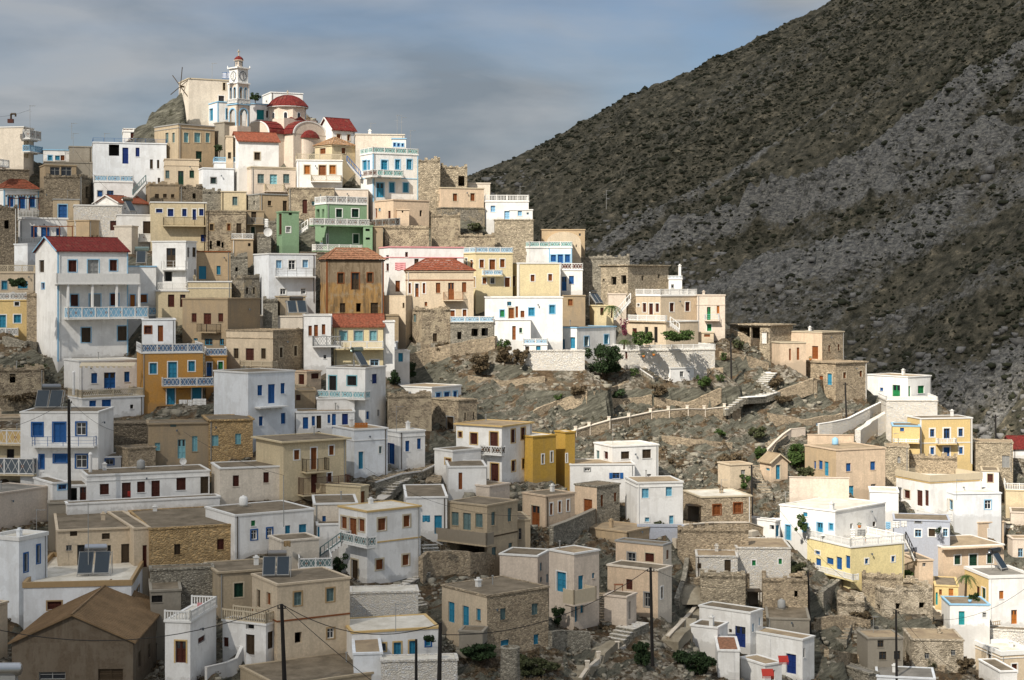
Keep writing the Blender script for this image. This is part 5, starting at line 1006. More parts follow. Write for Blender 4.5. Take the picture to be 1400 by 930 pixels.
tag(blobs('mountain_scrub', np.stack([sx, sy, hz+.1], -1), rad, vegmat('scrub', (.022, .026, .014), (.045, .046, .026)), .6, 1), 'dark low scrub bushes dotted over the mountain slope', 'scrub')
n = 16000; sx = rg.uniform(-20, 285, n); sy = rg.uniform(300, 700, n); hz = mgz(sx, sy); dens = fbm(sx*.025+4, sy*.025, 4, 77)
keep = (dens+rg.normal(0, .06, n)-.0035*np.clip(hz, -40, 90)+mrock(sx, sy)*.1 > .58) & (hz > -90); sx, sy, hz = sx[keep], sy[keep], hz[keep]
def rockmat(key, lo, hi):
    m, nt, b = newmat('rock_'+key); v = coords(nt, rnd=False); g = nt.nodes.new('ShaderNodeNewGeometry')
    c = mixc(nt, noise(nt, v, 1.5, 7, .7), lo, hi); c = mixc(nt, ramp(nt, g.outputs['Random Per Island'], [(0, 0), (1, .5)]), c, lo)
    nt.links.new(c, b.inputs['Base Color']); b.inputs['Roughness'].default_value = .95; bump(nt, b, noise(nt, v, 3, 6, .7), .3, .8); return m
ROCKM = rockmat('grey', (.09, .088, .085), (.36, .35, .33))
tag(blobs('mountain_boulders', np.stack([sx, sy, hz], -1), np.clip(rg.lognormal(-.5, .5, len(sx)), .25, 1.7), ROCKM, .8, 0, .38), 'grey boulders and broken rock scattered on the mountain slope', 'boulders')
# ================================================================= helpers for smaller things
def ring(mb, pts, r, m=0, n=5):
    for a, b in zip(pts[:-1], pts[1:]): mb.tube(a, b, r, m, n=n, caps=False)
BLK = [o for o in []]
def roof_pt(px, py):
    best = None; u = (px-700)/F; v = (YH-py)/F
    for (hx, hy, hz, ha, hw, hl), hh in zip(HOUSES, HH):
        z = hz+hh+.08; t = z/v if abs(v) > 1e-5 else -1
        if t < 50: continue
        x, y = u*t-hx, t-hy; lx = x*math.cos(ha)+y*math.sin(ha); ly = -x*math.sin(ha)+y*math.cos(ha)
        if -.1 < lx < hw+.1 and -.1 < ly < hl+.1 and (best is None or t < best[0]): best = (t, Vector((u*t, t, z)))
    return best[1] if best else None
def wall_line(name, label, t, pts, h, th=.35, mat='G', cap=None, cat='wall', posts=None, post_h=1.0, dy=0, sink=1.5, coping=.1):
    W3 = [G(X(t, x), Y(t, y)) for x, y in pts]
    P3 = []
    for a, b in zip(W3[:-1], W3[1:]):
        n = max(1, int((b-a).length/1.2))
        for k in range(n): q = a.lerp(b, k/n); P3.append(q)
    P3.append(W3[-1])
    O = P3[0].copy(); mb = MB(); cp = MB(); rr = random.Random(len(label))
    L = []
    for i, p in enumerate(P3):
        d = (P3[min(i+1, len(P3)-1)]-P3[max(i-1, 0)]); d.z = 0; d.normalize(); nn = Vector((-d.y, d.x, 0))*th/2; q = p-O
        hh = h+(rr.gauss(0, .07) if not cap else 0); L.append((q-nn, q+nn, hh))
    for (a, b, h0), (c, d, h1) in zip(L[:-1], L[1:]):
        up0 = Vector((0, 0, h0)); up1 = Vector((0, 0, h1)); dn = Vector((0, 0, -sink))
        mb.hexa([a+dn, c+dn, d+dn, b+dn, a+up0, c+up1, d+up1, b+up0])
        if cap:
            e = (b-a)*.12; k = Vector((0, 0, coping)); cp.hexa([a+up0-e, c+up1-e, d+up1+e, b+up0+e, a+up0-e+k, c+up1-e+k, d+up1+e+k, b+up0+e+k])
    if cap or posts:
        r = empty(name, O); mb.build('wall', [wall_mat(mat)], r)
        if cap: cp.build('coping', [wall_mat(cap)], r)
        for x, y in posts or []:
            g = G(X(t, x), Y(t, y)); pm = MB(); q = min(P3, key=lambda k: (k-g).length)-O; pm.box(q.x-.2, q.x+.2, q.y-.2, q.y+.2, q.z-.3, q.z+h+post_h); pm.box(q.x-.25, q.x+.25, q.y-.25, q.y+.25, q.z+h+post_h, q.z+h+post_h+.08)
            pm.build('post', [wall_mat(cap or mat)], r)
    else: r = mb.build(name, [wall_mat(mat)]); r.location = O
    return tag(r, label, cat)
def stairs(label, t, pts, width, mat='SW', n=None, cat='stairs', lift=.15, edge=None):
    W3 = [G(X(t, x), Y(t, y)) for x, y in pts]; O = W3[0].copy(); root = empty('steps', O); mb = MB(); eb = MB()
    for a, b in zip(W3[:-1], W3[1:]):
        d = b-a; hd = Vector((d.x, d.y, 0)); Lh = hd.length; k = max(2, int(max(Lh/.75, abs(d.z)/.26))); k = min(k, 60); hd.normalize(); nn = Vector((-hd.y, hd.x, 0))*width/2
        for i in range(k):
            p = a.lerp(b, i/k)-O; q = a.lerp(b, (i+1)/k)-O; z = max(p.z, q.z)+lift; p = Vector((p.x, p.y, 0)); q = Vector((q.x, q.y, 0)); e = hd*.06; zz = Vector((0, 0, 1))
            mb.hexa([p-nn-e+zz*(z-1.0), q-nn+e+zz*(z-1.0), q+nn+e+zz*(z-1.0), p+nn-e+zz*(z-1.0), p-nn-e+zz*(z-.05), q-nn+e+zz*(z-.05), q+nn+e+zz*(z-.05), p+nn-e+zz*(z-.05)], 1)
            e2 = hd*.02; n2 = nn*1.03; mb.hexa([p-n2-e2+zz*(z-.05), q-n2-e2*3+zz*(z-.05), q+n2-e2*3+zz*(z-.05), p+n2-e2+zz*(z-.05), p-n2-e2+zz*z, q-n2-e2*3+zz*z, q+n2-e2*3+zz*z, p+n2-e2+zz*z], 0)
        if edge:
            for s in (-1, 1):
                A = a-O+nn*s+Vector((0, 0, lift+.1)); B = b-O+nn*s+Vector((0, 0, lift+.1)); eb.bar(A, B, .08)
    mb.build('treads', [wall_mat(mat), wall_mat('G')], root)
    if edge: eb.build('kerb', [wall_mat(edge)], root)
    return tag(root, label, cat)
def flight(label, t, a, b, Yd, width=1.0, rail='lat.w', mat='W', rh=.9):
    """outside stair against a house: solid flight with a railing on the near side"""
    A = P(X(t, a[0]), Y(t, a[1]), Yd); B = P(X(t, b[0]), Y(t, b[1]), Yd); O = A.copy(); root = empty('outside_stair', O); d = B-A; k = max(3, int(abs(d.z)/.2)); mb = MB()
    for i in range(k):
        p = d*(i/k); q = d*((i+1)/k); z = max(p.z, q.z); mb.box(min(p.x, q.x), max(p.x, q.x)+.02, 0, width, z-.55, z)
    mb.build('steps', [wall_mat(mat)], root)
    st, m0, m1 = rail_spec(rail); g = MB(); L = math.hypot(d.x, d.z); n = max(2, int(L/.5))
    g.bar((0, 0, rh), d+Vector((0, 0, rh)), .05); g.bar((0, 0, .08), d+Vector((0, 0, .08)), .05)
    for i in range(n+1): p = d*(i/n); g.bar(p, p+Vector((0, 0, rh)), .03 if 0 < i < n else .07)
    g.build('railing', [m0, m1, paint('n')], root); return tag(root, label, 'stairs')
def pole(label, x0, y0, x1, y1, Yd, r=.14, arm=True, col='k'):
    """x0,y0 top and x1,y1 foot in the photograph"""
    r *= 1.2 if r > .1 else 1; A = P(x1, y1, Yd); B = P(x0, y0, Yd); root = empty('utility_pole', A); mb = MB(); b = B-A; mb.tube((0, 0, -1.5), b, r, 0, r*.7, 8); mb.build('pole', [paint(col)], root)
    if arm:
        g = MB(); g.bar((b.x-.35, 0, b.z-.35), (b.x+.35, 0, b.z-.35), .04)
        for s in (-.3, .3): g.tube((b.x+s, 0, b.z-.32), (b.x+s, 0, b.z-.16), .05, n=6)
        g.build('crossarm', [paint(col)], root)
    tag(root, label, 'utility pole'); root['group'] = 'utility poles in the village'; return B
def wire(label, p, q, sag, r=.034, n=14):
    mb = MB(); pts = []
    for k in range(n+1):
        t = k/n; v = p.lerp(q, t); v.z -= sag*4*t*(1-t); pts.append(v-p)
    ring(mb, pts, r, n=4); o = mb.build('power_cable', [paint('k')]); o.location = p; tag(o, label, 'cable'); o['group'] = 'overhead cables'
def solar(label, pt, rz=0, two=True, s=1.0, tank=(.5, .5, .52)):
    root = empty('solar_water_heater', pt, rz); n = 2 if two else 1
    for k in range(n):
        x0 = (k-n/2)*1.15*s; x1 = x0+1.05*s; mb = MB(); z0, z1, d = .15*s, 1.55*s, 1.1*s
        mb.hexa([(x0, 0, z0), (x1, 0, z0), (x1, d, z1), (x0, d, z1), (x0, -.06, z0+.08), (x1, -.06, z0+.08), (x1, d-.06, z1+.08), (x0, d-.06, z1+.08)], 0); e = .05
        nz = .092
        mb.hexa([(x0+e, e-.06, z0+nz+e), (x1-e, e-.06, z0+nz+e), (x1-e, d-e-.06, z1+nz-e), (x0+e, d-e-.06, z1+nz-e), (x0+e, e-.07, z0+nz+e+.01), (x1-e, e-.07, z0+nz+e+.01), (x1-e, d-e-.07, z1+nz-e+.01), (x0+e, d-e-.07, z1+nz-e+.01)], 1)
        mb.build('collector_panel', [paint('gy'), solar_mat()], root)
    g = MB(); w = n*.58*s
    for a, b in (((-w, .05, -.2), (-w, .05, .2)), ((w, .05, -.2), (w, .05, .2)), ((-w, 1.15*s, -.2), (-w, 1.15*s, 1.6*s)), ((w, 1.15*s, -.2), (w, 1.15*s, 1.6*s)), ((-w, 1.15*s, 1.5*s), (w, 1.15*s, 1.5*s)), ((-w, .05, .15), (-w, 1.15*s, 1.5*s)), ((w, .05, .15), (w, 1.15*s, 1.5*s))): g.bar(a, b, .03)
    g.build('stand', [paint('gy')], root); tk = MB(); zt = 1.85*s; q = 1.2*s; tk.tube((-.75*s, q, zt), (.75*s, q, zt), .28*s, n=14); tk.tube((-.8*s, q, zt), (-.75*s, q, zt), .22*s, n=12); tk.tube((.75*s, q, zt), (.8*s, q, zt), .22*s, n=12)
    tk.build('tank', [metal('tank_%d' % int(tank[0]*100), tank, .3)], root, True)
    tag(root, label, 'solar water heater'); root['group'] = 'solar water heaters on the roofs'; return root
def solar_mat():
    if 'solar' not in MC:
        m, nt, b = newmat('solar_glass'); b.inputs['Base Color'].default_value = (.018, .03, .042, 1); b.inputs['Roughness'].default_value = .18; b.inputs['Specular IOR Level'].default_value = .5; MC['solar'] = m
    return MC['solar']
def antenna(label, px, py0, py1, Yd):
    A = P(px, py1, Yd); h = (py1-py0)/F*Yd; root = empty('tv_aerial', A); mb = MB(); mb.tube((0, 0, -.8), (0, 0, h), .03, n=5); mb.build('mast', [paint('gy')], root); g = MB()
    g.bar((-.1, 0, h-.1), (.9, .1, h-.1), .018)
    for k in range(6): g.bar((k*.16, -.35+k*.02, h-.1), (k*.16, .4-k*.02, h-.1), .011)
    g.bar((-.5, 0, h*.7), (.3, 0, h*.7), .012); g.build('aerial', [paint('gy')], root); tag(root, label, 'aerial'); root['group'] = 'roof aerials'
def cloth(label, t, x0, x1, y0, y1, col, Yd, seed=1):
    A = P(X(t, x0), Y(t, y0), Yd); w = (X(t, x1)-X(t, x0))/F*Yd; h = (Y(t, y1)-Y(t, y0))/F*Yd; mb = MB(); n = 10; rr = random.Random(seed); ph = rr.uniform(0, 6)
    f = lambda i, j: (w*i/n, .07*math.sin(i*1.4+ph)*(j/4+.2), -h*j/4*(1+.06*math.sin(i*.9+ph)))
    for i in range(n):
        for j in range(4): mb.quad([f(i, j), f(i+1, j), f(i+1, j+1), f(i, j+1)])
    o = mb.build('laundry', [paint(col)], None, True); o.location = A; tag(o, label, 'laundry'); o['group'] = 'washing hung out to dry'
    so_ = o.modifiers.new('thick', 'SOLIDIFY'); so_.thickness = .015
LEAF = {}
def leafmat(k):
    d = {'dark': ((.022, .042, .016), (.05, .085, .03)), 'green': ((.045, .085, .02), (.11, .17, .045)), 'olive': ((.05, .06, .025), (.12, .13, .06)), 'dry': ((.09, .065, .035), (.20, .15, .09)), 'purple': ((.15, .03, .06), (.3, .06, .1)), 'grey': ((.10, .10, .07), (.2, .19, .14))}
    if k not in LEAF: LEAF[k] = vegmat(k, *d[k])
    return LEAF[k]
def bush(label, px, py, wpx, hpx, kind='dark', name='bush', trunk=0, Yd=None, seed=None, n=None, cat=None):
    """px, py: foot on the photograph; a crown of leaf faces spread over uneven lobes"""
    p = P(px, py, Yd) if Yd else G(px, py); w = wpx/F*p.y; h = hpx/F*p.y; rr = np.random.default_rng(seed or int(px*7+py)); root = empty(name, p)
    if trunk is not None:
        mb = MB(); rt = max(.05, w*.035); th = h*max(trunk, .35); mb.tube((0, 0, -.5), (0, 0, th*.6), rt, 0, rt*.8)
        for k in range(5):
            a = k*1.3+rr.uniform(0, .6); mb.tube((0, 0, th*.5), (math.cos(a)*w*.28, math.sin(a)*w*.28, h*.72), rt*.6, 0, rt*.2, 6)
        mb.build('trunk', [paint('kn')], root)
    nl = 15; z0 = h*trunk if trunk else 0; c = []; 
    for k in range(nl):
        a = rr.uniform(0, 6.28); q = rr.uniform(.12, .40)*w; zz = z0+(h-z0)*rr.uniform(.16, .82); c.append((math.cos(a)*q, math.sin(a)*q, zz, rr.uniform(.09, .20)*w, rr.uniform(.09, .2)*(h-z0)))
    c.append((0, 0, z0+(h-z0)*.45, w*.24, (h-z0)*.34)); c = np.array(c)
    n = n or int(min(5200, max(500, wpx*hpx*2.4))); k = rr.integers(0, len(c), n); d = rr.normal(size=(n, 3)); d /= np.linalg.norm(d, axis=1)[:, None]; rad = rr.uniform(.35, 1.12, n)**.6
    pos = np.stack([c[k, 0]+d[:, 0]*c[k, 3]*rad, c[k, 1]+d[:, 1]*c[k, 3]*rad, np.maximum(c[k, 2]+d[:, 2]*c[k, 4]*rad, .03)], -1)
    sz = np.clip(w/18, .06, .15)*rr.uniform(.5, 1.6, n); a1 = rr.normal(size=(n, 3)); a1 /= np.linalg.norm(a1, axis=1)[:, None]; a2 = np.cross(a1, rr.normal(size=(n, 3))); a2 /= np.linalg.norm(a2, axis=1)[:, None]
    V = np.stack([pos-a1*sz[:, None], pos+a2*sz[:, None]*.6, pos+a1*sz[:, None], pos-a2*sz[:, None]*.6], 1).reshape(-1, 3); me = bpy.data.meshes.new('crown')
    me.from_pydata(V.tolist(), [], np.arange(4*n).reshape(-1, 4).tolist()); me.materials.append(leafmat(kind)); o = bpy.data.objects.new('crown' if name == 'tree' else 'foliage', me); C.objects.link(o); o.parent = root
    return tag(root, label, cat or name)
def strip(name, t, pts, width, mat, lift=.12):
    W3 = [G(X(t, x), Y(t, y)) for x, y in pts]; P3 = []
    for a, b in zip(W3[:-1], W3[1:]):
        k = max(1, int((b-a).length/.8)); P3 += [a.lerp(b, i/k) for i in range(k)]
    P3.append(W3[-1]); mb = MB(); L = []
    for i, p in enumerate(P3):
        d = P3[min(i+1, len(P3)-1)]-P3[max(i-1, 0)]; d.z = 0; d.normalize(); nn = Vector((-d.y, d.x, 0))*width/2
        z = max(gz(p.x, p.y), gz((p+nn).x, (p+nn).y)-.5)+lift; a = p-nn; b = p+nn; a.z = b.z = z; L.append((a, b))
    dn = Vector((0, 0, -1.2))
    for (a, b), (c, d) in zip(L[:-1], L[1:]): mb.hexa([a+dn, c+dn, d+dn, b+dn, a, c, d, b])
    o = mb.build(name, [mat]); o['kind'] = 'structure'; return o

# ================================================================= bell tower
def tower():
    Yd = 266.5; cx, cy = X(2, 672), Y(2, 530); O = P(cx, cy, Yd); u = (cx-700)/F; a = math.radians(38)-math.atan(u); root = empty('bell_tower', O, a); k = 1/4.65/F*Yd; S = 2.6
    def tap(o, f, g=0): o.scale = (f, f, 1); o.location = (S/2*(1-f), S/2*(1-f), 0)
    zz = lambda y: (530-y)*k
    cream, white, blue = wall_mat('PK'), wall_mat('W'), paint('lb')
    def arch(mb, rot, s0, s1, z0, z1, ax, aw, sz, th, m=0, rim=None):
        """wall with a round headed opening; rot picks the side of the square"""
        def pt(s, n, z):
            x, y = s, -n
            for _ in range(rot): x, y = S-y, x
            return (x, y, z)
        def bx(a, b, p, q, n0=0, n1=-th, mm=m): mb.fbox(pt, a, b, n1, n0, p, q, mm)
        bx(s0, ax-aw, z0, z1); bx(ax+aw, s1, z0, z1); N_ = 8
        for i in range(N_):
            t0, t1 = math.pi*i/N_, math.pi*(i+1)/N_; x0, y0 = ax-aw*math.cos(t0), sz+aw*math.sin(t0); x1, y1 = ax-aw*math.cos(t1), sz+aw*math.sin(t1)
            mb.hexa([pt(x0, 0, y0), pt(x1, 0, y1), pt(x1, -th, y1), pt(x0, -th, y0), pt(x0, 0, z1), pt(x1, 0, z1), pt(x1, -th, z1), pt(x0, -th, z1)], m)
            if rim is not None:
                e = 1.3; X0, Y0 = ax-aw*e*math.cos(t0), sz+aw*e*math.sin(t0); X1, Y1 = ax-aw*e*math.cos(t1), sz+aw*e*math.sin(t1)
                mb.hexa([pt(x0, .03, y0), pt(x1, .03, y1), pt(x1, -th, y1), pt(x0, -th, y0), pt(X0, .03, Y0), pt(X1, .03, Y1), pt(X1, -.01, Y1), pt(X0, -.01, Y0)], rim)
        if rim is not None:
            for sg in (-1, 1): a_, b_ = sorted((ax+sg*aw, ax+sg*aw*1.3)); bx(a_, b_, z0, sz, .03, -.01, rim)
    mb = MB(); mb.box(-.1, S+.1, -.1, S+.1, -4, zz(520))
    for r in range(4): arch(mb, r, 0, S, zz(520), zz(385), S/2, .78, zz(440), .35, 0, 2)
    mb.build('arched_stage', [cream, white, blue], root)
    for y, o_, h in ((385, .14, .18), (250, .08, .2), (152, .06, .2)): c = MB(); c.box(-o_, S+o_, -o_, S+o_, zz(y), zz(y)+h); c.build('cornice', [white if y < 300 else blue], root)
    mb = MB()
    for r in range(4):
        arch(mb, r, 0, S/2, zz(380)+.18, zz(250), S*.3, .3, zz(285), .3, 0, 2); arch(mb, r, S/2, S, zz(380)+.18, zz(250), S*.7, .3, zz(285), .3, 0, 2)
    for x in (0, S-.2):
        for y in (0, S-.2): mb.box(x-.04, x+.24, y-.04, y+.24, zz(378)+.1, zz(250), 1)
    st = mb.build('belfry', [cream, white, blue], root)
    tap(st, .94); bl = MB(); bl.lathe([(.0, .0), (.38, .0), (.3, .2), (.22, .5), (.1, .62), (0, .64)], n=12, c=(S*.5, S*.5, zz(300))); bl.tube((S*.5, S*.5, zz(300)+.6), (S*.5, S*.5, zz(252)), .03); bl.build('bell', [metal('bronze', (.25, .2, .08), .4)], root, True)
    rl = MB()
    for A_, B_ in (((0, 0), (S, 0)), ((0, 0), (0, S)), ((S, 0), (S, S)), ((0, S), (S, S))): railing(rl, A_, B_, zz(380)+.15, .75, 'lat')
    rl.build('balustrade', [paint('w'), paint('w')], root)
    mb = MB(); e = .12; mb.box(e, S-e, e, S-e, zz(250)+.2, zz(152))
    for x in (e, S-e-.2):
        for y in (e, S-e-.2): mb.box(x-.04, x+.24, y-.04, y+.24, zz(248)+.2, zz(152), 0)
    cs_ = mb.build('clock_stage', [white], root); tap(cs_, .9)
    for sd in ('R', 'L'):
        f = (lambda s, n, z: (s, e-n, z)) if sd == 'R' else (lambda s, n, z: (e-n, s, z)); ck = MB(); zc = zz(200); R0 = .72
        for i in range(24):
            t0, t1 = i*math.pi/12, (i+1)*math.pi/12; p = lambda r, t, n: f(S/2+r*math.cos(t), n, zc+r*math.sin(t))
            ck.hexa([p(0, t0, .02), p(R0, t0, .02), p(R0, t1, .02), p(.001, t1, .02), p(0, t0, .05), p(R0, t0, .05), p(R0, t1, .05), p(.001, t1, .05)], 0)
            ck.hexa([p(R0, t0, .02), p(R0+.09, t0, .02), p(R0+.09, t1, .02), p(R0, t1, .02), p(R0, t0, .09), p(R0+.09, t0, .09), p(R0+.09, t1, .09), p(R0, t1, .09)], 1)
            if i % 2 == 0: ck.hexa([p(R0-.2, t0-.05, .05), p(R0-.04, t0-.05, .05), p(R0-.04, t0+.05, .05), p(R0-.2, t0+.05, .05), p(R0-.2, t0-.05, .07), p(R0-.04, t0-.05, .07), p(R0-.04, t0+.05, .07), p(R0-.2, t0+.05, .07)], 1)
        d = ck.build('clock', [paint('w'), paint('dg')], root); tap(d, .9); hb = MB(); hb.bar(f(S/2, .09, zc), f(S/2+.06, .09, zc+.5), .035); hb.bar(f(S/2, .1, zc), f(S/2+.12, .1, zc-.5), .028); hb.build('hands', [paint('k')], d)
    pn = MB()
    for x in (0, S):
        for y in (0, S): pn.tube((x, y, zz(152)+.2), (x, y, zz(152)+.55), .12, 0, .03, 6)
    pn.build('finials', [white], root)
    L = MB(); L.tube((S/2, S/2, zz(150)+.2), (S/2, S/2, zz(97)), .62, 0, .62, 8)
    for i in range(8):
        t = i*math.pi/4+.39; 
        for q in range(3): L.box(S/2+.6*math.cos(t)-.09, S/2+.6*math.cos(t)+.09, S/2+.6*math.sin(t)-.09, S/2+.6*math.sin(t)+.09, zz(140)+q*.28+.2, zz(140)+q*.28+.36, 1)
    L.lathe([(.66, 0), (.86, .05), (.86, .13), (.6, .14)], 0, 8, (S/2, S/2, zz(100))); L.build('lantern', [cream, paint('dg')], root)
    dm = MB(); dm.lathe([(.8, 0), (.72, .3), (.45, .58), (.15, .74), (0, .78)], 0, 8, (S/2, S/2, zz(96))); dm.build('dome', [roof_mat('red')], root)
    cr = MB(); z = zz(96)+.75; cr.bar((S/2, S/2, z), (S/2, S/2, z+1.05), .06); cr.bar((S/2-.28, S/2, z+.72), (S/2+.28, S/2, z+.72), .06); cr.build('cross', [paint('cr')], root)
    tag(root, 'slender cream and white bell tower with clock faces and a small red cap', 'bell tower')
    # flag on its own pole
    A = P(X(2, 622), Y(2, 240), 266.3); fr = empty('greek_flag' if False else 'flag', A); fm = MB(); k2 = k; fm.tube((0, 0, -1.2), (0, 0, 60*k2), .03, n=5); fm.build('flagpole', [paint('w')], fr)
    fb = MB(); w0 = -48*k2; n = 12; h = 36*k2
    for i in range(n):
        for j in range(9):
            f = lambda i, j: (w0*i/n, .08*math.sin(i*.8), 58*k2-h*j/9-.05*i/n)
            canton = i < 5 and j < 5; m_ = (0 if ((j == 2) or (i == 2)) else 1) if canton else (1 if j % 2 == 0 else 0)
            fb.quad([f(i, j), f(i+1, j), f(i+1, j+1), f(i, j+1)], m_)
    fb.build('cloth', [paint('w'), paint('b')], fr); tag(fr, 'blue and white striped flag with a white cross left of the bell tower', 'flag')
tower()

# ================================================================= church
def church():
    Yc = 276.; cx, cy = X(2, 992), Y(2, 500); u = (cx-700)/F; a = math.radians(38)-math.atan(u); O = P(cx, cy, Yc); base = 9.0; root = empty('domed_church', O-Vector((0, 0, base)), a)
    cream, red, trim = wall_mat('PK'), roof_mat('red'), paint('w'); w = 3.5; rise = 2.25; zs = base-2.5; k = 1/4.65/F*Yc
    mb = MB(); mb.box(-6.6, w, -w, w, 0, zs); mb.box(-w+.01, w-.01, -6, 7, 0, zs); mb.box(w-.3, 7, -w, w, 0, zs-.3)
    mb.box(-w+.02, w-.02, -w+.02, w-.02, zs-.1, base+.3)
    mb.build('wall', [cream], root)
    def vault(ax, l0, l1, name='vault'):
        g = MB(); N_ = 16; e = 1.05
        f = (lambda s, l, z: (l, s, z)) if ax == 'x' else (lambda s, l, z: (s, l, z))
        for i in range(N_):
            t0, t1 = math.pi*i/N_, math.pi*(i+1)/N_
            for (r0, r1, m_) in ((1.0, e, 1),):
                pass
            p = lambda r, t, l: f(-w*r*math.cos(t), l, zs+rise*r*math.sin(t))
            lo = l0-.0
            g.hexa([p(.98, t0, l0), p(.98, t1, l0), p(.98, t1, l1), p(.98, t0, l1), p(1.06, t0, l0), p(1.06, t1, l0), p(1.06, t1, l1), p(1.06, t0, l1)], 0)
            g.hexa([p(.95, t0, l0-.1), p(.95, t1, l0-.1), p(.95, t1, l0-.002), p(.95, t0, l0-.002), p(1.03, t0, l0-.1), p(1.03, t1, l0-.1), p(1.03, t1, l0-.002), p(1.03, t0, l0-.002)], 1)
            g.quad([p(.95, t0, l0-.03), p(.95, t1, l0-.03), f(0, l0-.03, zs)], 2)
            # raised seams of the red roof
            if i % 2 == 0: g.bar(p(1.075, t0, l0), p(1.075, t0, l1), .03, 0)
        return g.build(name, [red, trim, cream], root)
    vault('x', -6.6, w); vault('y', -6.0, 3)
    g = MB(); N_ = 12
    for i in range(N_):
        t0, t1 = math.pi*i/N_, math.pi*(i+1)/N_; p = lambda r, t, l: (l, -w*r*math.cos(t), zs-.3+rise*r*math.sin(t)); g.hexa([p(.98, t0, w), p(.98, t1, w), p(.98, t1, 7), p(.98, t0, 7), p(1.05, t0, w), p(1.05, t1, w), p(1.05, t1, 7), p(1.05, t0, 7)])
        g.quad([p(.99, t0, 7), p(.99, t1, 7), (7, 0, zs-.3)])
    g.build('vault', [red], root)
    d = MB(); R = 3.25; h = 88*k+.2; t8 = [math.pi/8+i*math.pi/4 for i in range(9)]
    for i in range(8):
        q = [(R*math.cos(t), R*math.sin(t)) for t in t8[i:i+2]]; (x0, y0), (x1, y1) = q; d.quad([(x0, y0, base-2), (x1, y1, base-2), (x1, y1, base+h), (x0, y0, base+h)])
        mx_, my_ = (x0+x1)/2, (y0+y1)/2; L = Vector((mx_, my_, 0)).normalized(); T = Vector((-L.y, L.x, 0)); M = Vector((mx_, my_, 0))+L*.02
        # arched window on each side of the drum
        def pane(wd, hh, off, m_):
            c = M+L*off; z0 = base+.45; pts = [c-T*wd+Vector((0, 0, z0)), c+T*wd+Vector((0, 0, z0))]+[c+T*wd*math.cos(s)+Vector((0, 0, z0+hh+wd*math.sin(s))) for s in [math.pi*j/6 for j in range(7)]]; d.quad(pts, m_)
        pane(.42, .75, .01, 1); pane(.27, .72, .03, 2)
    d.build('drum', [cream, paint('w'), glass()], root)
    r = MB(); prof = [(R+.3, base+h-.05), (R+.3, base+h+.07), (R-.05, base+h+.5), (R*.84, base+h+1.05), (R*.6, base+h+1.6), (R*.3, base+h+1.98), (0, base+h+2.08)]; r.lathe(prof, 0, 24)
    for i in range(24):
        t = i*math.pi/12; pp = [Vector((q*math.cos(t), q*math.sin(t), z+.03)) for q, z in prof[1:]]
        for A_, B_ in zip(pp[:-1], pp[1:]): r.bar(A_, B_, .03)
    r.build('dome', [red], root)
    e = MB(); e.lathe([(R+.28, base+h-.16), (R+.28, base+h-.05), (R, base+h-.05)], 0, 24); e.build('eaves', [paint('w')], root)
    c = MB(); z = base+h+2.05; c.bar((0, 0, z), (0, 0, z+.9), .05); c.bar((-.25, .1, z+.62), (.25, -.1, z+.62), .05); c.build('cross', [paint('cr')], root)
    # half domed apse on the front arm
    ap = MB(); ap.lathe([(1.75, 0), (1.75, zs-.55)], 0, 12, (0, -6, 0), math.pi, 2*math.pi, sy=.5); ap.lathe([(1.98, zs-.62), (1.95, zs-.52), (1.7, zs-.02), (1.1, zs+.5), (.4, zs+.75), (0, zs+.8)], 1, 14, (0, -6, 0), math.pi, 2*math.pi, sy=.6); ap.build('apse', [cream, red], root)
    sm = MB(); sm.quad([(-1.5, -w-.02, base+.12), (1.2, -w-.02, base+.12), (0, -w-.02, base+.75)], 1); sm.hexa([(-2.3, -1.9, base+.1), (-.6, -3.6, base+.1), (-.5, -3.2, base+.1), (-2., -1.8, base+.1), (-1.6, -2.9, base+.6), (-1.5, -3.0, base+.6), (-1.3, -2.6, base+.6), (-1.5, -2.4, base+.6)], 1); sm.build('porch_roof', [cream, red], root)
    tag(root, 'cream domed church with dark red vaulted roofs beside the bell tower', 'church')
church()
# windmill rotor on the cream mill
wm = bpy.data.objects['windmill_building']
hub = P(X(2, 352), Y(2, 275), 276.5); mi = (Matrix.Translation(wm.location) @ Matrix.Rotation(wm.rotation_euler.z, 4, 'Z')).inverted()
mb = MB(); ax = Vector((-.72, -.69, 0)); hc = hub+ax*1.3; mb.tube(mi @ (hub-ax*.6), mi @ hc, .16)
T = Vector((-ax.y, ax.x, 0))
for k in range(6):
    t = k*math.pi/3+.35; mb.bar(mi @ hc, mi @ (hc+(T*math.cos(t)+Vector((0, 0, 1))*math.sin(t))*3.3), .05)
mb.build('sail_spars', [paint('kn')], wm)
mb = MB(); mb.tube(mi @ (hub+Vector((1, .5, 0))+ax*2.6), mi @ (hub+Vector((1, .5, -.05))+ax*3.3), .3, n=8)

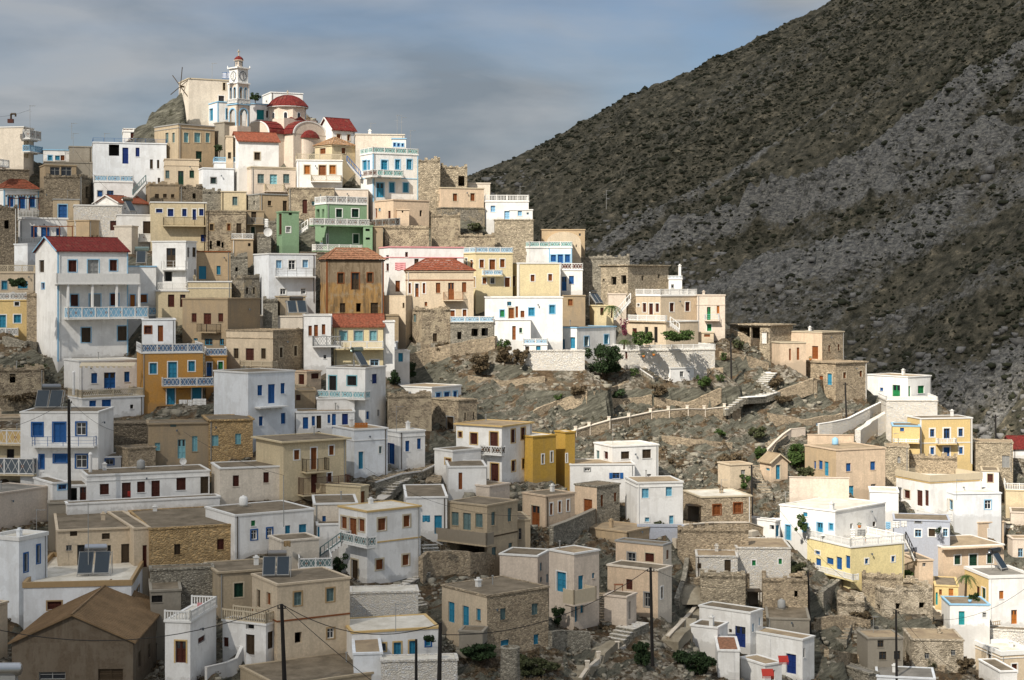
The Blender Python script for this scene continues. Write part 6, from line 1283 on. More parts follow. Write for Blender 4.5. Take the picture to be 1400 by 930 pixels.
# ================================================================= walls, steps, paths
wall_line('path_wall', 'long pale path wall with square posts crossing the rocky slope', 12, [(532, 470), (640, 440), (745, 418), (850, 392), (965, 362), (1060, 350), (1160, 342), (1250, 345), (1357, 350), (1440, 345)], .9, .45, 'SL', 'WC', posts=[(548, 467), (640, 440), (748, 418), (853, 392), (965, 362), (1062, 350), (1160, 342), (1250, 345), (1357, 350)], post_h=.5)
stairs('pale stepped path winding up to the peach house on the ridge', 11, [(20, 552), (110, 520), (200, 485), (262, 462)], 2.1, 'W')
stairs('upper white steps climbing from the bend to the peach house', 11, [(265, 458), (205, 418), (245, 375), (300, 330)], 2.1, 'W')
wall_line('white_path_wall', 'sloping whitewashed path wall left of the green doored white house', 11, [(462, 650), (520, 640), (595, 622), (690, 575), (778, 530)], 1.6, .35, 'SW', 'W')
wall_line('white_rubble_wall', 'whitewashed rubble bank below the green doored white house', 11, [(640, 690), (720, 640), (800, 600), (850, 575)], 2.2, .9, 'SW')
wall_line('curved_wall', 'curved cream garden wall beside the small gate house', 11, [(228, 748), (262, 712), (300, 680), (335, 658), (400, 650)], 1.0, .3, 'PK', 'PK')
stairs('rough stone steps beside the curved cream wall', 11, [(205, 830), (215, 760), (245, 700), (300, 655)], 1.7, 'SL')
stairs('narrow steps down beside the small gate house', 11, [(165, 800), (185, 860), (230, 925)], 1.5, 'SL')
wall_line('dry_stone_wall', 'long dry stone wall rising above the dark bushes', 9, [(335, 845), (460, 835), (590, 810), (720, 775), (860, 750), (1000, 725), (1050, 705)], 1.6, .5, 'SL')
wall_line('dry_stone_wall', 'thin stone edged track crossing the slope below the dark tree', 12, [(345, 328), (470, 285), (600, 250), (690, 220), (790, 195), (850, 165)], .25, .35, 'SL')
stairs('weathered rubble steps beside the brown neoclassical house', 9, [(330, 400), (390, 470), (430, 545)], 2.2, 'SL')
stairs('broad white edged steps beside the blue windowed white house', 15, [(500, 640), (400, 680), (280, 705), (110, 755)], 2.4, 'SL', edge='W')
stairs('lower white steps turning down from the broad steps', 15, [(350, 722), (270, 770), (200, 830), (150, 868)], 2.2, 'SW')
stairs('old stone steps behind the yellow framed white house', 15, [(560, 680), (530, 720), (520, 765)], 1.8, 'SL')
stairs('white steps beside the clean two storey house', 18, [(245, 250), (270, 320), (225, 385), (120, 440), (20, 470)], 1.8, 'SW')
stairs('white steps running down beside the turquoise doored house', 18, [(150, 480), (190, 540), (215, 585)], 1.3, 'SW')
wall_line('curved_stone_wall', 'curved stone retaining wall above the large stone house', 18, [(205, 440), (235, 405), (330, 400), (450, 395), (620, 400), (715, 425)], 2.4, .5, 'SL')
wall_line('stone_wall', 'grey stone wall climbing in front of the long peach house', 18, [(870, 240), (940, 215), (1030, 175), (1116, 130)], 2.0, .5, 'G', 'K')
wall_line('stone_wall', 'tumbled dry stone wall below the cream turquoise doored house', 18, [(860, 770), (940, 770), (1060, 765)], 1.7, .6, 'G')
stairs('white steps between the tall peach house and the bottom path', 19, [(350, 640), (290, 680), (225, 745)], 2.2, 'SW')
stairs('narrow stone steps between the cream house and the curved terrace', 19, [(150, 500), (150, 590), (190, 655)], 1.3, 'SL')
pm = roofmat('path', (.34, .30, .23), (.20, .17, .12)); pw = roofmat('white_path', (.62, .56, .46), (.42, .36, .28))
strip('footpath', 19, [(240, 750), (130, 810), (60, 865), (10, 925)], 2.0, pm)
wall_line('path_kerb', 'whitewashed kerb with short posts along the bottom footpath', 19, [(275, 770), (160, 830), (85, 890), (50, 935)], .25, .3, 'SW', 'WC', posts=[(235, 790), (140, 845), (80, 905)], post_h=.7)
strip('gravel_road', 19, [(720, 505), (640, 545), (590, 600), (520, 680), (470, 735)], 3.6, pm)
wall_line('road_wall', 'low pale kerb wall along the gravel road', 19, [(735, 515), (665, 560), (610, 625), (540, 700), (495, 745)], .7, .35, 'SL', 'WC')
wall_line('stone_wall', 'curved pale terrace wall above the whitewashed stone house', 19, [(505, 205), (580, 185), (720, 172), (900, 172), (1010, 205)], .9, .6, 'SL', 'WC')
strip('footpath', 20, [(1012, 240), (1004, 280), (990, 330)], 2.4, pw)
strip('footpath', 19, [(505, 215), (580, 196), (720, 182), (900, 182), (1010, 215)], 2.0, pw)
strip('footpath', 19, [(880, 590), (905, 640), (890, 700)], 2.0, pm)
strip('footpath', 20, [(690, 610), (700, 660), (730, 700), (800, 720)], 2.6, pw)
wall_line('dry_stone_wall', 'broken dry stone wall left of the pale ruin', 20, [(200, 600), (240, 560), (300, 520), (370, 500), (440, 485)], 1.2, .6, 'G')
wall_line('dry_stone_wall', 'rubble wall beside the lower ruins', 20, [(175, 700), (250, 690), (340, 700)], .9, .6, 'SL')
wall_line('dry_stone_wall', 'pale dry stone wall right of the small square white house', 12, [(1200, 140), (1270, 128), (1350, 118)], .8, .5, 'SL')
wall_line('dry_stone_wall', 'stone terrace edge below the stone house with the blue door', 11, [(380, 455), (450, 445), (535, 430)], 1.4, .5, 'SL')
wall_line('dry_stone_wall', 'stone terrace edge under the open fronted shed', 11, [(-10, 210), (60, 195), (150, 240), (215, 250)], 1.2, .5, 'SL')
wall_line('white_curved_wall', 'white curved parapet at the bottom edge behind the utility pole', 17, [(285, 880), (330, 905), (400, 915), (470, 935)], 1.3, .25, 'W', 'W')
wall_line('white_curved_wall', 'white scalloped terrace parapet at the lower left', 17, [(195, 760), (240, 800), (262, 850), (235, 895), (180, 925), (80, 935)], 1.1, .25, 'W', 'W')
stairs('white steps beside the orange shuttered white house', 20, [(830, 435), (800, 470), (775, 505)], 1.5, 'SW')
stairs('stone stairs with low rail below the vine terrace', 10, [(640, 830), (720, 880), (800, 930)], 1.6, 'SL', edge='W')
flight('blue railed outside stair of the bright white three tier house', 3, (160, 375), (248, 475), 262, 1.0, 'lat.b')
flight('white outside stair rising to the green house balcony', 6, (132, 500), (262, 405), 244, 1.0, 'lat.w')
flight('white outside stair below the long white skyline house', 4, (938, 190), (1030, 90), 254, 1.0, 'lat.v')
flight('white stair up to the roof terrace of the vine house', 10, (566, 585), (655, 482), 241, 1.0, 'lat.w')
flight('white stair down from the vine house terrace', 10, (875, 612), (925, 650), 240.5, 1.0, 'lat.w')
flight('curved teal railed stair of the clean two storey house', 17, (662, 300), (765, 225), 165.5, 1.0, 'lat.v')
flight('dark steel stair beside the two level beige house', 20, (612, 395), (572, 310), 206, .9, 'met.k')

for lb, t, pts, h, m_ in (
 ('low pale terrace wall below the dark hedge bushes', 0, [(640, 520), (690, 528), (745, 522)], .6, 'SL'), ('stone terrace wall left of the small square white house', 0, [(800, 560), (850, 552), (890, 548)], .6, 'SL'),
 ('short stone terrace wall under the small square white house', 0, [(895, 556), (940, 560), (985, 550)], .8, 'SL'), ('upper rubble terrace wall on the ridge bank', 0, [(985, 490), (1025, 497), (1050, 505)], .9, 'SL'), ('middle rubble terrace wall on the ridge bank', 0, [(1060, 545), (1110, 540), (1150, 535)], .9, 'SL'),
 ('lower rubble terrace wall on the ridge bank', 0, [(1050, 575), (1100, 580), (1150, 572)], .7, 'SL'), ('stone terrace wall above the cream house with one window', 0, [(940, 630), (985, 640), (1010, 628)], .6, 'G'), ('long stone terrace wall on the brown lower slope', 0, [(905, 600), (950, 606), (1000, 612)], .5, 'SL'),
 ('rubble terrace wall right of the gravel road', 0, [(950, 800), (990, 792), (1040, 800)], .8, 'SL'), ('pale rubble wall beside the yellow house pole', 0, [(1110, 862), (1150, 852), (1190, 858)], .8, 'SL'), ('broken rubble wall in front of the concrete house', 0, [(1130, 900), (1170, 905), (1215, 915)], .8, 'SL'),
 ('rubble wall at the foot of the lower stone house', 0, [(1240, 912), (1290, 918), (1340, 925)], .6, 'SL'), ('stone wall between the tall peach house and the gravel road', 0, [(925, 830), (935, 800), (940, 770)], .9, 'G'), ('stone yard wall below the light stone house', 0, [(935, 722), (975, 726), (1020, 722)], .7, 'SL'),
 ('dark stone wall beneath the stone ruin with the blue balustrade', 0, [(570, 478), (620, 482), (690, 478)], .9, 'G'), ('grey stone wall on the left rock face', 0, [(5, 470), (35, 476), (60, 480)], .9, 'G')):
    wall_line('dry_stone_wall', lb, t, pts, h, .55, m_)
stairs('stone steps up the middle of the lower right ruins', 0, [(1150, 880), (1160, 850), (1175, 825)], 1.3, 'SL')
stairs('white steps between the bright yellow house and the beige house', 0, [(1246, 800), (1250, 770), (1243, 745)], 1.4, 'SW')
stairs('whitewashed steps beside the white house above the navy door', 0, [(1040, 760), (1052, 735), (1058, 712)], 1.6, 'W')
# ================================================================= plants
bush('large dark green tree above the rocky slope', 825, 522, 58, 52, 'dark', 'tree', .12)
for lb, px, py, w_, h_, k in (
 ('dark hedge of bushes below the stone walls', 556, 522, 42, 26, 'dark'), ('dark hedge bush left of the low blue windowed house', 540, 528, 20, 24, 'dark'), ('dry brown shrub above the grey rock face', 655, 510, 34, 26, 'dry'),
 ('dry brown shrub right of the stone wall', 690, 505, 28, 30, 'dry'), ('green shrub at the end of the dry stone wall', 690, 485, 20, 22, 'green'), ('dry shrub below the white terrace', 712, 505, 26, 24, 'dry'), ('small shrub under the stone ruin', 560, 468, 16, 12, 'olive'),
 ('brown shrub beside the yellow house side wall', 600, 480, 32, 14, 'dry'), ('green bush left of the small square white house', 868, 516, 14, 14, 'green'), ('dark green creeping bush below the large tree', 840, 545, 34, 14, 'dark'), ('green bush right of the small square white house', 962, 534, 22, 20, 'green'),
 ('round green bush on the terrace above the path', 985, 525, 14, 14, 'green'), ('dry brown bush on the slope above the long path wall', 900, 545, 26, 16, 'dry'), ('brown shrub in the middle of the slope', 790, 545, 30, 14, 'dry'), ('round rust coloured shrub on the lower slope', 918, 636, 14, 10, 'dry'),
 ('small green shrub beside the grey cliff', 763, 552, 13, 12, 'green'), ('small green shrub on the terraced slope', 985, 600, 18, 12, 'green'), ('dry bush on the upper ridge slope', 1060, 530, 26, 12, 'dry'), ('brown bush under the stone house with the blue door', 1070, 552, 32, 12, 'dry'),
 ('dark green shrub below the stepped path', 1035, 600, 30, 16, 'olive'), ('brown thicket left of the curved steps', 1000, 640, 44, 20, 'dry'), ('green creeping bush beside the curved steps', 1040, 632, 22, 22, 'green'), ('leafy green bush left of the small gate house', 1018, 668, 24, 22, 'green'),
 ('large green garden bush in front of the blue shuttered peach house', 1092, 640, 40, 38, 'green'), ('low green bush under the large garden bush', 1102, 652, 26, 14, 'olive'), ('green bush beside the yellow house foot', 1240, 802, 20, 22, 'green'), ('green bush on the long stone terrace wall', 1085, 792, 34, 24, 'olive'),
 ('dark bush at the bottom beside the utility pole', 880, 912, 30, 36, 'dark'), ('wide dark bush beside the small white shed', 950, 922, 56, 38, 'dark'), ('dark bush below the large stone house', 655, 905, 60, 26, 'dark'), ('dark shrub right of the large stone house', 762, 858, 22, 28, 'dark'),
 ('scrubby dark bank at the bottom centre', 730, 922, 70, 26, 'olive'), ('grey green bush above the tan flat roof', 868, 712, 14, 16, 'olive'), ('small bush left of the light stone house', 902, 732, 20, 18, 'olive'), ('dark creeper on the wall beside the brown roof', 282, 812, 42, 36, 'dark'),
 ('green climber beside the curved stair', 465, 782, 22, 26, 'dark'), ('dark bush under the lower left row', 80, 790, 18, 40, 'dark'), ('dry brush on the dark rock at the left', 30, 520, 60, 22, 'olive'), ('dark ivy on the left rock face', 62, 470, 20, 30, 'dark'), ('brown brush above the solar panels at the left', 50, 548, 90, 12, 'dry'),
 ('green shrub left of the green house stair', 362, 345, 20, 18, 'dark'), ('dark climbing plant under the green house stair', 400, 345, 24, 24, 'dark'), ('grey leafless bush below the square white house', 362, 402, 26, 24, 'grey'), ('dry grass tuft on the peach house base', 602, 298, 8, 8, 'dry'),
 ('dark shrub on the crag below the skyline', 595, 318, 10, 10, 'olive'), ('brown brush on the slope above the long white house', 560, 330, 34, 10, 'dry'), ('brush on the crag right of the peach wall', 650, 318, 30, 12, 'olive'), ('dark shrub behind the yellow house balustrade', 715, 355, 18, 20, 'olive'),
 ('dry shrub in front of the open shed', 1010, 478, 22, 14, 'olive'), ('green shrub on the ridge bank', 990, 500, 12, 14, 'green'), ('bush at the foot of the lower ruins', 1275, 918, 14, 16, 'olive'), ('brown brush above the lower ruins', 1320, 918, 30, 20, 'dry'), ('dry brush below the pale ruin', 1180, 848, 40, 16, 'dry')):
    bush(lb, px, py, w_, h_, k)
bush('dark green tree behind the hilltop steps', 300, 212, 15, 16, 'dark', 'tree', .2, 263)
bush('dark green tree top behind the bell tower', 349, 141, 20, 15, 'dark', 'tree', .2, 284)
bush('grey leafy vine on the pergola above the cream terrace', 25, 393, 30, 14, 'dark', 'vine', None, 211)
bush('thick green vine over the pergola of the long cream house', 929, 468, 52, 18, 'green', 'vine', None, 236)
bush('dark green plants on the vine house terrace', 880, 472, 34, 20, 'green', 'bush', None, 236)
bush('purple bougainvillea on the vine house front', 853, 460, 14, 26, 'purple', 'bush', None, 236)
bush('green climber on the white stone house front', 1096, 728, 20, 26, 'green', 'vine', None, 207)
bush('potted plants on the white terrace at the lower right', 1333, 822, 18, 14, 'green', 'plant', None, 188)
bush('green hanging plant beside the laundry terrace', 1283, 732, 12, 14, 'dark', 'plant', None, 213)
bush('green vine above the turquoise doors at the bottom', 588, 880, 22, 12, 'dark', 'vine', None, 139)
# palm on the vine house terrace and palm like tree at lower right
def palm(label, px, py, h, Yd, R0=1.6, n=13):
    A = P(px, py, Yd); root = empty('palm_tree', A); mb = MB(); mb.tube((0, 0, -.3), (.1, 0, h), .14, 0, .11, 8); mb.build('trunk', [paint('kn')], root); g = MB(); rr = random.Random(3)
    for k in range(n):
        a = k*2*math.pi/n+rr.uniform(-.2, .2); up = rr.uniform(.3, .9); pts = []
        for j in range(7): s = j/6; pts.append(Vector((.1+math.cos(a)*R0*s, math.sin(a)*R0*s, h+up*R0*s-1.15*R0*s*s)))
        sd = Vector((-math.sin(a), math.cos(a), 0))
        for j in range(6):
            for q in (-1, 1):
                for e in (0, .5): c = pts[j].lerp(pts[j+1], e); l = .34*R0*(1-.5*j/6); g.quad([c, c+(pts[j+1]-pts[j])*.35, c+sd*q*l+Vector((0, 0, -.1))+(pts[j+1]-pts[j])*.9])
    g.build('fronds', [leafmat('green')], root); tag(root, label, 'palm tree')
palm('small palm beside the solar panel on the vine house terrace', 836, 432, 1.3, 238.5, 1.7)
palm('short palm on the plant terrace at the lower right', 1320, 812, 2.0, 186, 1.3)
palm('young palm in front of the vine house doors', 853, 475, 1.0, 234, 1.0)

# ================================================================= poles and cables
def Pz(px, py, Yd): return P(px, py, Yd)
p1 = pole('dark utility pole in front of the blue shuttered white house', 94, 546, 95, 664, 172, .17)
p2 = pole('thick dark utility pole at the bottom left of centre', 385, 826, 390, 935, 134, .17)
p3 = pole('short dark utility pole at the bottom edge', 569, 874, 569, 935, 133, .12, False)
p4 = pole('dark utility pole in front of the turquoise doors', 602, 851, 600, 935, 131, .17, False)
p5 = pole('tall utility pole in front of the tall peach house', 889.5, 776, 892, 889, 150, .14)
p6 = pole('utility pole beside the bright yellow house', 1104.5, 782, 1107.7, 857, 186, .14)
p7 = pole('utility pole in front of the bare concrete house', 1225, 834, 1226, 925, 178, .13)
p8 = pole('utility pole on the slope left of the open shed', 999, 463, 1001, 556, 246, .14)
p9 = pole('utility pole on the slope below the blue doored stone house', 1155.5, 523, 1158.5, 598, 246, .14)
p10 = pole('utility pole near the red roof at the right edge', 1361, 567, 1362, 640, 256, .14)
p11 = pole('utility pole left of the white house above the bright yellow house', 1027.5, 636, 1028.5, 722, 208, .14)
p12 = pole('thin grey pole rising from the brown flat roofs', 120.5, 688, 121, 776, 156, .05, False, 'gy')
p13 = pole('thin grey pole in front of the beige balcony house', 387.5, 650, 388, 700, 163, .05, False, 'gy')
E = P
wire('thick cable sagging across the bottom left corner', E(-25, 856, 128), p2, 2.0)
wire('cable from the bottom left pole to the turquoise doors', p2, p4+Vector((0, 0, -.1)), 1.6)
wire('cable dropping from the bottom left pole to the lower edge', p2, E(515, 936, 126), .15)
wire('cable from the turquoise doors to the tall peach house', E(605, 868, 131), p5, 1.7)
wire('thin cable rising right from the tall peach house', p5, E(1030, 800, 172), 1.0, .018)
wire('cable between the white stone house and the concrete house pole', E(1060, 690, 190), p7, 1.6, .018)
wire('cable from the yellow house pole to the concrete house pole', p6, p7, 1.2, .018)
wire('cable dropping right from the concrete house pole', p7, E(1330, 930, 175), 1.0, .018)
wire('cable crossing above the lower right white house', p7, E(1420, 790, 170), 2.5, .018)
wire('cable along the slope to the yellow house', p9, E(1250, 560, 250), 1.2, .018)
wire('cable between the two ridge slope poles', p8, p9, 2.0, .018)
wire('cable left of the dark pole at the left edge', E(-20, 592, 168), p1, .6, .02)
wire('cable right of the dark pole to the white row house', p1, E(160, 590, 190), .6, .018)
wire('long thin cable crossing the lower left roofs', E(250, 590, 175), E(388, 650, 163), .5, .016)
wire('thin cable from the far left skyline house', E(-10, 160, 262), E(41, 150, 262), .3, .016)
wire('thin cable above the blue lattice terrace', E(103, 206, 250), E(150, 262, 248), .4, .016)
wire('cable from the beige window house to the white steps', E(725, 705, 160), E(500, 640, 175), 1.5, .016)
for lb, px, a, b_, Yd in (('aerial on the far left skyline roof', 41, 144, 172, 262), ('aerial above the low blue edged house', 100, 182, 203, 262), ('aerial on the long white skyline house', 143, 182, 196, 262), ('tall aerial above the long low cream house', 543, 157, 184, 275),
 ('second aerial above the long low cream house', 549, 160, 184, 275), ('short aerial behind the orange hip roof', 507, 168, 184, 276), ('aerial right of the bright white three tier house', 561, 178, 205, 268), ('aerial on the right skyline white house', 711, 254, 270, 262),
 ('wind vane mast on the cream hilltop building', 290, 86, 104, 277), ('aerial on the beige roof at the lower left', 50, 836-140, 878-140, 158), ('aerial on the white roof at the bottom centre', 541, 825, 852, 143), ('aerial on the white roof right of centre', 1074, 672, 690, 212),
 ('aerial beside the white ornament parapet house', 1308, 655, 676, 215), ('aerial on the white house above the vine terrace', 829, 260, 280, 275), ('aerial on the low blue windowed house', 542, 555, 582, 196), ('aerial on the left blue pole house', 98, 168, 184, 262)):
    antenna(lb, px, a, b_, Yd)
wr = random.Random(4); NA = 0
for bk in BLOCKS:
    lb = bk.root.get('label', ''); nw = len(lb.split())
    if bk.wing or bk.o.get('cat', 'house') != 'house' or bk.o.get('roof', 'flat') != 'flat' or 'ruin' in bk.o or not 4 < nw or bk.W < 3.2 or bk.L < 3.2: continue
    q = wr.random(); z = bk.H+.1
    if q < .2 and nw <= 11:
        root = empty('tv_aerial', bk.mw @ Vector((bk.W*wr.uniform(.2, .8), bk.L*wr.uniform(.2, .7), z)), wr.uniform(-1, 1)); h = wr.uniform(1.4, 2.6); mb = MB(); mb.tube((0, 0, -.2), (0, 0, h), .028, n=5); mb.build('mast', [paint('gy')], root)
        g = MB(); g.bar((-.1, 0, h-.1), (.9, .1, h-.1), .016)
        for k in range(5): g.bar((k*.18, -.35+k*.02, h-.1), (k*.18, .4-k*.02, h-.1), .01)
        g.build('aerial', [paint('gy')], root); tag(root, 'aerial on the '+lb, 'aerial'); root['group'] = 'roof aerials'
    elif q < .32 and nw <= 11 and bk.O.z+bk.H < 2:
        root = empty('water_tank', bk.mw @ Vector((bk.W*wr.uniform(.3, .7), bk.L*wr.uniform(.45, .8), z-.05)), wr.uniform(-1, 1)); c_ = wr.choice(['w', 'gy', 'lb']); mb = MB(); mb.lathe([(0, .15), (.45, .15), (.47, .3), (.45, .95), (.3, 1.1), (.12, 1.15), (.12, 1.22), (0, 1.22)], n=14); mb.build('tank', [paint(c_)], root, True)
        g = MB(); g.box(-.5, .5, -.5, .5, -.1, .14); g.build('plinth', [wall_mat('K')], root); tag(root, 'water tank on the '+lb, 'water tank'); root['group'] = 'water tanks on the roofs'
def rs(px, py, dflt):
    q = roof_pt(px, py); return q if q is not None else P(px, py, dflt)
solar('solar heater with a large silver tank on the white roof at the lower left', rs(128, 788, 150), .12, True, 1.35, (.62, .62, .64))
solar('solar heater with two grey panels on the tan two storey house', rs(378, 790, 158), .1, True, 1.1, (.5, .45, .4))
solar('solar heater with twin panels above the peeling white block', rs(408, 430, 216), .35, True, 1.15, (.35, .3, .25))
solar('solar heater with a wide twin panel on the blue shuttered house', rs(66, 560, 195), .05, True, 1.35, (.3, .3, .3))
solar('solar heater beside the white gabled house with the dull red roof', P(182, 291, 248), .9, False, 1.15, (.5, .55, .52))
solar('solar heater with a green banded tank behind the big red roof', P(193, 362, 232), .15, False, 1.25, (.4, .5, .45))
solar('solar heater on the tall white house with aqua window frames', rs(499, 502, 212), .9, False, 1.2, (.4, .4, .4))
solar('solar heater at the left end of the vine house', P(820, 416, 243), 1.0, True, 1.0, (.3, .32, .35))
solar('small solar heater on the roof at the lower right', rs(1374, 780, 196), .7, False, 1.3, (.2, .22, .25))
# ================================================================= washing
Yl = 187.5
for i, a in enumerate((('patterned brown towel on the rail of the blue shuttered house', 13, 200, 250, 264, 316, 'kn', 187), ('dark patterned cloth in the middle of the blue shuttered balcony', 13, 360, 404, 278, 330, 'dg', 187), ('brown blanket on the lower line of the blue shuttered house', 13, 300, 362, 428, 494, 'tan', 186),
 ('white sheet with a pink hem on the lower line', 13, 372, 400, 430, 497, 'w', 186), ('pink towel on the lower line of the blue shuttered house', 13, 388, 430, 430, 460, 'pk', 185.7), ('white shirt at the right end of the lower line', 13, 455, 498, 418, 486, 'w', 186),
 ('large pink sheet hung on the long white house', 9, 372, 440, 180, 232, 'pk', 236), ('white towel left of the orange house line', 7, 1265, 1290, 862, 890, 'w', 196), ('white cloth draped on the wall below the orange house', 8, 78, 135, 862, 890, 'w', 193), ('white sheet draped on the wall below the orange house', 8, 140, 172, 862, 905, 'w', 193),
 ('wide white blanket draped right of the orange house doors', 8, 175, 268, 855, 900, 'w', 193), ('small pink towel on the white stepped terrace', 17, 36, 62, 536, 566, 'pk', 146), ('white cloth on the line below the beige baluster terrace', 17, 275, 325, 720, 758, 'w', 152), ('white sheet hanging beside the ochre house', 5, 940, 965, 360, 420, 'w', 238),
 ('blue towel hung beside the bright blue door', 18, 214, 253, 92, 125, 'c', 166), ('rust coloured rug on the white wall', 17, 476, 510, 222, 250, 'tan', 161), ('red cloth in the dark red doorway of the long row house', 13, 812, 832, 612, 645, 'rd', 176.5),
 ('pale sheet at the left of the laundry terrace', 20, 484, 505, 236, 268, 'lb', 211), ('white sheet in the middle of the laundry terrace', 20, 515, 545, 234, 262, 'w', 211), ('white towel at the right of the laundry terrace', 20, 550, 576, 232, 258, 'w', 211), ('white shirt drying on the terrace rail above the yellow house', 20, 330, 350, 268, 308, 'w', 203), ('pale towel drying on the terrace rail above the yellow house', 20, 360, 396, 268, 298, 'gy', 203))):
    cloth(*a, seed=i)
# ================================================================= awnings, pergolas, person
def awning(label, t, x0, x1, y0, y1, Yd, col, depth=.9):
    A = P(X(t, x0), Y(t, y0), Yd); w = (X(t, x1)-X(t, x0))/F*Yd; h = (Y(t, y1)-Y(t, y0))/F*Yd; mb = MB(); n = 10
    mb.hexa([(0, 0, -.04), (w, 0, -.04), (w, -depth, -h), (0, -depth, -h), (0, 0, 0), (w, 0, 0), (w, -depth, -h+.04), (0, -depth, -h+.04)])
    for i in range(n): x = w*i/n; mb.hexa([(x, -depth-.01, -h-.16), (x+w/n*.5, -depth-.01, -h-.24), (x+w/n*.5, -depth+.01, -h-.24), (x, -depth+.01, -h-.16), (x, -depth-.01, -h+.02), (x+w/n*.5, -depth-.01, -h+.02), (x+w/n*.5, -depth+.01, -h+.02), (x, -depth+.01, -h+.02)])
    o = mb.build('awning', [paint(col)]); o.location = A; tag(o, label, 'awning')
awning('grey scalloped awning over the royal blue doors', 7, 575, 960, 598, 622, 203, 'cr')
awning('small red awning beside the navy double door', 19, 1055, 1105, 805, 832, 152, 'rd', .6)
awning('small red awning on the white outbuilding front', 19, 970, 1030, 872, 902, 146, 'rd', .6)
awning('brown striped awning over the blue shutters at the far left', 4, 52, 268, 186, 196, 246, 'kn')
def pergola(label, t, x0, x1, y0, y1, Yd, n=4, depth=1.8):
    A = P(X(t, x0), Y(t, y1), Yd); w = (X(t, x1)-X(t, x0))/F*Yd; h = (Y(t, y1)-Y(t, y0))/F*Yd; root = empty('pergola', A); 
    for k in range(n): mb = MB(); mb.bar((w*k/(n-1), -depth, 0), (w*k/(n-1), -depth, h), .06); mb.build('post', [paint('n')], root)
    mb = MB(); mb.bar((0, -depth, h), (w, -depth, h), .06)
    for k in range(n*2): mb.bar((w*k/(n*2-1), 0, h+.08), (w*k/(n*2-1), -depth, h+.08), .04)
    mb.build('beams', [paint('n')], root); tag(root, label, 'pergola')
pergola('brown timber pergola over the upper blue shuttered terrace', 4, 95, 300, 218, 300, 248)
pergola('brown timber pergola over the lower blue shuttered terrace', 4, 265, 535, 415, 500, 238)
# slim columns of the house with the big red roof
big = bpy.data.objects['roof']  # (columns belong to the big red roofed house below)
for bl in [b for b in BLOCKS if 'bright red metal gable' in (b.root.get('label') or '') and not b.wing]:
    for x in (482, 654, 826, 985):
        s0, z1 = bl.loc('R', X(4, x), Y(4, 822), 1.45); _, z0 = bl.loc('R', X(4, x), Y(7, 215), 1.45); mb = MB()
        if 0 < s0 < bl.W+2: mb.box(s0-.14, s0+.14, -1.5, -1.22, z0, z1); mb.build('column', [wall_mat('W')], bl.root)
def person(label, pos, face, sit=True, shirt='b', legs='k', h=1.7):
    k = h/1.7; root = empty('person', pos, face)
    if sit: J = {'hip': (0, 0, .48), 'ch': (0, .02, .82), 'nk': (0, .0, 1.02), 'hd': (0, -.03, 1.16), 'ht': (0, -.03, 1.26)}; kn = [(-.12, -.42, .5), (.12, -.42, .5)]; ft = [(-.12, -.4, .06), (.12, -.4, .06)]; toe = [(-.12, -.55, .04), (.12, -.55, .04)]; el = [(-.26, -.1, .72), (.26, -.1, .72)]; hn = [(-.14, -.34, .6), (.14, -.34, .6)]
    else: J = {'hip': (0, 0, .92), 'ch': (0, 0, 1.25), 'nk': (0, 0, 1.46), 'hd': (0, -.02, 1.58), 'ht': (0, -.02, 1.68)}; kn = [(-.1, -.02, .5), (.1, 0, .5)]; ft = [(-.1, 0, .07), (.1, .02, .07)]; toe = [(-.11, -.16, .04), (.11, -.14, .04)]; el = [(-.27, .02, 1.14), (.27, .02, 1.14)]; hn = [(-.25, -.14, .95), (.25, -.14, .95)]
    V = [J['hip'], J['ch'], J['nk'], J['hd'], J['ht']]; Rr = [.16, .17, .06, .095, .075]; E_ = [(0, 1), (1, 2), (2, 3), (3, 4)]
    for s in (0, 1):
        i = len(V); V += [((-.1, .1)[s], 0, V[0][2]), kn[s], ft[s], toe[s]]; Rr += [.1, .075, .05, .04]; E_ += [(0, i), (i, i+1), (i+1, i+2), (i+2, i+3)]
        j = len(V); V += [((-.19, .19)[s], .0, V[1][2]+.12), el[s], hn[s]]; Rr += [.07, .05, .035]; E_ += [(1, j), (j, j+1), (j+1, j+2)]
    me = bpy.data.meshes.new('body'); me.from_pydata([Vector(v)*k for v in V], E_, []); o = bpy.data.objects.new('body', me); C.objects.link(o); o.parent = root
    bpy.context.view_layer.objects.active = o; md = o.modifiers.new('skin', 'SKIN'); o.data.skin_vertices[0].data[0].use_root = True
    for i, r in enumerate(Rr): o.data.skin_vertices[0].data[i].radius = (r*k, r*k)
    o.modifiers.new('sub', 'SUBSURF').levels = 1; o.data.materials.append(paint(shirt))
    hd = MB(); hd.lathe([(0, .0), (.085, .02), (.1, .08), (.085, .15), (0, .18)], 0, 10, (0, J['hd'][1]+.015, J['hd'][2]+.02)); hd.build('hair', [paint('k')], root, True)
    fc = MB(); fc.lathe([(0, -.07), (.06, -.05), (.078, .0), (.06, .06), (0, .08)], 0, 10, (0, J['hd'][1]-.045, J['hd'][2]+.01)); fc.build('face', [paint('tan')], root, True)
    lg = MB()
    for s in (0, 1): lg.tube(Vector(((-.1, .1)[s], 0, J['hip'][2]))*k, Vector(kn[s])*k, .115*k, 0, .09*k); lg.tube(Vector(kn[s])*k, Vector(ft[s])*k, .09*k, 0, .06*k)
    lg.build('trousers', [paint(legs)], root); tag(root, label, 'person')
person('person in a blue shirt sitting on the terrace below the bright white house', P(513, 272.5, 262), .3, True, 'b', 'k')
person('person in dark clothes standing on the lower green house balcony', P(439.5, 345, 244), 0, False, 'dg', 'k')
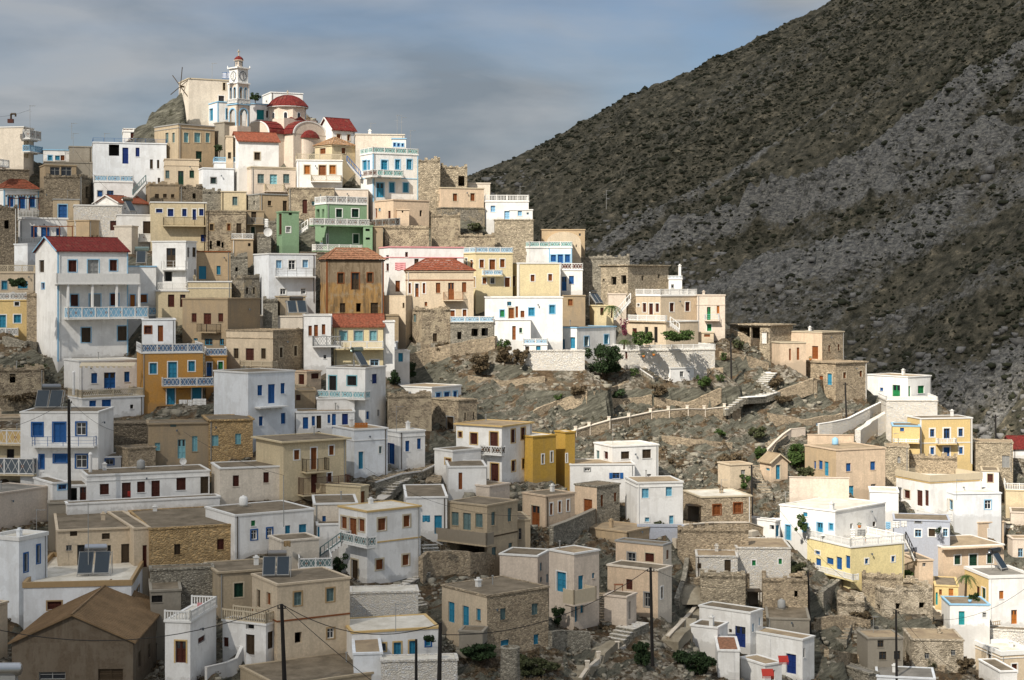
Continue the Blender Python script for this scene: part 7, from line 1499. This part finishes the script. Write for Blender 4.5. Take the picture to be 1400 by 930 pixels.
# silver tank lying on a roof at the bottom left corner and chimney cowl on the far left roof
mb = MB(); A = P(0, 932, 118); root = empty('water_tank', A); tk = MB(); tk.tube((-1.4, 0, .9), (1.45, .1, .9), .48, n=16); tk.tube((1.45, .1, .9), (1.52, .1, .9), .38, n=16); tk.build('tank', [metal('tank_silver', (.6, .6, .6), .3)], root, True)
g = MB(); g.box(-1.2, 1.2, -.3, .4, 0, .5); g.build('stand', [paint('gy')], root); tag(root, 'silver cylindrical water tank in the bottom left corner', 'tank')
A = P(X(1, 70), Y(1, 492), 264); root = empty('stove_pipe', A); mb = MB(); mb.tube((0, 0, -.3), (0, 0, 1.2), .16); mb.tube((0, 0, 1.2), (.75, 0, 1.2), .16); mb.tube((.75, 0, 1.25), (.75, 0, .75), .15); mb.build('pipe', [paint('kn')], root); mb = MB(); mb.box(-.5, .4, -.3, .3, -.3, .35); mb.build('base', [paint('m')], root); tag(root, 'rusty bent stove pipe on the far left skyline roof', 'chimney')
A = P(X(13, 575), Y(13, 498), 180); mb = MB(); mb.tube((0, 0, -.5), (0, 0, 2.1), .2); mb.tube((0, 0, 2.1), (0, 0, 2.35), .26, 0, .1); o = mb.build('chimney_stack', [wall_mat('W')]); o.location = A; tag(o, 'round white chimney beside the long white row house', 'chimney')
A = P(X(7, 520), Y(7, 800), 199); mb = MB(); mb.tube((0, 0, -.5), (0, 0, 2.3), .17); mb.tube((0, 0, 2.3), (0, 0, 2.5), .23, 0, .08); o = mb.build('chimney_stack', [wall_mat('W')]); o.location = A; tag(o, 'slim white chimney left of the royal blue doors', 'chimney')
A = G(X(18, 660), Y(18, 905)); mb = MB(); mb.lathe([(.9, -2), (.84, 1.3), (.88, 1.55), (.6, 1.6), (.6, 1.4), (0, 1.4)], 0, 18); o = mb.build('round_kiln', [wall_mat('G')]); o.location = P(X(18, 660), Y(18, 850), 143.5); tag(o, 'round squat stone kiln below the large stone house', 'kiln')
# blue sign on the ridge path
A = P(X(11, 461), Y(11, 640), 244); root = empty('sign', A); mb = MB(); mb.bar((-.25, 0, 0), (-.25, 0, 1.3), .03); mb.bar((.25, 0, 0), (.25, 0, 1.3), .03); mb.build('posts', [paint('gy')], root); mb = MB(); mb.box(-.4, .4, -.05, -.02, .5, 1.6); mb.box(-.3, .3, -.055, -.051, .7, .78, 1); mb.box(-.3, .3, -.055, -.051, .95, 1.03, 1); mb.box(-.3, .3, -.055, -.051, 1.2, 1.3, 1); mb.build('board', [paint('dg'), paint('lb')], root); tag(root, 'small dark notice board at the foot of the sloping white wall', 'sign')

# ================================================================= odds and ends in the lanes and on the roofs
def dish(label, px, py, Yd, d=.9, rz=.3):
    root = empty('satellite_dish', P(px, py, Yd), rz); mb = MB(); mb.tube((0, 0, -.5), (0, 0, .3), .03, n=5); mb.build('mast', [paint('gy')], root); n = 14; g = MB(); pr = [(0, .0), (d*.25, .03), (d*.5, .12)]
    ring_ = [[Vector((r_*math.cos(k*2*math.pi/n), -.15-z_, .45+r_*math.sin(k*2*math.pi/n))) for k in range(n)] for r_, z_ in pr]
    for i in range(2):
        for k in range(n): g.quad([ring_[i][k], ring_[i][(k+1) % n], ring_[i+1][(k+1) % n], ring_[i+1][k]])
    g.bar((0, -.2, .45-d*.4), (0, -.15-d*.5, .45), .015); o = g.build('dish', [paint('w')], root); md = o.modifiers.new('thick', 'SOLIDIFY'); md.thickness = .02; tag(root, label, 'satellite dish')
dish('white satellite dish beside the green stair tower', 366, 322, 238, 1.3); dish('small satellite dish on the cream hilltop house roof', 472, 181, 275); dish('small satellite dish on the white row house at the left', 250, 636, 182, .8)
pt = rs(X(14, 1135), Y(14, 395), 176); root = empty('brick_stack', pt+Vector((0, 0, 0)), .2)
for i in range(3):
    for j in range(5):
        mb = MB(); x = j*.32-.8; z = i*.2; mb.box(x, x+.29, 0, .2, z, z+.18); o = mb.build('brick', [paint('rd') if False else paint('o')], root)
tag(root, 'stack of orange red hollow bricks on the white roof edge', 'bricks')
A = G(X(19, 610), Y(19, 500)); mb = MB(); rr = random.Random(8); n = 18; R0 = 3.2
for i in range(5):
    for k in range(n):
        f = lambda i, k: (R0*(1-i/5)*math.cos(k*2*math.pi/n)*(1+.12*math.sin(k*2.3+i)), .7*R0*(1-i/5)*math.sin(k*2*math.pi/n), -.8+2.0*math.sin(i/5*math.pi/2)*.95+.06*math.sin(k*5+i*3))
        mb.quad([f(i, k), f(i, (k+1) % n), f(i+1, (k+1) % n), f(i+1, k)])
o = mb.build('gravel_heap', [pm], None, True); o.location = A; tag(o, 'grey gravel heap at the top of the gravel road', 'gravel heap')
A = G(X(20, 945), Y(20, 700)); root = empty('ladder', A+Vector((0, -.3, .1)), .1); mb = MB(); mb.bar((-1.2, 0, 0), (1.2, .1, .25), .04); mb.bar((-1.2, 0, .45), (1.2, .1, .7), .04); mb.build('rails', [paint('tan')], root); mb = MB()
for k in range(9): x = -1.1+k*.27; mb.bar((x, .02, .02+(x+1.2)*.1), (x, .02, .47+(x+1.2)*.1), .025)
mb.build('rungs', [paint('tan')], root); tag(root, 'wooden ladder lying on its side along the whitewashed wall', 'ladder')
def table(label, A, c='w'):
    root = empty('table', A); mb = MB(); mb.box(-.5, .5, -.35, .35, .7, .75); mb.build('table_top', [paint(c)], root)
    for x in (-.43, .43):
        for y in (-.28, .28): mb = MB(); mb.tube((x, y, 0), (x*.9, y*.9, .7), .03, n=6); mb.build('leg', [paint(c)], root)
    tag(root, label, 'table')
table('brown wooden table on the curved cream terrace', rs(X(19, 245), Y(19, 478), 158), 'n'); table('white table on the roof terrace above the bright yellow house', rs(X(20, 215), Y(20, 320), 203)); table('white plastic table on the stepped white terrace', rs(X(16, 1000), Y(16, 600), 150))
def lean(label, t, x0, x1, y0, y1, Yd):
    A = P(X(t, x0), Y(t, y1), Yd); w = (X(t, x1)-X(t, x0))/F*Yd; h = (Y(t, y1)-Y(t, y0))/F*Yd; root = empty('lean_to', A); mb = MB(); mb.box(-.2, w+.2, -1.6, .3, h, h+.1); mb.build('roof', [paint('kn')], root)
    for x in (0, w-.1): mb = MB(); mb.box(x, x+.1, -1.5, -1.4, -.5, h); mb.build('post', [paint('kn')], root)
    mb = MB(); mb.box(0, w, .1, .25, -.5, h); mb.build('back_wall', [wall_mat('DK')], root); tag(root, label, 'shed')
lean('small timber lean to against the long stone terrace wall', 19, 900, 955, 470, 525, 187.5); lean('brown plank lean to beside the light stone house', 12, 1165, 1225, 815, 880, 203)
for lb, x, y, yd in (('terracotta pot by the brown double door of the peach house', 1108, 493, 250), ('terracotta pot on the vine house terrace wall', 880, 489, 233), ('second red planter on the vine house terrace wall', 894, 487, 233.2), ('flower pot on the rail of the bright yellow house terrace', 1182, 741, 203), ('flower pot in front of the peach laundry house door', 1175, 722, 205), ('blue planter on the plant terrace at the lower right', 1326, 824, 184)):
    mb = MB(); mb.lathe([(0, 0), (.16, 0), (.24, .34), (.2, .34), (.18, .28), (0, .28)], n=10); g = MB()
    root = empty('flower_pot', P(x, y, yd)); mb.build('pot', [paint('lb' if 'blue' in lb else 'o')], root, True)
    for k in range(46):
        a_, e_, q_ = rr.uniform(0, 6.28), rr.uniform(.2, 1.4), rr.uniform(.15, .38); c = Vector((math.cos(a_)*math.cos(e_)*q_, math.sin(a_)*math.cos(e_)*q_, .34+math.sin(e_)*q_)); u_ = Vector((rr.uniform(-1, 1), rr.uniform(-1, 1), rr.uniform(-1, 1)))*.07; w_ = Vector((rr.uniform(-1, 1), rr.uniform(-1, 1), rr.uniform(-1, 1)))*.06; g.quad([c-u_, c+w_, c+u_, c-w_])
    g.build('leaves', [leafmat('green')], root); tag(root, lb, 'flower pot'); root['group'] = 'pots on the terraces'

# ================================================================= loose stones and low scrub on the hillside (uncountable)
rg = np.random.default_rng(11)
def free(sx, sy, m=.3):
    ok = np.ones(len(sx), bool)
    for (hx, hy, hz, ha, hw, hl) in HOUSES:
        lx = (sx-hx)*math.cos(ha)+(sy-hy)*math.sin(ha); ly = -(sx-hx)*math.sin(ha)+(sy-hy)*math.cos(ha); ok &= ~((lx > -m) & (lx < hw+m) & (ly > -m) & (ly < hl+m))
    return ok
n = 60000; sx = rg.uniform(-85, 140, n); sy = rg.uniform(112, 325, n); u = sx/sy; k = (abs(u) < .36) & free(sx, sy); d = fbm(sx*.09, sy*.09, 4, 91); k &= d+rg.normal(0, .08, n) > .53; sx, sy = sx[k], sy[k]
hz = np.array([gz(a, b_) for a, b_ in zip(sx, sy)]); tag(blobs('loose_stones', np.stack([sx, sy, hz], -1), np.clip(rg.lognormal(-1.75, .5, len(sx)), .08, .75), rockmat('pale', (.18, .165, .13), (.50, .46, .37)), .7, 0, .35, 3), 'loose pale stones lying between the houses and on the slope', 'stones')
n = 24000; sx = rg.uniform(-85, 140, n); sy = rg.uniform(112, 325, n); u = sx/sy; k = (abs(u) < .36) & free(sx, sy); d = fbm(sx*.11+7, sy*.11, 4, 95); k &= d+rg.normal(0, .07, n) > .52; sx, sy = sx[k], sy[k]
# scrub tufts made of many small blades
V = []; Fq = []; hz = [gz(a, b_) for a, b_ in zip(sx, sy)]
pos = []; 
for a, b_, c_ in zip(sx, sy, hz):
    r = float(np.clip(rg.lognormal(-1.0, .4), .15, 1.0)); m_ = 26; dd = rg.normal(size=(m_, 3)); dd[:, 2] = abs(dd[:, 2]); dd /= np.linalg.norm(dd, axis=1)[:, None]; pp = dd*r*rg.uniform(.4, 1.1, (m_, 1))*[1, 1, .8]; pos.append(np.concatenate([pp+[a, b_, c_], np.full((m_, 1), r)], 1))
pos = np.concatenate(pos); n = len(pos); s_ = .06+pos[:, 3:4]*.16; a1 = rg.normal(size=(n, 3)); a1 /= np.linalg.norm(a1, axis=1)[:, None]; a2 = np.cross(a1, rg.normal(size=(n, 3))); a2 /= np.linalg.norm(a2, axis=1)[:, None]; pq = pos[:, :3]
V = np.stack([pq-a1*s_, pq+a2*s_*.5, pq+a1*s_, pq-a2*s_*.5], 1).reshape(-1); me = bpy.data.meshes.new('dry_scrub'); me.vertices.add(4*n); me.vertices.foreach_set('co', V.astype('f')); me.loops.add(4*n); me.loops.foreach_set('vertex_index', np.arange(4*n).astype('i'))
me.polygons.add(n); me.polygons.foreach_set('loop_start', np.arange(0, 4*n, 4).astype('i')); me.polygons.foreach_set('loop_total', np.full(n, 4, 'i')); me.update(calc_edges=True); me.materials.append(leafmat('dry')); o = bpy.data.objects.new('dry_scrub', me); C.objects.link(o); tag(o, 'dry brown scrub and grass growing between the rocks', 'scrub', kind='stuff')

# ================================================================= clouds that shade the left of the village and the mountain
def cloud(cx, cy, cz, rx, ry, rz, dens, edge=.72, rot=0, seed=0):
    import bmesh
    bm = bmesh.new(); bmesh.ops.create_icosphere(bm, subdivisions=5, radius=1); co = np.array([v.co[:] for v in bm.verts]); th = np.arctan2(co[:, 1], co[:, 0])
    nn = fbm(co[:, 0]*2.2+seed+9, co[:, 1]*2.2+co[:, 2]*1.5+9, 4, 7+seed)-.5
    for v, k in zip(bm.verts, nn): v.co = v.co*(1+.12*k); v.co.z *= (1+1.2*k)
    me = bpy.data.meshes.new('cloud'); bm.to_mesh(me); bm.free(); me.polygons.foreach_set('use_smooth', [True]*len(me.polygons)); o = bpy.data.objects.new('cloud', me); C.objects.link(o); o.location = (cx, cy, cz); o.scale = (rx, ry, rz); o.rotation_euler = (0, 0, rot)
    m = bpy.data.materials.new('cloud_vapour'); m.use_nodes = True; nt = m.node_tree; nt.nodes.clear(); out = nt.nodes.new('ShaderNodeOutputMaterial'); tr = nt.nodes.new('ShaderNodeBsdfTransparent'); df = nt.nodes.new('ShaderNodeBsdfDiffuse'); df.inputs[0].default_value = (.85, .87, .9, 1); tl = nt.nodes.new('ShaderNodeBsdfTranslucent'); tl.inputs[0].default_value = (.85, .87, .9, 1)
    ad = nt.nodes.new('ShaderNodeMixShader'); ad.inputs[0].default_value = .5; nt.links.new(df.outputs[0], ad.inputs[1]); nt.links.new(tl.outputs[0], ad.inputs[2])
    tc = nt.nodes.new('ShaderNodeTexCoord'); mp = nt.nodes.new('ShaderNodeMapping'); mp.inputs['Scale'].default_value = (1, 1, 0); nt.links.new(tc.outputs['Object'], mp.inputs['Vector']); ln = nt.nodes.new('ShaderNodeVectorMath'); ln.operation = 'LENGTH'; nt.links.new(mp.outputs[0], ln.inputs[0])
    nz = N(nt, 'ShaderNodeTexNoise'); nz.inputs['Scale'].default_value = 3.5; nz.inputs['Detail'].default_value = 5; nt.links.new(mp.outputs[0], nz.inputs['Vector']); ma = nt.nodes.new('ShaderNodeMath'); ma.operation = 'MULTIPLY_ADD'; nt.links.new(nz.outputs['Fac'], ma.inputs[0]); ma.inputs[1].default_value = .22; nt.links.new(ln.outputs['Value'], ma.inputs[2])
    mr = N(nt, 'ShaderNodeMapRange'); mr.inputs[1].default_value = 1.06; mr.inputs[2].default_value = edge+.11; mr.inputs[3].default_value = 0; mr.inputs[4].default_value = dens; nt.links.new(ma.outputs[0], mr.inputs[0])
    mx_ = nt.nodes.new('ShaderNodeMixShader'); nt.links.new(mr.outputs[0], mx_.inputs[0]); nt.links.new(tr.outputs[0], mx_.inputs[1]); nt.links.new(ad.outputs[0], mx_.inputs[2]); nt.links.new(mx_.outputs[0], out.inputs[0]); me.materials.append(m); o['kind'] = 'structure'; return o
CZ = 500.; k = (CZ+10)/SUN.z
def above(x, y, z=-10): t = (CZ-z)/SUN.z; return x+SUN.x*t, y+SUN.y*t
cx, cy = above(-112, 185); cloud(cx, cy, CZ, 118, 190, 18, .30, .8, math.radians(16), 1)
cx, cy = above(-62, 138); cloud(cx, cy, CZ+8, 108, 78, 14, .36, .78, math.radians(-8), 9)
cx, cy = above(150, 610, 0); cloud(cx, cy+0, CZ+10, 330, 270, 22, .52, .86, 0, 5)
# ================================================================= sky, sun, camera
w = bpy.data.worlds.new('World'); scene.world = w; w.use_nodes = True; nt = w.node_tree; bg = nt.nodes['Background']
sky = nt.nodes.new('ShaderNodeTexSky'); sky.sky_type = 'NISHITA'; sky.sun_disc = False
sky.sun_elevation = math.asin(SUN.z); sky.sun_rotation = math.atan2(SUN.x, SUN.y) % (2*math.pi); sky.air_density = 1.0; sky.dust_density = 1.5
tc = nt.nodes.new('ShaderNodeTexCoord'); mp = nt.nodes.new('ShaderNodeMapping'); mp.inputs['Scale'].default_value = (1, 1, 3.6); mp.inputs['Location'].default_value = (.15, .2, .30)
nt.links.new(tc.outputs['Generated'], mp.inputs['Vector'])
n1 = noise(nt, mp.outputs[0], 2.3, 6, .47, .3)
zs_ = nt.nodes.new('ShaderNodeSeparateXYZ'); nt.links.new(tc.outputs['Generated'], zs_.inputs[0])
up = N(nt, 'ShaderNodeMapRange'); up.inputs[1].default_value = .03; up.inputs[2].default_value = .17; up.inputs[3].default_value = -.09; up.inputs[4].default_value = .11; nt.links.new(zs_.outputs[2], up.inputs[0])
sm_ = nt.nodes.new('ShaderNodeMath'); sm_.operation = 'ADD'; nt.links.new(n1, sm_.inputs[0]); nt.links.new(up.outputs[0], sm_.inputs[1]); n1 = sm_.outputs[0]
cl = ramp(nt, n1, [(.39, 0), (.60, .9)])
n2 = noise(nt, mp.outputs[0], 6.0, 6, .5, .2)
ccol = ramp(nt, n2, [(.38, (1.5, 1.72, 1.95)), (.60, (2.75, 2.85, 2.95))])
dim = mixc(nt, 1.0, sky.outputs[0], (.47, .51, .58), 'MULTIPLY')
sz = nt.nodes.new('ShaderNodeSeparateXYZ'); nt.links.new(tc.outputs['Generated'], sz.inputs[0])
hi = N(nt, 'ShaderNodeMapRange'); hi.inputs[1].default_value = .3; hi.inputs[2].default_value = .65; nt.links.new(sz.outputs[2], hi.inputs[0])
ccol = mixc(nt, hi.outputs[0], ccol, (4.6, 4.9, 5.3))          # unseen upper sky brightened, added as fill for the shaded walls
c = mixc(nt, cl, dim, ccol)
nt.links.new(c, bg.inputs['Color']); bg.inputs['Strength'].default_value = .115
sl = bpy.data.lights.new('sun', 'SUN'); sl.energy = 4.7; sl.angle = math.radians(.6); sl.color = (1, .93, .82)
so = bpy.data.objects.new('sun', sl); C.objects.link(so); so.rotation_euler = SUN.to_track_quat('Z', 'Y').to_euler()
cam = bpy.data.cameras.new('camera'); co = bpy.data.objects.new('camera', cam); C.objects.link(co); scene.camera = co
co.location = (0, 0, 0); co.rotation_euler = (math.pi/2, 0, 0); cam.sensor_width = 36; cam.lens = 36*F/1400; cam.clip_end = 20000; cam.clip_start = 1
cam.shift_y = -(465-YH)/1400
scene.view_settings.view_transform = 'Standard'; scene.view_settings.look = 'None'; scene.view_settings.gamma = 1; scene.view_settings.exposure = .42
scene.render.film_transparent = False
scene.cycles.max_bounces = 5; scene.cycles.transparent_max_bounces = 8
